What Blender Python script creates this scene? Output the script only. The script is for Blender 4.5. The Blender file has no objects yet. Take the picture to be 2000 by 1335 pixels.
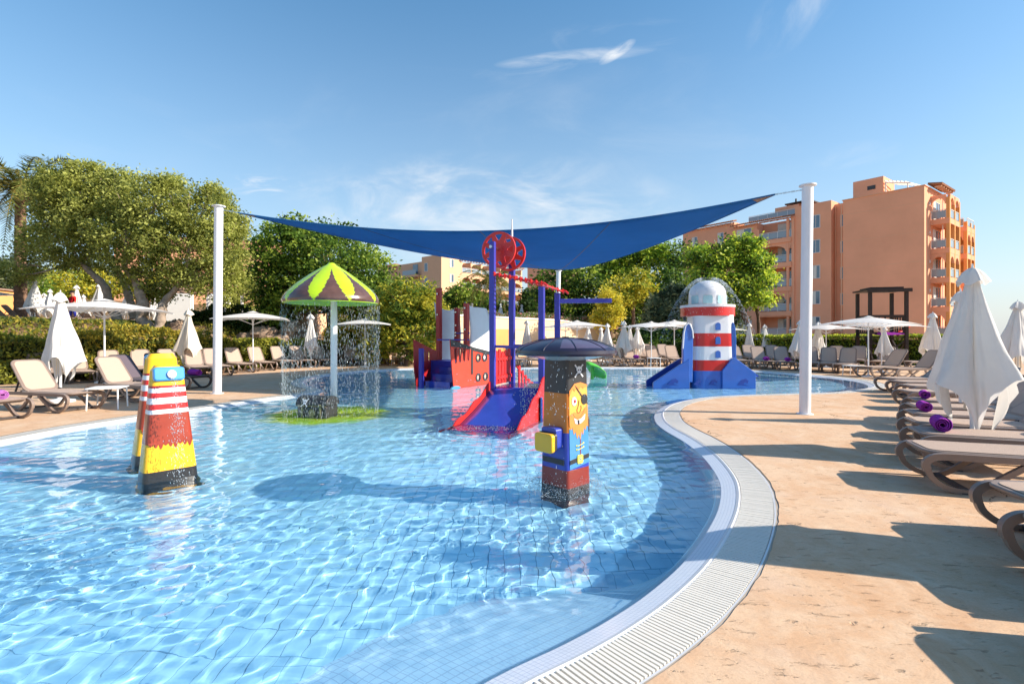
import bpy, math, random
import numpy as np
from mathutils import Vector, Matrix
from mathutils.geometry import tessellate_polygon
S = bpy.context.scene
COL = S.collection
R = math.radians
random.seed(7)

# ------------------------------------------------------------ camera, sky, sun, exposure
HC = 1.5; HOR = 655.0; F = 1000.0
cam = bpy.data.objects.new('camera', bpy.data.cameras.new('camera')); COL.objects.link(cam)
cam.location = (0, 0, HC); cam.rotation_euler = (R(90), 0, 0)
cam.data.lens = 18; cam.data.sensor_width = 36
cam.data.shift_y = -(667.5 - HOR) / 2000.0
cam.data.clip_start = 0.05; cam.data.clip_end = 4000
S.camera = cam
SUN_EL, SUN_AZ = 29.0, 99.0
world = bpy.data.worlds.new('World'); S.world = world; world.use_nodes = True
nt = world.node_tree; N = nt.nodes; Lk = nt.links
sky = N.new('ShaderNodeTexSky'); sky.sky_type = 'NISHITA'; sky.sun_disc = False
sky.sun_elevation = R(SUN_EL); sky.sun_rotation = R(SUN_AZ)
sky.ozone_density = 2.5; sky.dust_density = 0.6; sky.air_density = 1.0; sky.altitude = 50
bg = N['Background']; bg.inputs[1].default_value = 0.15
hs = N.new('ShaderNodeHueSaturation'); hs.inputs['Saturation'].default_value = 1.30; hs.inputs['Value'].default_value = 0.57
hs.inputs['Hue'].default_value = 0.49
Lk.new(sky.outputs[0], hs.inputs['Color'])
tc = N.new('ShaderNodeTexCoord')
def W(kind, **kw):
    n = N.new(kind)
    for k, v in kw.items(): setattr(n, k, v)
    return n
def wmath(op, a, b=None, c=None, clamp=False):
    n = W('ShaderNodeMath', operation=op, use_clamp=clamp)
    for i, x in enumerate((a, b, c)):
        if x is None: continue
        if isinstance(x, (int, float)): n.inputs[i].default_value = x
        else: Lk.new(x, n.inputs[i])
    return n.outputs[0]
sep = W('ShaderNodeSeparateXYZ'); Lk.new(tc.outputs['Generated'], sep.inputs[0])
# pale air close to the horizon all the way round
hz = wmath('POWER', wmath('SUBTRACT', 1.0, wmath('ABSOLUTE', sep.outputs[2]), clamp=True), 2.7)
mixh = W('ShaderNodeMix', data_type='RGBA', blend_type='MIX')
Lk.new(wmath('MULTIPLY', hz, 0.86, clamp=True), mixh.inputs['Factor'])
Lk.new(hs.outputs[0], mixh.inputs[6]); mixh.inputs[7].default_value = (1.82, 1.98, 2.12, 1)
# clouds: banks at real directions, torn by stretched noise
def cloud(v0, stretch, width, height, lo, hi, amount, seed, tilt=0.0):
    """soft cloud patch around direction v0 (tangent-plane ellipse width x height)"""
    v = Vector(v0).normalized(); right = Vector((v.y, -v.x, 0)).normalized(); up = right.cross(v)
    rr = right * math.cos(tilt) + up * math.sin(tilt); uu = up * math.cos(tilt) - right * math.sin(tilt)
    def dot(vec):
        n = W('ShaderNodeVectorMath', operation='DOT_PRODUCT'); Lk.new(tc.outputs['Generated'], n.inputs[0]); n.inputs[1].default_value = vec
        return n.outputs['Value']
    f, a, b = dot(v), dot(rr), dot(uu)
    fa = wmath('DIVIDE', a, wmath('MAXIMUM', f, 0.05)); fb = wmath('DIVIDE', b, wmath('MAXIMUM', f, 0.05))
    ea = wmath('POWER', wmath('DIVIDE', fa, width), 2.0); eb = wmath('POWER', wmath('DIVIDE', fb, height), 2.0)
    m = wmath('SUBTRACT', 1.0, wmath('ADD', ea, eb), clamp=True)
    comb = W('ShaderNodeCombineXYZ')
    Lk.new(wmath('MULTIPLY', fa, stretch[0]), comb.inputs[0]); Lk.new(wmath('MULTIPLY', fb, stretch[1]), comb.inputs[1]); comb.inputs[2].default_value = seed
    nz = W('ShaderNodeTexNoise'); nz.inputs['Scale'].default_value = 1; nz.inputs['Detail'].default_value = 7; nz.inputs['Roughness'].default_value = 0.62; nz.inputs['Distortion'].default_value = 0.6
    Lk.new(comb.outputs[0], nz.inputs['Vector'])
    mr = W('ShaderNodeMapRange'); mr.inputs[1].default_value = lo; mr.inputs[2].default_value = hi; mr.interpolation_type = 'SMOOTHSTEP'
    Lk.new(nz.outputs[0], mr.inputs[0])
    front = wmath('GREATER_THAN', f, 0.1)
    return wmath('MULTIPLY', wmath('MULTIPLY', wmath('MULTIPLY', m, mr.outputs[0]), front), amount, clamp=True)
cl = [cloud((.12, 1, .543), (5, 30), .14, .013, .28, .8, .8, 1.3, .03),
      cloud((.155, 1, .548), (6, 22), .22, .05, .50, .85, .35, 7.7, .04),
      cloud((.205, 1, .553), (16, 50), .035, .010, .25, .7, .8, 17.7, .45),
      cloud((.57, 1, .66), (5, 14), .10, .05, .38, .8, .55, 4.1, .7),
      cloud((-.05, 1, .245), (6, 13), .42, .11, .38, .74, .8, 2.2),
      cloud((-.485, 1, .293), (16, 60), .075, .020, .46, .74, .7, 5.5, .1),
      cloud((.1, 1, .33), (3, 8), .9, .22, .45, .85, .16, 9.0),
      cloud((.66, 1, .35), (8, 20), .07, .022, .4, .7, .25, 3.0),
      cloud((-.3, 1, .33), (3, 9), .6, .14, .5, .85, .14, 12.0)]
tot = cl[0]
for c_ in cl[1:]: tot = wmath('ADD', tot, c_, clamp=True)
mixc = W('ShaderNodeMix', data_type='RGBA', blend_type='MIX')
Lk.new(tot, mixc.inputs['Factor']); Lk.new(mixh.outputs[2], mixc.inputs[6]); mixc.inputs[7].default_value = (2.5, 2.6, 2.7, 1)
Lk.new(mixc.outputs[2], bg.inputs[0])
sun = bpy.data.objects.new('sun', bpy.data.lights.new('sun', 'SUN')); COL.objects.link(sun)
sun.data.energy = 3.3; sun.data.angle = R(.53); sun.data.color = (1.0, .90, .76)
SD = Vector((math.cos(R(SUN_EL)) * math.sin(R(SUN_AZ)), math.cos(R(SUN_EL)) * math.cos(R(SUN_AZ)), math.sin(R(SUN_EL))))
sun.rotation_euler = SD.to_track_quat('Z', 'Y').to_euler(); sun.location = (20, -5, 30)
sun.data.cycles.is_caustics_light = True
S.view_settings.view_transform = 'Standard'; S.view_settings.look = 'None'
S.view_settings.exposure = 1.35; S.view_settings.gamma = 1.0; S.view_settings.use_curve_mapping = False
S.cycles.max_bounces = 10; S.cycles.diffuse_bounces = 4; S.cycles.glossy_bounces = 4; S.cycles.transmission_bounces = 8
S.cycles.transparent_max_bounces = 12
S.cycles.use_denoising = True; S.cycles.sample_clamp_indirect = 6.0

# ------------------------------------------------------------ helpers
def G(px, py, z=0.0):
    d = (HC - z) * F / (py - HOR); return Vector(((px - 1000) * d / F, d, z))
def P(px, py, d):
    return Vector(((px - 1000) * d / F, d, HC - (py - HOR) * d / F))
def link(o, parent=None):
    COL.objects.link(o)
    if parent is not None: o.parent = parent
    return o
def tag(o, label=None, cat=None, group=None, kind=None):
    if label: o['label'] = label
    if cat: o['category'] = cat
    if group: o['group'] = group
    if kind: o['kind'] = kind
    return o
def thing(name, label, cat, loc=(0, 0, 0), rz=0.0, group=None):
    o = bpy.data.objects.new(name, None); COL.objects.link(o)
    o.location = loc; o.rotation_euler = (0, 0, rz); o.empty_display_size = .2
    return tag(o, label, cat, group)
KIDS = {}
def copy_tree(o, parent=None):
    c = o.copy(); COL.objects.link(c); c.parent = parent
    for ch in KIDS.get(o.name, []):
        cc = copy_tree(bpy.data.objects[ch], c)
        KIDS.setdefault(c.name, []).append(cc.name)
    return c
class MB:
    def __init__(s): s.v = []; s.f = []; s.m = []
    def add(s, V, Fc, m=0):
        b = len(s.v); s.v += [tuple(p) for p in V]; s.f += [tuple(b + i for i in f) for f in Fc]
        s.m += [m] * len(Fc) if isinstance(m, int) else list(m); return s
    def box(s, c, sz, rz=0.0, m=0, rot=None):
        hx, hy, hz = sz[0] / 2, sz[1] / 2, sz[2] / 2
        M = rot if rot is not None else Matrix.Rotation(rz, 3, 'Z')
        V = [Vector(c) + M @ Vector((a * hx, b * hy, d * hz)) for d in (-1, 1) for a, b in ((-1, -1), (1, -1), (1, 1), (-1, 1))]
        return s.add(V, [(3, 2, 1, 0), (4, 5, 6, 7), (0, 1, 5, 4), (1, 2, 6, 5), (2, 3, 7, 6), (3, 0, 4, 7)], m)
    def bar(s, p, q, w, h=None, m=0, up=(0, 0, 1)):
        p, q = Vector(p), Vector(q); h = h or w; d = (q - p).normalized(); u = Vector(up)
        if abs(d.dot(u)) > .98: u = Vector((1, 0, 0))
        x = d.cross(u).normalized(); y = x.cross(d)
        V = [e + x * a * w / 2 + y * b * h / 2 for e in (p, q) for a, b in ((-1, -1), (1, -1), (1, 1), (-1, 1))]
        return s.add(V, [(0, 1, 2, 3), (7, 6, 5, 4), (4, 5, 1, 0), (5, 6, 2, 1), (6, 7, 3, 2), (7, 4, 0, 3)], m)
    def tube(s, pts, r, n=10, m=0, cap=True):
        pts = [Vector(p) for p in pts]; rs = r if isinstance(r, (list, tuple)) else [r] * len(pts)
        V = []; Fc = []; px = None
        for i, p in enumerate(pts):
            d = (pts[min(i + 1, len(pts) - 1)] - pts[max(i - 1, 0)]).normalized()
            if px is None:
                px = d.cross(Vector((0, 0, 1)) if abs(d.z) < .9 else Vector((1, 0, 0))).normalized()
            else: px = (px - d * px.dot(d)).normalized()
            py = d.cross(px)
            for k in range(n):
                a = 2 * math.pi * k / n; V.append(p + (px * math.cos(a) + py * math.sin(a)) * rs[i])
        for i in range(len(pts) - 1):
            for k in range(n):
                k2 = (k + 1) % n; Fc.append((i * n + k, i * n + k2, (i + 1) * n + k2, (i + 1) * n + k))
        if cap: Fc.append(tuple(range(n - 1, -1, -1))); Fc.append(tuple((len(pts) - 1) * n + k for k in range(n)))
        return s.add(V, Fc, m)
    def lathe(s, prof, n=24, m=0, c=(0, 0, 0), a0=0.0, a1=2 * math.pi, mf=None):
        full = abs(a1 - a0 - 2 * math.pi) < 1e-6; cols = n if full else n + 1
        V = []; Fc = []; ms = []
        for (r, z) in prof:
            for k in range(cols):
                a = a0 + (a1 - a0) * k / n; V.append((c[0] + r * math.cos(a), c[1] + r * math.sin(a), c[2] + z))
        for i in range(len(prof) - 1):
            for k in range(n):
                k2 = (k + 1) % cols if full else k + 1
                Fc.append((i * cols + k, i * cols + k2, (i + 1) * cols + k2, (i + 1) * cols + k))
                ms.append(mf(i, k) if mf else (m[i] if isinstance(m, (list, tuple)) else m))
        return s.add(V, Fc, ms)
    def prism(s, poly, o, ux, uy, h, m=0, mside=None):
        o, ux, uy = Vector(o), Vector(ux), Vector(uy); nn = ux.cross(uy).normalized() * h
        n = len(poly); V = [o + ux * a + uy * b for a, b in poly]; V += [p + nn for p in V]
        Fc = [tuple(range(n - 1, -1, -1)), tuple(range(n, 2 * n))] + [(i, (i + 1) % n, n + (i + 1) % n, n + i) for i in range(n)]
        return s.add(V, Fc, [m, m] + [m if mside is None else mside] * n)
    def band(s, path, t, y0, y1, m=0):
        """rectangular section following a path in the xz plane"""
        n = len(path); V = []
        for i in range(n):
            a = Vector((path[max(i - 1, 0)][0], path[max(i - 1, 0)][1])); b = Vector((path[min(i + 1, n - 1)][0], path[min(i + 1, n - 1)][1]))
            d = (b - a).normalized(); nx, nz = -d.y * t / 2, d.x * t / 2; x, z = path[i][:2]
            V += [(x + nx, y0, z + nz), (x - nx, y0, z - nz), (x - nx, y1, z - nz), (x + nx, y1, z + nz)]
        Fc = [(0, 1, 2, 3), (4 * n - 1, 4 * n - 2, 4 * n - 3, 4 * n - 4)]
        for i in range(n - 1):
            for k in range(4):
                k2 = (k + 1) % 4; Fc.append((4 * i + k, 4 * i + 4 + k, 4 * i + 4 + k2, 4 * i + k2))
        return s.add(V, Fc, m)
    def mesh(s, name, mats, smooth=None):
        me = bpy.data.meshes.new(name); me.from_pydata(s.v, [], s.f)
        for q in (mats if isinstance(mats, (list, tuple)) else [mats]): me.materials.append(q)
        me.polygons.foreach_set('material_index', s.m)
        if smooth is not None:
            me.polygons.foreach_set('use_smooth', [True] * len(s.f)); me.set_sharp_from_angle(angle=R(smooth))
        me.update(); return me
    def build(s, name, mats, parent=None, smooth=None, bevel=0.0, label=None):
        o = bpy.data.objects.new(name, s.mesh(name, mats, smooth)); link(o, parent)
        if parent is not None: KIDS.setdefault(parent.name, []).append(o.name)
        if bevel:
            b = o.modifiers.new('bevel', 'BEVEL'); b.width = bevel; b.segments = 2; b.limit_method = 'ANGLE'; b.angle_limit = R(40)
        if label: o['label'] = label
        return o
def rrect(x0, x1, y0, y1, r, n=4):
    pts = []
    for cx, cy, a in ((x1 - r, y1 - r, 0), (x0 + r, y1 - r, 90), (x0 + r, y0 + r, 180), (x1 - r, y0 + r, 270)):
        for k in range(n + 1):
            t = R(a + 90 * k / n); pts.append((cx + r * math.cos(t), cy + r * math.sin(t)))
    return pts
def arc(cx, cy, r, a0, a1, n, ry=None):
    return [(cx + r * math.cos(R(a0 + (a1 - a0) * k / n)), cy + (ry or r) * math.sin(R(a0 + (a1 - a0) * k / n))) for k in range(n + 1)]
def npmesh(name, V, Fq, mats, mi=None, smooth=False, parent=None):
    """V (n,3), Fq (m,k) numpy arrays -> object"""
    me = bpy.data.meshes.new(name); nv, nf, k = len(V), len(Fq), Fq.shape[1]
    me.vertices.add(nv); me.vertices.foreach_set('co', np.ascontiguousarray(V, dtype=np.float32).ravel())
    me.loops.add(nf * k); me.loops.foreach_set('vertex_index', np.ascontiguousarray(Fq, dtype=np.int32).ravel())
    me.polygons.add(nf); me.polygons.foreach_set('loop_start', np.arange(0, nf * k, k, dtype=np.int32))
    for q in (mats if isinstance(mats, (list, tuple)) else [mats]): me.materials.append(q)
    if mi is not None: me.polygons.foreach_set('material_index', np.ascontiguousarray(mi, dtype=np.int32))
    me.polygons.foreach_set('use_smooth', np.full(nf, bool(smooth)))
    me.update(calc_edges=True); me.validate()
    o = bpy.data.objects.new(name, me); link(o, parent)
    if parent is not None: KIDS.setdefault(parent.name, []).append(o.name)
    return o

# ------------------------------------------------------------ materials
def mat(name, col, rough=.5, spec=.5, var=0.0, vscale=4.0, bump=0.0, bscale=40.0, metal=0.0, trans=0.0, coat=0.0, col2=None, obj=True):
    m = bpy.data.materials.new(name); m.use_nodes = True; n = m.node_tree.nodes; l = m.node_tree.links
    b = n['Principled BSDF']; b.inputs['Base Color'].default_value = (*col, 1); b.inputs['Roughness'].default_value = rough
    b.inputs['Specular IOR Level'].default_value = spec; b.inputs['Metallic'].default_value = metal
    b.inputs['Coat Weight'].default_value = coat
    c = n.new('ShaderNodeTexCoord')
    if var or col2:
        z = n.new('ShaderNodeTexNoise'); z.inputs['Scale'].default_value = vscale; z.inputs['Detail'].default_value = 5; z.inputs['Roughness'].default_value = .6
        l.new(c.outputs['Object'], z.inputs['Vector'])
        mr = n.new('ShaderNodeMapRange'); mr.inputs[1].default_value = .3; mr.inputs[2].default_value = .7; l.new(z.outputs[0], mr.inputs[0])
        mx = n.new('ShaderNodeMix'); mx.data_type = 'RGBA'; l.new(mr.outputs[0], mx.inputs['Factor'])
        c2 = col2 or tuple(min(1, q * (1 + var)) for q in col); c1 = col if col2 else tuple(q * (1 - var) for q in col)
        mx.inputs[6].default_value = (*c1, 1); mx.inputs[7].default_value = (*c2, 1); l.new(mx.outputs[2], b.inputs['Base Color'])
    if bump:
        z2 = n.new('ShaderNodeTexNoise'); z2.inputs['Scale'].default_value = bscale; z2.inputs['Detail'].default_value = 4
        l.new(c.outputs['Object'], z2.inputs['Vector'])
        bp = n.new('ShaderNodeBump'); bp.inputs['Strength'].default_value = bump; bp.inputs['Distance'].default_value = .02; l.new(z2.outputs[0], bp.inputs['Height']); l.new(bp.outputs[0], b.inputs['Normal'])
    if trans:
        t = n.new('ShaderNodeBsdfTranslucent'); t.inputs[0].default_value = (*col, 1); x = n.new('ShaderNodeMixShader'); x.inputs[0].default_value = trans
        l.new(b.outputs[0], x.inputs[1]); l.new(t.outputs[0], x.inputs[2]); l.new(x.outputs[0], n['Material Output'].inputs[0])
    return m
M = {}
M['white'] = mat('white_powder_coat', (.80, .80, .80), .35, var=.03)
M['pole'] = mat('white_pole_paint', (.80, .80, .82), .4, var=.04, vscale=2)
M['canvas'] = mat('white_canvas', (.80, .78, .75), .9, .1, var=.06, vscale=3, bump=.5, bscale=9, trans=.30)
M['cream'] = mat('cream_canvas', (.80, .72, .60), .9, .1, var=.04, vscale=3, bump=.25, bscale=25, trans=.25)
M['sling'] = mat('taupe_sling', (.46, .345, .275), .75, .25, var=.05, vscale=60, bump=.2, bscale=300)
M['frame'] = mat('taupe_resin', (.23, .17, .14), .38, .5, var=.06)
M['frame_dark'] = mat('dark_resin', (.06, .05, .05), .5)
M['sling_dark'] = mat('dark_sling', (.12, .095, .115), .75, .25, var=.06, vscale=60)
M['towel'] = mat('purple_towel', (.38, .05, .42), .95, .1, var=.2, vscale=30, bump=.8, bscale=160)
M['towel_pink'] = mat('lilac_towel', (.62, .22, .62), .95, .1, var=.15, vscale=30, bump=.8, bscale=160)
M['blue'] = mat('blue_plastic', (.045, .05, .36), .32, .5, var=.06)
M['blue_slide'] = mat('blue_fibreglass', (.035, .065, .40), .25, .5, var=.08, coat=.4)
M['red'] = mat('red_plastic', (.66, .03, .025), .32, .5, var=.05)
M['red_dark'] = mat('dark_red_paint', (.42, .018, .02), .35, .5, var=.05)
M['orange_red'] = mat('orange_red_panel', (.74, .06, .03), .38, .5, var=.06)
M['black'] = mat('black_panel', (.035, .035, .038), .4, .5, var=.1)
M['steel'] = mat('stainless_steel', (.6, .6, .6), .25, metal=1)
M['panel_white'] = mat('white_panel', (.76, .78, .80), .5, .3, var=.03)
M['sail_blue'] = mat('blue_shade_cloth', (.045, .22, .50), .85, .15, var=.16, vscale=.5, bump=.35, bscale=5, trans=.45)
M['lime'] = mat('lime_fibreglass', (.52, .78, .02), .25, .5, coat=.4, var=.1, vscale=3, trans=.12)
M['brown_gloss'] = mat('brown_fibreglass', (.115, .06, .045), .22, .5, coat=.5, var=.25, vscale=6)
M['lh_white'] = mat('white_fibreglass', (.80, .80, .82), .28, .5, coat=.3, var=.02)
M['lh_red'] = mat('red_fibreglass', (.66, .02, .02), .28, .5, coat=.3, var=.05)
M['lh_blue'] = mat('mid_blue_fibreglass', (.035, .14, .50), .28, .5, coat=.3, var=.06)
M['lh_blue2'] = mat('deep_blue_fibreglass', (.02, .06, .32), .28, .5, coat=.3)
M['teal_glass'] = mat('pale_teal_window', (.42, .66, .70), .1, .5)
M['terracotta'] = mat('terracotta_render', (.84, .41, .25), .92, .1, var=.09, vscale=.22, bump=.3, bscale=12)
M['terracotta_light'] = mat('light_terracotta_render', (.76, .46, .29), .92, .1, var=.05, vscale=.3, bump=.3, bscale=12)
M['orange_wall'] = mat('orange_render', (.74, .36, .13), .9, .1, var=.06, vscale=.5)
M['peach'] = mat('peach_render', (.68, .52, .35), .9, .1, var=.04, vscale=.5)
M['white_wall'] = mat('white_render', (.8, .78, .74), .9, .1, var=.03)
M['roof_tile'] = mat('clay_roof_tile', (.34, .16, .09), .9, .1, var=.3, vscale=6)
M['win_frame'] = mat('window_frame', (.72, .72, .70), .5)
M['glass'] = mat('window_glass', (.10, .16, .22), .06, .9)
M['curtain'] = mat('net_curtain', (.72, .70, .62), .9, .1, var=.12, vscale=6)
M['rail_glass'] = mat('railing_glass', (.27, .33, .38), .10, .6)
M['wood'] = mat('warm_timber', (.48, .24, .08), .7, .3, var=.2, vscale=8)
M['wood_dark'] = mat('dark_stained_timber', (.045, .028, .022), .6, .3, var=.25, vscale=8)
M['timber'] = mat('weathered_timber', (.30, .20, .15), .85, .2, var=.25, vscale=5)
M['rock'] = mat('rough_rock', (.36, .25, .18), .95, .1, var=.35, vscale=3, bump=1, bscale=8)
M['bark'] = mat('olive_bark', (.36, .28, .22), .95, .1, var=.4, vscale=5, bump=1, bscale=14)
M['bark_dark'] = mat('dark_bark', (.14, .09, .065), .95, .1, var=.35, vscale=5, bump=1, bscale=14)
M['palm_bark'] = mat('palm_bark', (.20, .12, .08), .95, .1, var=.4, vscale=7, bump=1, bscale=10)
M['skin'] = mat('skin', (.45, .25, .16), .6)
M['hair'] = mat('dark_hair', (.03, .02, .015), .8)
M['drop'] = mat('falling_water', (.62, .70, .76), .08, .9, trans=.4)
def leaf(name, c, tr=.5):
    return mat(name, tuple(q * 1.12 for q in c), .55, .3, var=.28, vscale=1.2, trans=tr)
L_ol = [leaf('olive_leaf', (.31, .33, .07)), leaf('olive_leaf_pale', (.50, .52, .14)), leaf('olive_leaf_dark', (.10, .13, .03))]
L_dk = [leaf('carob_leaf', (.13, .22, .03)), leaf('carob_leaf_bright', (.34, .43, .06)), leaf('carob_leaf_dark', (.035, .08, .018))]
L_ye = [leaf('yellow_green_leaf', (.38, .38, .045)), leaf('yellow_leaf', (.58, .50, .05)), leaf('mid_green_leaf', (.13, .20, .03))]
L_pi = [leaf('pine_needle', (.20, .33, .035)), leaf('pine_needle_bright', (.50, .58, .06)), leaf('pine_needle_dark', (.05, .10, .02))]
L_he = [leaf('hedge_leaf', (.22, .23, .035)), leaf('hedge_leaf_gold', (.48, .38, .05)), leaf('hedge_leaf_dark', (.08, .11, .025))]
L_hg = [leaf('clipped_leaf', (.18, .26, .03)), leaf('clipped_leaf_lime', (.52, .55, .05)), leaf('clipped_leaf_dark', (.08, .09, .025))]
L_gr = [leaf('grey_green_leaf', (.10, .14, .07)), leaf('grey_green_pale', (.25, .28, .14)), leaf('grey_green_dark', (.035, .055, .03))]
L_pa = [leaf('palm_leaf', (.14, .16, .03)), leaf('palm_leaf_dry', (.30, .24, .06)), leaf('palm_leaf_dark', (.05, .07, .02))]
L_fl = [leaf('flower_leaf', (.13, .17, .03)), leaf('pink_petal', (.60, .20, .22)), leaf('white_petal', (.6, .55, .45))]
# ------------------------------------------------------------ pool outline (outer edge of the overflow channel), metres
raw = [(.12, 1.88), (.54, 2.2), (.83, 2.44), (1.156, 2.76), (1.548, 3.23), (1.98, 3.88), (2.32, 4.5), (2.61, 5.2), (2.80, 5.95), (2.92, 6.7), (2.97, 7.5), (2.96, 8.4),
       (3.05, 9.2), (3.35, 10.2), (3.95, 11.3), (4.9, 12.25), (6.1, 12.75), (7.2, 13.0), (8.5, 13.3), (9.75, 14.0), (10.9, 14.9), (11.7, 16.2),
       (12.1, 17.6), (12.0, 19.0), (11.5, 20.5), (10.7, 22.2), (9.4, 23.6), (7.3, 24.4), (4.9, 24.7), (2.4, 24.6), (0, 24.4), (-2.3, 24.2), (-4.4, 23.9), (-5.6, 23.3),
       (-6.7, 22.2), (-7.4, 20.5), (-7.55, 18.6), (-7.25, 16.9), (-6.55, 15.4), (-5.85, 14.5), (-5.62, 13.85), (-5.75, 13.2), (-6.15, 12.4), (-6.5, 11.5), (-6.8, 10.6),
       (-7.2, 9.6), (-7.5, 8.6), (-7.62, 7.6), (-7.6, 6.2), (-7.3, 4.4), (-6.4, 2.7), (-5.0, 1.5), (-3.3, .9), (-1.6, .9), (-.4, 1.3)]
def catmull(pts, per=.09):
    out = []; n = len(pts); P_ = [Vector((a, b)) for a, b in pts]
    for i in range(n):
        p0, p1, p2, p3 = P_[i - 1], P_[i], P_[(i + 1) % n], P_[(i + 2) % n]
        k = max(2, int((p2 - p1).length / per))
        for j in range(k):
            t = j / k
            out.append(.5 * ((2 * p1) + (p2 - p0) * t + (2 * p0 - 5 * p1 + 4 * p2 - p3) * t * t + (3 * p1 - p0 - 3 * p2 + p3) * t ** 3))
    return out
OUT = catmull(raw)
OUTN = np.array([[p.x, p.y] for p in OUT]); NP = len(OUT)
T_ = np.roll(OUTN, -1, 0) - np.roll(OUTN, 1, 0); T_ /= np.linalg.norm(T_, axis=1)[:, None]
NIN = np.stack([-T_[:, 1], T_[:, 0]], 1)         # outline runs counter-clockwise: inward is to the left
for _ in range(6):
    NIN = (np.roll(NIN, 1, 0) + NIN + np.roll(NIN, -1, 0)); NIN /= np.linalg.norm(NIN, axis=1)[:, None]
ARC = np.concatenate([[0], np.cumsum(np.linalg.norm(np.roll(OUTN, -1, 0) - OUTN, axis=1))])
def off(t): return OUTN + NIN * t
def ring(name, ts, zs, mt, parent=None, smooth=True, caus=True):
    V = np.concatenate([np.c_[off(t) if np.isscalar(t) else OUTN + NIN * t[:, None], np.full(NP, z) if np.isscalar(z) else z] for t, z in zip(ts, zs)])
    Q = []
    idx = np.arange(NP); nx = (idx + 1) % NP
    for i in range(len(ts) - 1):
        Q.append(np.c_[i * NP + idx, i * NP + nx, (i + 1) * NP + nx, (i + 1) * NP + idx])
    o = npmesh(name, V, np.concatenate(Q), mt, smooth=smooth, parent=parent)
    uv = o.data.uv_layers.new(name='along'); co = []
    tl = [0 if np.isscalar(t) and t == 0 else t for t in ts]
    acc = [0.0]
    for i in range(1, len(ts)):
        dt = float(np.mean(ts[i])) - float(np.mean(ts[i - 1])); dz = float(np.mean(zs[i])) - float(np.mean(zs[i - 1])); acc.append(acc[-1] + math.hypot(dt, dz))
    for i in range(len(ts) - 1):
        A = np.stack([np.c_[ARC[:-1], np.full(NP, acc[i])], np.c_[ARC[1:], np.full(NP, acc[i])], np.c_[ARC[1:], np.full(NP, acc[i + 1])], np.c_[ARC[:-1], np.full(NP, acc[i + 1])]], 1)
        co.append(A.reshape(-1, 2))
    uv.data.foreach_set('uv', np.concatenate(co).astype(np.float32).ravel())
    o.cycles.is_caustics_receiver = caus
    return o
ZW, ZF = -.05, -.43
def nodes(m): return m.node_tree.nodes, m.node_tree.links
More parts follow.
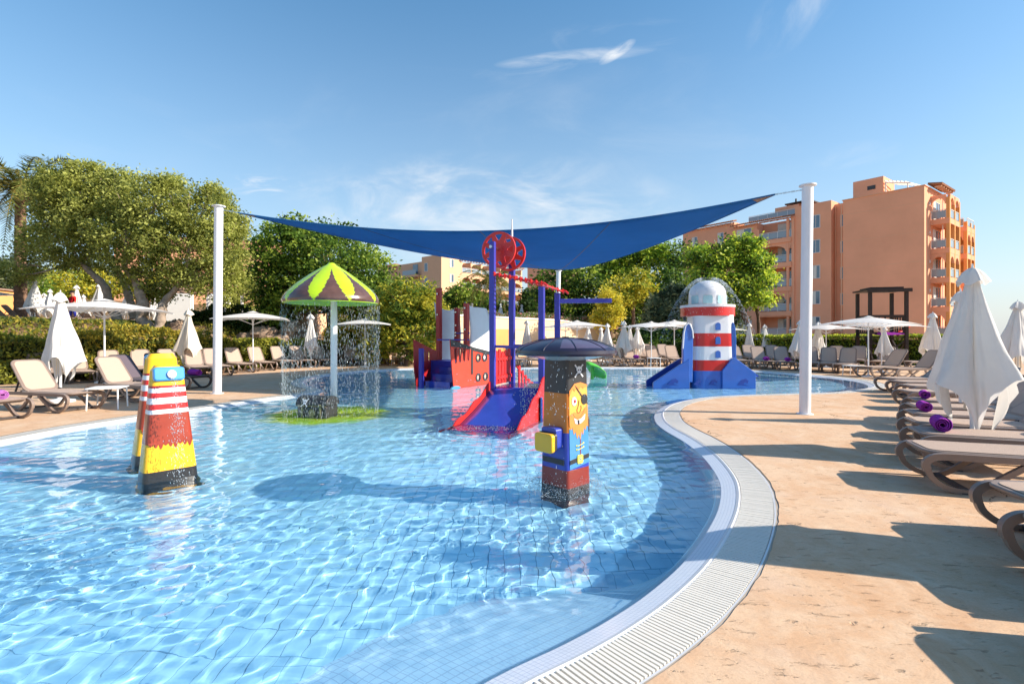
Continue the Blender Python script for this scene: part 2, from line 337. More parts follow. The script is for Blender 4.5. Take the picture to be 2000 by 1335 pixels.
# --- deck material: stamped, stained concrete
def deck_material():
    m = bpy.data.materials.new('stamped_concrete'); m.use_nodes = True; n, l = nodes(m); b = n['Principled BSDF']; b.inputs['Roughness'].default_value = .85; b.inputs['Specular IOR Level'].default_value = .2
    c = n.new('ShaderNodeTexCoord')
    def noise(sc, det=6, rgh=.62, scale=(1, 1, 1), dist=0.0, rot=0.0):
        mp = n.new('ShaderNodeMapping'); mp.inputs['Scale'].default_value = scale; mp.inputs['Rotation'].default_value = (0, 0, rot); l.new(c.outputs['Object'], mp.inputs[0])
        z = n.new('ShaderNodeTexNoise'); z.inputs['Scale'].default_value = sc; z.inputs['Detail'].default_value = det; z.inputs['Roughness'].default_value = rgh; z.inputs['Distortion'].default_value = dist
        l.new(mp.outputs[0], z.inputs['Vector']); return z.outputs[0]
    def rng(x, a, b_, c0=0., c1=1.):
        q = n.new('ShaderNodeMapRange'); q.inputs[1].default_value = a; q.inputs[2].default_value = b_; q.inputs[3].default_value = c0; q.inputs[4].default_value = c1; l.new(x, q.inputs[0]); return q.outputs[0]
    def mix(f, a, b_, bt='MIX'):
        q = n.new('ShaderNodeMix'); q.data_type = 'RGBA'; q.blend_type = bt
        if isinstance(f, float): q.inputs['Factor'].default_value = f
        else: l.new(f, q.inputs['Factor'])
        for i, x in ((6, a), (7, b_)):
            if isinstance(x, tuple): q.inputs[i].default_value = (*x, 1)
            else: l.new(x, q.inputs[i])
        return q.outputs[2]
    base = mix(rng(noise(.55, 5), .35, .65), (.64, .385, .22), (.68, .46, .30))
    base = mix(rng(noise(2.2, 6, .7, dist=.8), .42, .68), base, (.73, .53, .36))
    base = mix(rng(noise(5.5, 6, .7, (1, .45, 1), rot=.6), .50, .72, 0, .5), base, (.56, .32, .18))
    base = mix(rng(noise(1.0, 4, .6), .55, .8, 0, .6), base, (.66, .52, .42))
    grain = noise(90, 3, .7)
    base = mix(rng(grain, .3, .7, 0, .22), base, (.30, .20, .13))
    # stamped pits: short slanting dashes
    pits = noise(16, 5, .72, (.35, 1.3, 1), .5, R(32)); pm = rng(pits, .60, .68)
    base = mix(rng(pits, .62, .72, 0, .5), base, (.17, .095, .055))
    pits2 = noise(42, 4, .7, (.5, 1.2, 1), .6, R(24))
    base = mix(rng(pits2, .60, .74, 0, .5), base, (.26, .14, .075))
    # hairline cracks
    mp = n.new('ShaderNodeMapping'); mp.inputs['Scale'].default_value = (.33, .33, .33); l.new(c.outputs['Object'], mp.inputs[0])
    dn = n.new('ShaderNodeTexNoise'); dn.inputs['Scale'].default_value = 2.2; dn.inputs['Detail'].default_value = 5; l.new(c.outputs['Object'], dn.inputs['Vector'])
    vm = n.new('ShaderNodeVectorMath'); vm.operation = 'MULTIPLY_ADD'; vm.inputs[1].default_value = (.22, .22, .22); l.new(dn.outputs['Color'], vm.inputs[0]); l.new(mp.outputs[0], vm.inputs[2])
    vo = n.new('ShaderNodeTexVoronoi'); vo.feature = 'DISTANCE_TO_EDGE'; vo.inputs['Scale'].default_value = 1.0; l.new(vm.outputs[0], vo.inputs['Vector'])
    ck = rng(vo.outputs['Distance'], .0008, .0028, 1, 0)
    cm = n.new('ShaderNodeMath'); cm.operation = 'MULTIPLY'; l.new(ck, cm.inputs[0]); l.new(rng(noise(.8, 3), .50, .58), cm.inputs[1])
    base = mix(cm.outputs[0], base, (.09, .055, .035))
    l.new(base, b.inputs['Base Color'])
    h = n.new('ShaderNodeMath'); h.operation = 'MULTIPLY_ADD'; l.new(pm, h.inputs[0]); h.inputs[1].default_value = -1.0; l.new(noise(9, 6, .7, (.6, 1, 1), .3, R(32)), h.inputs[2])
    h2 = n.new('ShaderNodeMath'); h2.operation = 'MULTIPLY_ADD'; l.new(cm.outputs[0], h2.inputs[0]); h2.inputs[1].default_value = -1.5; l.new(h.outputs[0], h2.inputs[2])
    bp = n.new('ShaderNodeBump'); bp.inputs['Strength'].default_value = .7; bp.inputs['Distance'].default_value = .012; l.new(h2.outputs[0], bp.inputs['Height']); l.new(bp.outputs[0], b.inputs['Normal'])
    return m
M['deck'] = deck_material()
M['earth'] = mat('dry_earth', (.20, .13, .07), .95, .1, var=.4, vscale=1.5, bump=.8, bscale=5)
def tile_material(name, tw, th, c1, c2, grout, use_uv, off_=0.0, mort=.04, rough=.25):
    m = bpy.data.materials.new(name); m.use_nodes = True; n, l = nodes(m); b = n['Principled BSDF']; b.inputs['Roughness'].default_value = rough
    c = n.new('ShaderNodeTexCoord'); br = n.new('ShaderNodeTexBrick'); br.offset = off_; br.squash = 1
    l.new(c.outputs['UV' if use_uv else 'Object'], br.inputs['Vector'])
    br.inputs['Scale'].default_value = 1; br.inputs['Brick Width'].default_value = tw; br.inputs['Row Height'].default_value = th
    br.inputs['Mortar Size'].default_value = mort * th; br.inputs['Mortar Smooth'].default_value = .2; br.inputs['Bias'].default_value = 0
    br.inputs['Color1'].default_value = (*c1, 1); br.inputs['Color2'].default_value = (*c2, 1); br.inputs['Mortar'].default_value = (*grout, 1)
    l.new(br.outputs[0], b.inputs['Base Color']); return m
TB1, TB2, TG = (.42, .72, .89), (.40, .70, .88), (.25, .47, .65)
M['floor_tile'] = tile_material('pool_floor_tiling', .12, .245, TB1, TB2, TG, False, mort=.012)
M['tile_a'] = mat('pool_tile_glaze', TB1, .22, .5, var=.05, vscale=2)
M['tile_b'] = mat('pool_tile_glaze_deeper', TB2, .22, .5, var=.05, vscale=2)
M['grout'] = mat('pool_grout', TG, .9, .1, var=.1)
M['mosaic'] = tile_material('pale_mosaic', .027, .027, (.70, .75, .83), (.65, .71, .80), (.48, .54, .64), True, mort=.07)
M['mosaic_deep'] = tile_material('blue_mosaic', .027, .027, (.56, .76, .90), (.53, .74, .89), (.42, .58, .74), True, mort=.07)
M['grate'] = mat('white_grate_plastic', (.78, .75, .69), .45, .4, col2=(.66, .61, .53), vscale=2.2)
M['coping'] = mat('white_channel_edge', (.78, .77, .76), .5, .4, var=.05)
M['channel'] = mat('channel_bottom', (.46, .38, .30), .8, .2, var=.2)
# --- deck and ground sheets with the pool cut out
def sheet(name, x0, x1, y0, y1, hole, z, mt):
    outer = [Vector((x0, y0, 0)), Vector((x1, y0, 0)), Vector((x1, y1, 0)), Vector((x0, y1, 0))]
    hole = [Vector((a, b, 0)) for a, b in hole]
    tr = tessellate_polygon([outer, hole]); pts = outer + hole
    me = bpy.data.meshes.new(name); Fc = []
    for t in tr:
        a, b, c = (pts[i] for i in t)
        Fc.append(t if (b - a).cross(c - a).z > 0 else t[::-1])
    me.from_pydata([(p.x, p.y, z) for p in pts], [], Fc); me.materials.append(mt); me.update()
    return tag(link(bpy.data.objects.new(name, me)), kind='structure')
rs_ = np.random.RandomState(3)
jit = rs_.normal(0, .006, NP); jit = (jit + np.roll(jit, 1)) * .7
sheet('pool_deck', -34, 46, -14, 60, OUTN - NIN * (.012 + np.abs(jit))[:, None], 0.0, M['deck'])
sheet('ground', -900, 900, -300, 1500, OUTN - NIN * .05, -.03, M['earth'])
E1 = ring('channel', [-.08, -.02, -.0, .015, .02, .28, .285, .30, .325], [-.012, -.006, -.006, -.01, -.09, -.09, -.012, -.006, -.016], [M['coping'], M['channel']], smooth=False)
E1.data.polygons.foreach_set('material_index', np.concatenate([np.full(NP, k) for k in (1, 1, 0, 0, 1, 0, 0, 0)]).astype(np.int32))
tag(E1, kind='structure')
# underwater wall is almost vertical, but the nearest end slopes off gently
beach = np.clip((3.5 - OUTN[:, 1]) / 1.4, 0, 1) ** 2 * (3 - 2 * np.clip((3.5 - OUTN[:, 1]) / 1.4, 0, 1)) * np.clip((OUTN[:, 0] + 4) / 2, 0, 1)
tw = .535 + beach * .85
L1 = ring('pool_ledge', [.3255, .46, .50], [-.018, -.046, -.08], M['mosaic'], smooth=False); tag(L1, kind='structure')
L2 = ring('pool_wall', [.50, .515, tw], [-.08, -.10, ZF], M['mosaic_deep'], smooth=False); tag(L2, kind='structure')
def poly_floor(name, t, z, mt):
    q = [Vector((a, b, 0)) for a, b in (OUTN + NIN * (t[:, None] if not np.isscalar(t) else t))]
    tr = tessellate_polygon([q]); Fc = []
    for f in tr:
        a, b, c = (q[i] for i in f); Fc.append(f if (b - a).cross(c - a).z > 0 else f[::-1])
    me = bpy.data.meshes.new(name); me.from_pydata([(p.x, p.y, z) for p in q], [], Fc); me.materials.append(mt); me.update()
    return link(bpy.data.objects.new(name, me))
floor = poly_floor('pool_floor', .52, ZF, M['floor_tile']); tag(floor, kind='structure'); floor.cycles.is_caustics_receiver = True
def inside_rows(poly, ys):
    """sorted x crossings of the polygon for each y"""
    x1, y1 = poly[:, 0], poly[:, 1]; x2, y2 = np.roll(x1, -1), np.roll(y1, -1); out = []
    for y in ys:
        k = (y1 > y) != (y2 > y); xs = x1[k] + (y - y1[k]) / (y2[k] - y1[k]) * (x2[k] - x1[k]); out.append(np.sort(xs))
    return out
def inmask(poly, X, ys):
    msk = np.zeros((len(ys), len(X)), bool)
    for j, xs in enumerate(inside_rows(poly, ys)):
        for a, b in zip(xs[::2], xs[1::2]): msk[j] |= (X > a) & (X < b)
    return msk
# --- floor tiles near the camera, each 12 x 24.5 cm with open joints
TW_, TH_ = .12, .245
inner = OUTN + NIN * (tw + .02)[:, None]
tX = np.arange(-7.5, 3.2, TW_) ; tY = np.arange(1.3, 9.2, TH_)
mk = inmask(inner, tX, tY) & inmask(inner, tX + TW_, tY) & inmask(inner, tX, tY + TH_) & inmask(inner, tX + TW_, tY + TH_)
cand = [(tX[i] + TW_ / 2, tY[j] + TH_ / 2) for j in range(len(tY)) for i in range(len(tX)) if mk[j, i]]
vis = [c for c in cand if c[1] > 2.35 and abs(c[0]) < c[1] * 1.02 + .1]
vis.sort(key=lambda c: c[0] ** 2 + c[1] ** 2); near = vis[:300]; ns = set(near)
tbm = []
for q in (M['tile_a'], M['tile_b']):
    tb = MB(); g = .0013; w, h = TW_ / 2 - g, TH_ / 2 - g; c_ = .0012
    tb.add([(-w, -h, 0), (w, -h, 0), (w, h, 0), (-w, h, 0), (-w + c_, -h + c_, .005), (w - c_, -h + c_, .005), (w - c_, h - c_, .005), (-w + c_, h - c_, .005)],
           [(4, 5, 6, 7), (0, 1, 5, 4), (1, 2, 6, 5), (2, 3, 7, 6), (3, 0, 4, 7)])
    tbm.append(tb.mesh('tile', q))
for (x, y) in near:
    o = bpy.data.objects.new('tile', tbm[random.random() < .4]); COL.objects.link(o); o.parent = floor; o.location = (x, y, ZF + .002 + random.uniform(0, .0012)); o.cycles.is_caustics_receiver = True
rest = [c for c in cand if c not in ns]
tv = np.array([v.co[:] for v in tbm[0].vertices]); tf = np.array([list(p.vertices) for p in tbm[0].polygons])
C3 = np.array([[x, y, ZF + .002] for x, y in rest])
V = (C3[:, None, :] + tv[None]).reshape(-1, 3); Q = (tf[None] + 8 * np.arange(len(rest))[:, None, None]).reshape(-1, 4)
ft = npmesh('floor_tiles', V, Q, [M['tile_a'], M['tile_b']], mi=np.repeat((rs_.rand(len(rest)) < .4).astype(int), 5), parent=floor); ft['kind'] = 'stuff'; ft.cycles.is_caustics_receiver = True
# grout bed under the real tiles: a plain dark sheet just over the painted tiling
gp = [(tX[i], tX[i] + TW_, tY[j], tY[j] + TH_) for j in range(len(tY)) for i in range(len(tX)) if mk[j, i]]
V = np.array([[(a, c, ZF + .001), (b, c, ZF + .001), (b, d, ZF + .001), (a, d, ZF + .001)] for a, b, c, d in gp]).reshape(-1, 3)
gb = npmesh('grout_bed', V, np.arange(len(V)).reshape(-1, 4), M['grout'], parent=floor); gb.cycles.is_caustics_receiver = True
# --- overflow grate
grate = thing('overflow_grate', 'white slatted overflow grate curving all round the pool edge', 'grate')
KIDS['overflow_grate'] = []
per = ARC[-1]; pitch = .0285; ns_ = int(per / pitch); sA = (np.arange(ns_) + .5) * per / ns_
ox = np.interp(sA, ARC, np.append(OUTN[:, 0], OUTN[0, 0])); oy = np.interp(sA, ARC, np.append(OUTN[:, 1], OUTN[0, 1]))
nx_ = np.interp(sA, ARC, np.append(NIN[:, 0], NIN[0, 0])); ny_ = np.interp(sA, ARC, np.append(NIN[:, 1], NIN[0, 1]))
order = [i for i in range(ns_) if oy[i] > 1.9 and abs(ox[i]) < oy[i] + .1]; order.sort(key=lambda i: ox[i] ** 2 + oy[i] ** 2)
big = set(order[:300])
sm = MB(); sm.box((.15, 0, 0), (.262, .017, .016)); sl = sm.mesh('slat', M['grate'])
for i in big:
    o = bpy.data.objects.new('slat', sl); COL.objects.link(o); o.parent = grate
    o.location = (ox[i], oy[i], -.012 + random.uniform(-.0008, .0008)); o.rotation_euler = (0, 0, math.atan2(ny_[i], nx_[i]))
sv = np.array([v.co[:] for v in sl.vertices]); sf = np.array([list(p.vertices) for p in sl.polygons]); ri = [i for i in range(ns_) if i not in big]
ca, sa = nx_[ri], ny_[ri]; cs = np.hypot(ca, sa); ca /= cs; sa /= cs
X = ox[ri][:, None] + sv[None, :, 0] * ca[:, None] - sv[None, :, 1] * sa[:, None]; Y = oy[ri][:, None] + sv[None, :, 0] * sa[:, None] + sv[None, :, 1] * ca[:, None]
Z = np.broadcast_to(sv[None, :, 2] - .012, X.shape)
o = npmesh('slats', np.stack([X, Y, Z], -1).reshape(-1, 3), (sf[None] + 8 * np.arange(len(ri))[:, None, None]).reshape(-1, 4), M['grate'], parent=grate); o['kind'] = 'stuff'
rl = ring('rib', [.10, .10, .112, .112], [-.03, -.021, -.021, -.03], M['grate'], parent=grate, caus=False)
rl = ring('rib', [.19, .19, .202, .202], [-.03, -.021, -.021, -.03], M['grate'], parent=grate, caus=False)

# --- water: a real rippled surface, fine near the camera
dx = .027; gx = np.arange(-7.7, 12.2, dx)
gy = [.95]
while gy[-1] < 24.9: gy.append(gy[-1] + max(.027, .0062 * gy[-1]))
gy = np.array(gy); XX, YY = np.meshgrid(gx, gy)
# spots where water falls in and roughens the surface
splash = [(-3.5, 5.3, .35, .7), (.55, 5.2, .7, .5), (-3.7, 10.6, 1.0, .7), (-3.6, 5.2, .5, .6), (6.2, 16, 1.6, .6), (-.3, 8.5, 1.0, .7)]
rough = np.full(XX.shape, .75)
rough += .35 * np.exp(-(((XX + 3.2) / 1.2) ** 2 + ((YY - 3.6) / .9) ** 2)) + .45 * np.exp(-(((XX - 1.1) / 1.0) ** 2 + ((YY - 3.8) / 1.0) ** 2))
rough -= .30 * np.exp(-(((XX + .6) / 1.3) ** 2 + ((YY - 2.7) / .6) ** 2))
rough = np.clip(rough + .35 * np.clip((YY - 6) / 6, 0, 1), .3, 1.5)
wr = np.random.RandomState(11); Hh = np.zeros(XX.shape)
rowd = np.gradient(gy)[:, None]
for lam_lo, lam_hi, cnt, slope in ((.55, 1.1, 12, .010), (.28, .55, 26, .022), (.14, .28, 44, .044), (.085, .14, 54, .050)):
    amp_r = np.clip((lam_lo - 2.0 * rowd) / (1.2 * rowd), 0, 1) if lam_lo < .5 else 1.0
    for _ in range(cnt):
        lam = wr.uniform(lam_lo, lam_hi); k = 2 * math.pi / lam; th = wr.uniform(0, 2 * math.pi) if wr.rand() < .45 else wr.normal(R(115), .55)
        ph = wr.uniform(0, 2 * math.pi); kx, ky = k * math.cos(th), k * math.sin(th)
        wob = .8 * np.sin(.9 * XX * math.cos(th + 1) + .9 * YY * math.sin(th + 1) + ph * 2)
        Hh += amp_r * (slope / k * math.sqrt(2.0 / cnt) * 1.25) * np.sin(kx * XX + ky * YY + ph + wob) * (rough if lam_lo < .5 else 1)
for (cx, cy, rr, a) in splash:
    D = np.hypot(XX - cx, YY - cy); Hh += a * .0035 * np.sin(D * 34) * np.exp(-((D - .35) / rr) ** 2)
from mathutils.kdtree import KDTree
kd = KDTree(NP)
for i_, (a_, b_) in enumerate(OUTN): kd.insert((a_, b_, 0), i_)
kd.balance()
SX, SY = XX[::3, ::3], YY[::3, ::3]; DD = np.array([[kd.find((x_, y_, 0))[2] for x_, y_ in zip(ra, rb_)] for ra, rb_ in zip(SX, SY)])
ri_ = np.clip(np.arange(XX.shape[0]) / 3, 0, DD.shape[0] - 1); ci_ = np.clip(np.arange(XX.shape[1]) / 3, 0, DD.shape[1] - 1)
DD = np.array([np.interp(ci_, np.arange(DD.shape[1]), r_) for r_ in DD]); DD = np.array([np.interp(ri_, np.arange(DD.shape[0]), c_) for c_ in DD.T]).T
dm = np.clip((DD - .42) / .5, 0, 1); Hh *= .12 + .88 * dm * dm * (3 - 2 * dm)
keep = inmask(off(.37), (gx[:-1] + gx[1:]) / 2, (gy[:-1] + gy[1:]) / 2)
nxg = len(gx); jj, ii = np.nonzero(keep)
Q = np.c_[jj * nxg + ii, jj * nxg + ii + 1, (jj + 1) * nxg + ii + 1, (jj + 1) * nxg + ii]
used, inv = np.unique(Q, return_inverse=True); Q = inv.reshape(Q.shape)
V = np.c_[XX.ravel()[used], YY.ravel()[used], ZW + Hh.ravel()[used]]
mw = bpy.data.materials.new('pool_water'); mw.use_nodes = True; b = mw.node_tree.nodes['Principled BSDF']
b.inputs['Base Color'].default_value = (.86, .965, 1, 1); b.inputs['Roughness'].default_value = 0.0; b.inputs['IOR'].default_value = 1.33; b.inputs['Transmission Weight'].default_value = 1
b.inputs['Specular IOR Level'].default_value = .5
water = npmesh('pool_water', V, Q, mw, smooth=True); tag(water, kind='structure'); water.cycles.is_caustics_caster = True

# ------------------------------------------------------------ land behind: slope, terraces
bnd = [(-60, 4), (-30, 9), (-17, 12.5), (-15.8, 16.5), (-14, 21.5), (-12, 25.5), (-8.5, 28.3), (-5, 29.2)]
def dist_b(x, y):
    best = 1e9
    for (a, b_), (c, d) in zip(bnd, bnd[1:]):
        vx, vy = c - a, d - b_; t = max(0, min(1, ((x - a) * vx + (y - b_) * vy) / (vx * vx + vy * vy)))
        qx, qy = a + t * vx, b_ + t * vy; dd = math.hypot(x - qx, y - qy); s = (vx * (y - b_) - vy * (x - a))
        if dd < abs(best): best = dd if s > 0 else -dd
    return best
def land(x, y):
    d = dist_b(x, y)
    if x > -5: d = max(d, 0) if y > 30 else d
    s = max(0, min(1, d / 4.2)); h = 2.05 * s * s * (3 - 2 * s)
    if d > 16: h += min(6, (d - 16) * .12)
    return h
gxs = [-90 + 2 * i for i in range(43)]; gys = [3 + 1.2 * i for i in range(100)]
V = [(x, y, land(x, y) - .02 + (random.uniform(-.08, .08) if .5 < dist_b(x, y) < 5 else 0)) for y in gys for x in gxs]; w_ = len(gxs)
Fq = [(j * w_ + i, j * w_ + i + 1, (j + 1) * w_ + i + 1, (j + 1) * w_ + i) for j in range(len(gys) - 1) for i in range(w_ - 1)
      if max(V[j * w_ + i][2], V[j * w_ + i + 1][2], V[(j + 1) * w_ + i][2], V[(j + 1) * w_ + i + 1][2]) > -.019]
mb = MB(); mb.add(V, Fq); tag(mb.build('hillside', M['earth'], smooth=60), kind='structure')
# upper terrace behind the long cream retaining wall
ZT = 2.65
mb = MB(); mb.prism([(-6.55, 27.95), (8.45, 48.4), (8.6, 92), (-7.6, 92), (-7.6, 28.6)], (0, 0, .01), (1, 0, 0), (0, 1, 0), ZT - .06); tag(mb.build('upper_terrace', M['deck']), kind='structure')
# ------------------------------------------------------------ retaining wall
rw = thing('retaining_wall', 'long cream rendered retaining wall with grooves behind the far loungers', 'wall', (-6.5, 27.5, 0), math.atan2(20.5, 15))
mb = MB(); mb.prism([(0, 0), (25.4, 0), (25.4, 2.35), (17, 2.72), (0, 2.72)], (0, .35, 0), (1, 0, 0), (0, 0, 1), .35); mb.build('wall_face', M['peach'], rw)
mb = MB(); mb.bar((-.1, .17, 2.765), (17, .17, 2.765), .48, .09); mb.bar((17.0, .17, 2.765), (25.5, .17, 2.395), .48, .09); mb.build('coping', M['white_wall'], rw)
mb = MB(); mb.box((12.7, -.015, 1.95), (25.3, .03, .035)); mb.box((12.7, -.015, 1.1), (25.3, .03, .03)); mb.build('groove_strip', M['terracotta_light'], rw)
mb = MB(); mb.box((9.8, -.03, .97), (1.5, .06, 1.92)); mb.build('door', M['orange_wall'], rw, label='plain orange door panel')
lw = thing('low_wall', 'lower terracotta topped cream wall right of the retaining wall', 'wall', (8.7, 48.2, 0), R(14))
mb = MB(); mb.box((3.4, 0, 1.02), (6.8, .3, 2.04)); mb.build('wall_face', M['peach'], lw)
mb = MB(); mb.box((1.6, .4, 1.25), (3.2, .3, 2.5)); mb.build('upper_wall', M['terracotta'], lw)
# timber edging of the left terrace
te = thing('timber_edging', 'weathered horizontal timber beam edging the upper left terrace', 'edging', (0, 0, 0))
mb = MB(); mb.bar((-27, 24.6, 2.0), (-17.3, 26.6, 2.0), .3, .32); mb.build('beam', M['timber'], te)
mb = MB(); mb.bar((-27, 24.4, 1.6), (-17.3, 26.4, 1.55), .22, .3); mb.build('beam', M['timber'], te)
mb = MB(); mb.bar((-17.6, 26.2, 1.3), (-13.6, 27.2, 1.2), .2, .2); mb.build('beam', M['timber'], te)
bw = thing('stone_block_building', 'plain brown rendered block standing among the bushes behind the shower mushroom', 'building', (-12.4, 28.6, 1.2))
mb = MB(); mb.box((0, 1.2, 1.6), (2.6, 2.6, 3.6)); mb.build('wall', M['terracotta_light'], bw)
mb = MB(); mb.box((0, 1.2, 3.44), (2.8, 2.8, .08)); mb.build('cap', M['white_wall'], bw)

# ------------------------------------------------------------ generic building bits (local x along facade, y inward, z up)
def window(parent, x, y, z, w, h, ax='x', sgn=-1, curtain=0.0, mull=1, deep=.05):
    """a framed window whose outer face looks along -y (ax x) or +x (ax y)"""
    f = MB(); g = MB(); c = MB(); t = .06
    def bx(mb, u, zz, su, sz, dp, pr):
        if ax == 'x': mb.box((u, y + sgn * (pr), zz), (su, dp, sz))
        else: mb.box((y - sgn * (pr), u, zz), (dp, su, sz))
    for u in (x - w / 2 + t / 2, x + w / 2 - t / 2): bx(f, u, z, t, h, .08, .02)
    for k in range(mull): bx(f, x - w / 2 + w * (k + 1) / (mull + 1), z, t * .8, h - 2 * t, .07, .02)
    for zz in (z - h / 2 + t / 2, z + h / 2 - t / 2): bx(f, x, zz, w - 2 * t, t, .08, .02)
    bx(g, x, z, w - 2 * t, h - 2 * t, .02, .012)
    o = f.build('window', M['win_frame'], parent); p = g.build('pane', M['glass'], o)
    if curtain:
        bx(c, x - w / 2 + t + (w - 2 * t) * curtain / 2, z, (w - 2 * t) * curtain, h - 2 * t - .02, .012, .03); c.build('curtain', M['curtain'], o)
    return o
def railing(parent, pts, z, h=1.0, label=None):
    f = MB(); g = MB()
    for (a, b) in zip(pts, pts[1:]):
        A, B = Vector((*a, z)), Vector((*b, z)); L = (B - A).length; n = max(1, round(L / 1.3))
        f.bar(A + Vector((0, 0, h)), B + Vector((0, 0, h)), .06, .06)
        for k in range(n + 1):
            q = A.lerp(B, k / n); f.bar(q, q + Vector((0, 0, h - .03)), .05, .05)
        g.bar(A + Vector((0, 0, h * .5)), B + Vector((0, 0, h * .5)), .02, h * .82)
    o = f.build('railing', M['win_frame'], parent); g.build('panel', M['rail_glass'], o); return o
def arch_panel(mb, x0, x1, z0, z1, spring, y0, dep, m=0):
    """rectangular wall band from z0 to z1 with an elliptical arch cut from below, springing at z=spring"""
    cx = (x0 + x1) / 2; rx = (x1 - x0) / 2 - .12; rise = z1 - .35 - spring
    pts = [(x0, spring), (x0, z1), (x1, z1), (x1, spring), (cx + rx, spring)] + [(cx + rx * math.cos(R(a)), spring + rise * math.sin(R(a))) for a in range(15, 180, 15)] + [(cx - rx, spring)]
    mb.prism(pts, (0, y0 + dep, 0), (1, 0, 0), (0, 0, 1), dep, m)
def eave(parent, x0, x1, y, z, out=.55, side=False):
    rf = MB(); br = MB(); L = x1 - x0; n = max(2, int(L / .28))
    for k in range(n):
        u = x0 + L * (k + .5) / n
        if side: rf.tube([(y + out, u, z - .02), (y - .5, u, z + .22)], .13, 6)
        else: rf.tube([(u, y - out, z - .02), (u, y + .5, z + .22)], .13, 6)
    for k in range(max(2, int(L / .8))):
        u = x0 + L * (k + .5) / max(2, int(L / .8))
        if side: br.box((y + out * .45, u, z - .24), (out * .8, .14, .16))
        else: br.box((u, y - out * .45, z - .24), (.14, out * .8, .16))
    o = rf.build('roof', M['roof_tile'], parent, smooth=40)
    br.build('bracket', M['terracotta_light'], o)
    return o
def plastic_chair(parent, x, y, z, mt, rz=0):
    mb = MB(); Mx = Matrix.Rotation(rz, 3, 'Z')
    def q(a, b, c): return Vector((x, y, z)) + Mx @ Vector((a, b, c))
    for a in (-.2, .2):
        for b in (-.2, .2): mb.bar(q(a, b, 0), q(a, b, .42), .04)
        mb.bar(q(a, .2, .42), q(a, .28, .85), .04); mb.bar(q(a, -.2, .62), q(a, .22, .62), .04)
    mb.box(q(0, 0, .43), (.46, .46, .03), rz); mb.bar(q(-.2, .27, .72), q(.2, .27, .72), .03, .26)
    return mb.build('balcony_chair', mt, parent)

# ------------------------------------------------------------ right-hand apartment building
A = thing('apartment_building', 'big six storey terracotta apartment block with arched balconies on the right', 'building', (45.9, 57, 0), R(-53))
FL = [1.4, 4.7, 8.0, 11.3, 14.6]
mb = MB(); mb.box((-4.05, 6, 9.1), (8.1, 12, 18.2)); mb.build('wall', M['terracotta'], A, label='large blank terracotta end wall')
mb = MB(); mb.box((-4.05, 6, 18.24), (8.3, 12.2, .08)); mb.build('parapet', M['terracotta_light'], A)
mb = MB()
for k in range(5): mb.box((-4.05, -.006, 3.2 + 3.3 * k), (8.1, .02, .03))
mb.build('groove_line', M['terracotta_light'], A)
mb = MB(); mb.box((-8.8, 6.8, 9.1), (1.4, 11, 18.2)); mb.build('wall', M['terracotta'], A)
for k in range(5): window(A, -8.55, 1.28, 2.8 + 3.3 * k, .6, 1.5, mull=0)
mb = MB(); mb.box((-11.7, 5.9, 9.3), (4.4, 11.4, 18.6)); mb.build('wall', M['terracotta'], A)
for k, zc in enumerate((3.1, 6.4, 9.7, 13.0, 16.2)): window(A, -11.3, .19, zc, 1.05, 1.7, mull=1, curtain=(.5, .45, .6, 0, 0)[k])
mb = MB(); mb.box((-7.4, 8, 20), (3.4, 4.0, 3.6)); mb.build('stair_tower', M['terracotta'], A)
mb = MB(); mb.box((-7.0, 5.97, 20.6), (.9, .04, .5)); mb.build('vent', M['black'], A)
mb = MB()
for k in range(6): mb.bar((-5.5 + k * .42, 5.8, 21.1 - k * .12), (-4.9 + k * .42, 9.5, 21.1 - k * .12), .09, .14)
mb.bar((-5.6, 6.2, 20.95), (-2.9, 6.2, 20.3), .12); mb.bar((-3.2, 6.2, 18.2), (-3.2, 6.2, 20.3), .12); mb.bar((-5.5, 6.2, 18.2), (-5.5, 6.2, 20.9), .12)
mb.build('pergola', M['white_wall'], A)
# balcony bay x -19 .. -13.9
x0, x1 = -19.0, -13.9
mb = MB(); mb.box(((x0 + x1) / 2, 7.5, 8.7), (x1 - x0, 11, 17.4)); mb.build('wall', M['terracotta'], A)
mb = MB(); mb.box((-14.08, 1.0, 8.7), (.34, 1.98, 17.38)); mb.box((-18.84, 1.0, 8.2), (.32, 1.98, 16.4)); mb.box((-14.75, .12, 8.6), (.3, .3, 17.1)); mb.build('column', M['terracotta'], A)
for k, z in enumerate(FL):
    mb = MB(); mb.box(((x0 + x1) / 2, .90, z - .22), (x1 - x0 - .72, 2.1, .62)); mb.build('balcony_slab', M['terracotta'], A)
    railing(A, [(x0 + .36, .06), (x1 - .95, .06)], z + .09, 1.0)
    railing(A, [(x1 - .62, .06), (x1 - .36, .06)], z + .09, 1.0)
    window(A, -15.9, 1.96, z + 1.3, 2.1, 2.25, mull=2, curtain=(.35, .3, .5, .25, .9)[k])
    if k in (1, 3):
        mb = MB(); arch_panel(mb, x0 + .34, -14.92, z + 1.6, z + 2.78, z + 1.62, .0, .28); mb.build('arch', M['terracotta'], A)
        mb = MB(); arch_panel(mb, -14.58, -14.27, z + 1.6, z + 2.78, z + 1.9, .0, .28); mb.build('arch', M['terracotta'], A)
    else:
        mb = MB(); mb.box(((x0 + x1) / 2, .12, z + 2.7), (x1 - x0 - .72, .24, .16)); mb.build('lintel', M['terracotta'], A)
for (x, z, mt) in ((-17.6, 14.69, M['white']), (-16.4, 14.69, M['white']), (-16.9, 11.39, M['black']), (-16.0, 11.39, M['black']), (-17.9, 4.79, M['black']), (-17.2, 1.49, M['sling_dark']), (-16.2, 14.69, M['glass'])):
    plastic_chair(A, x, .9, z, mt, random.uniform(0, 6))
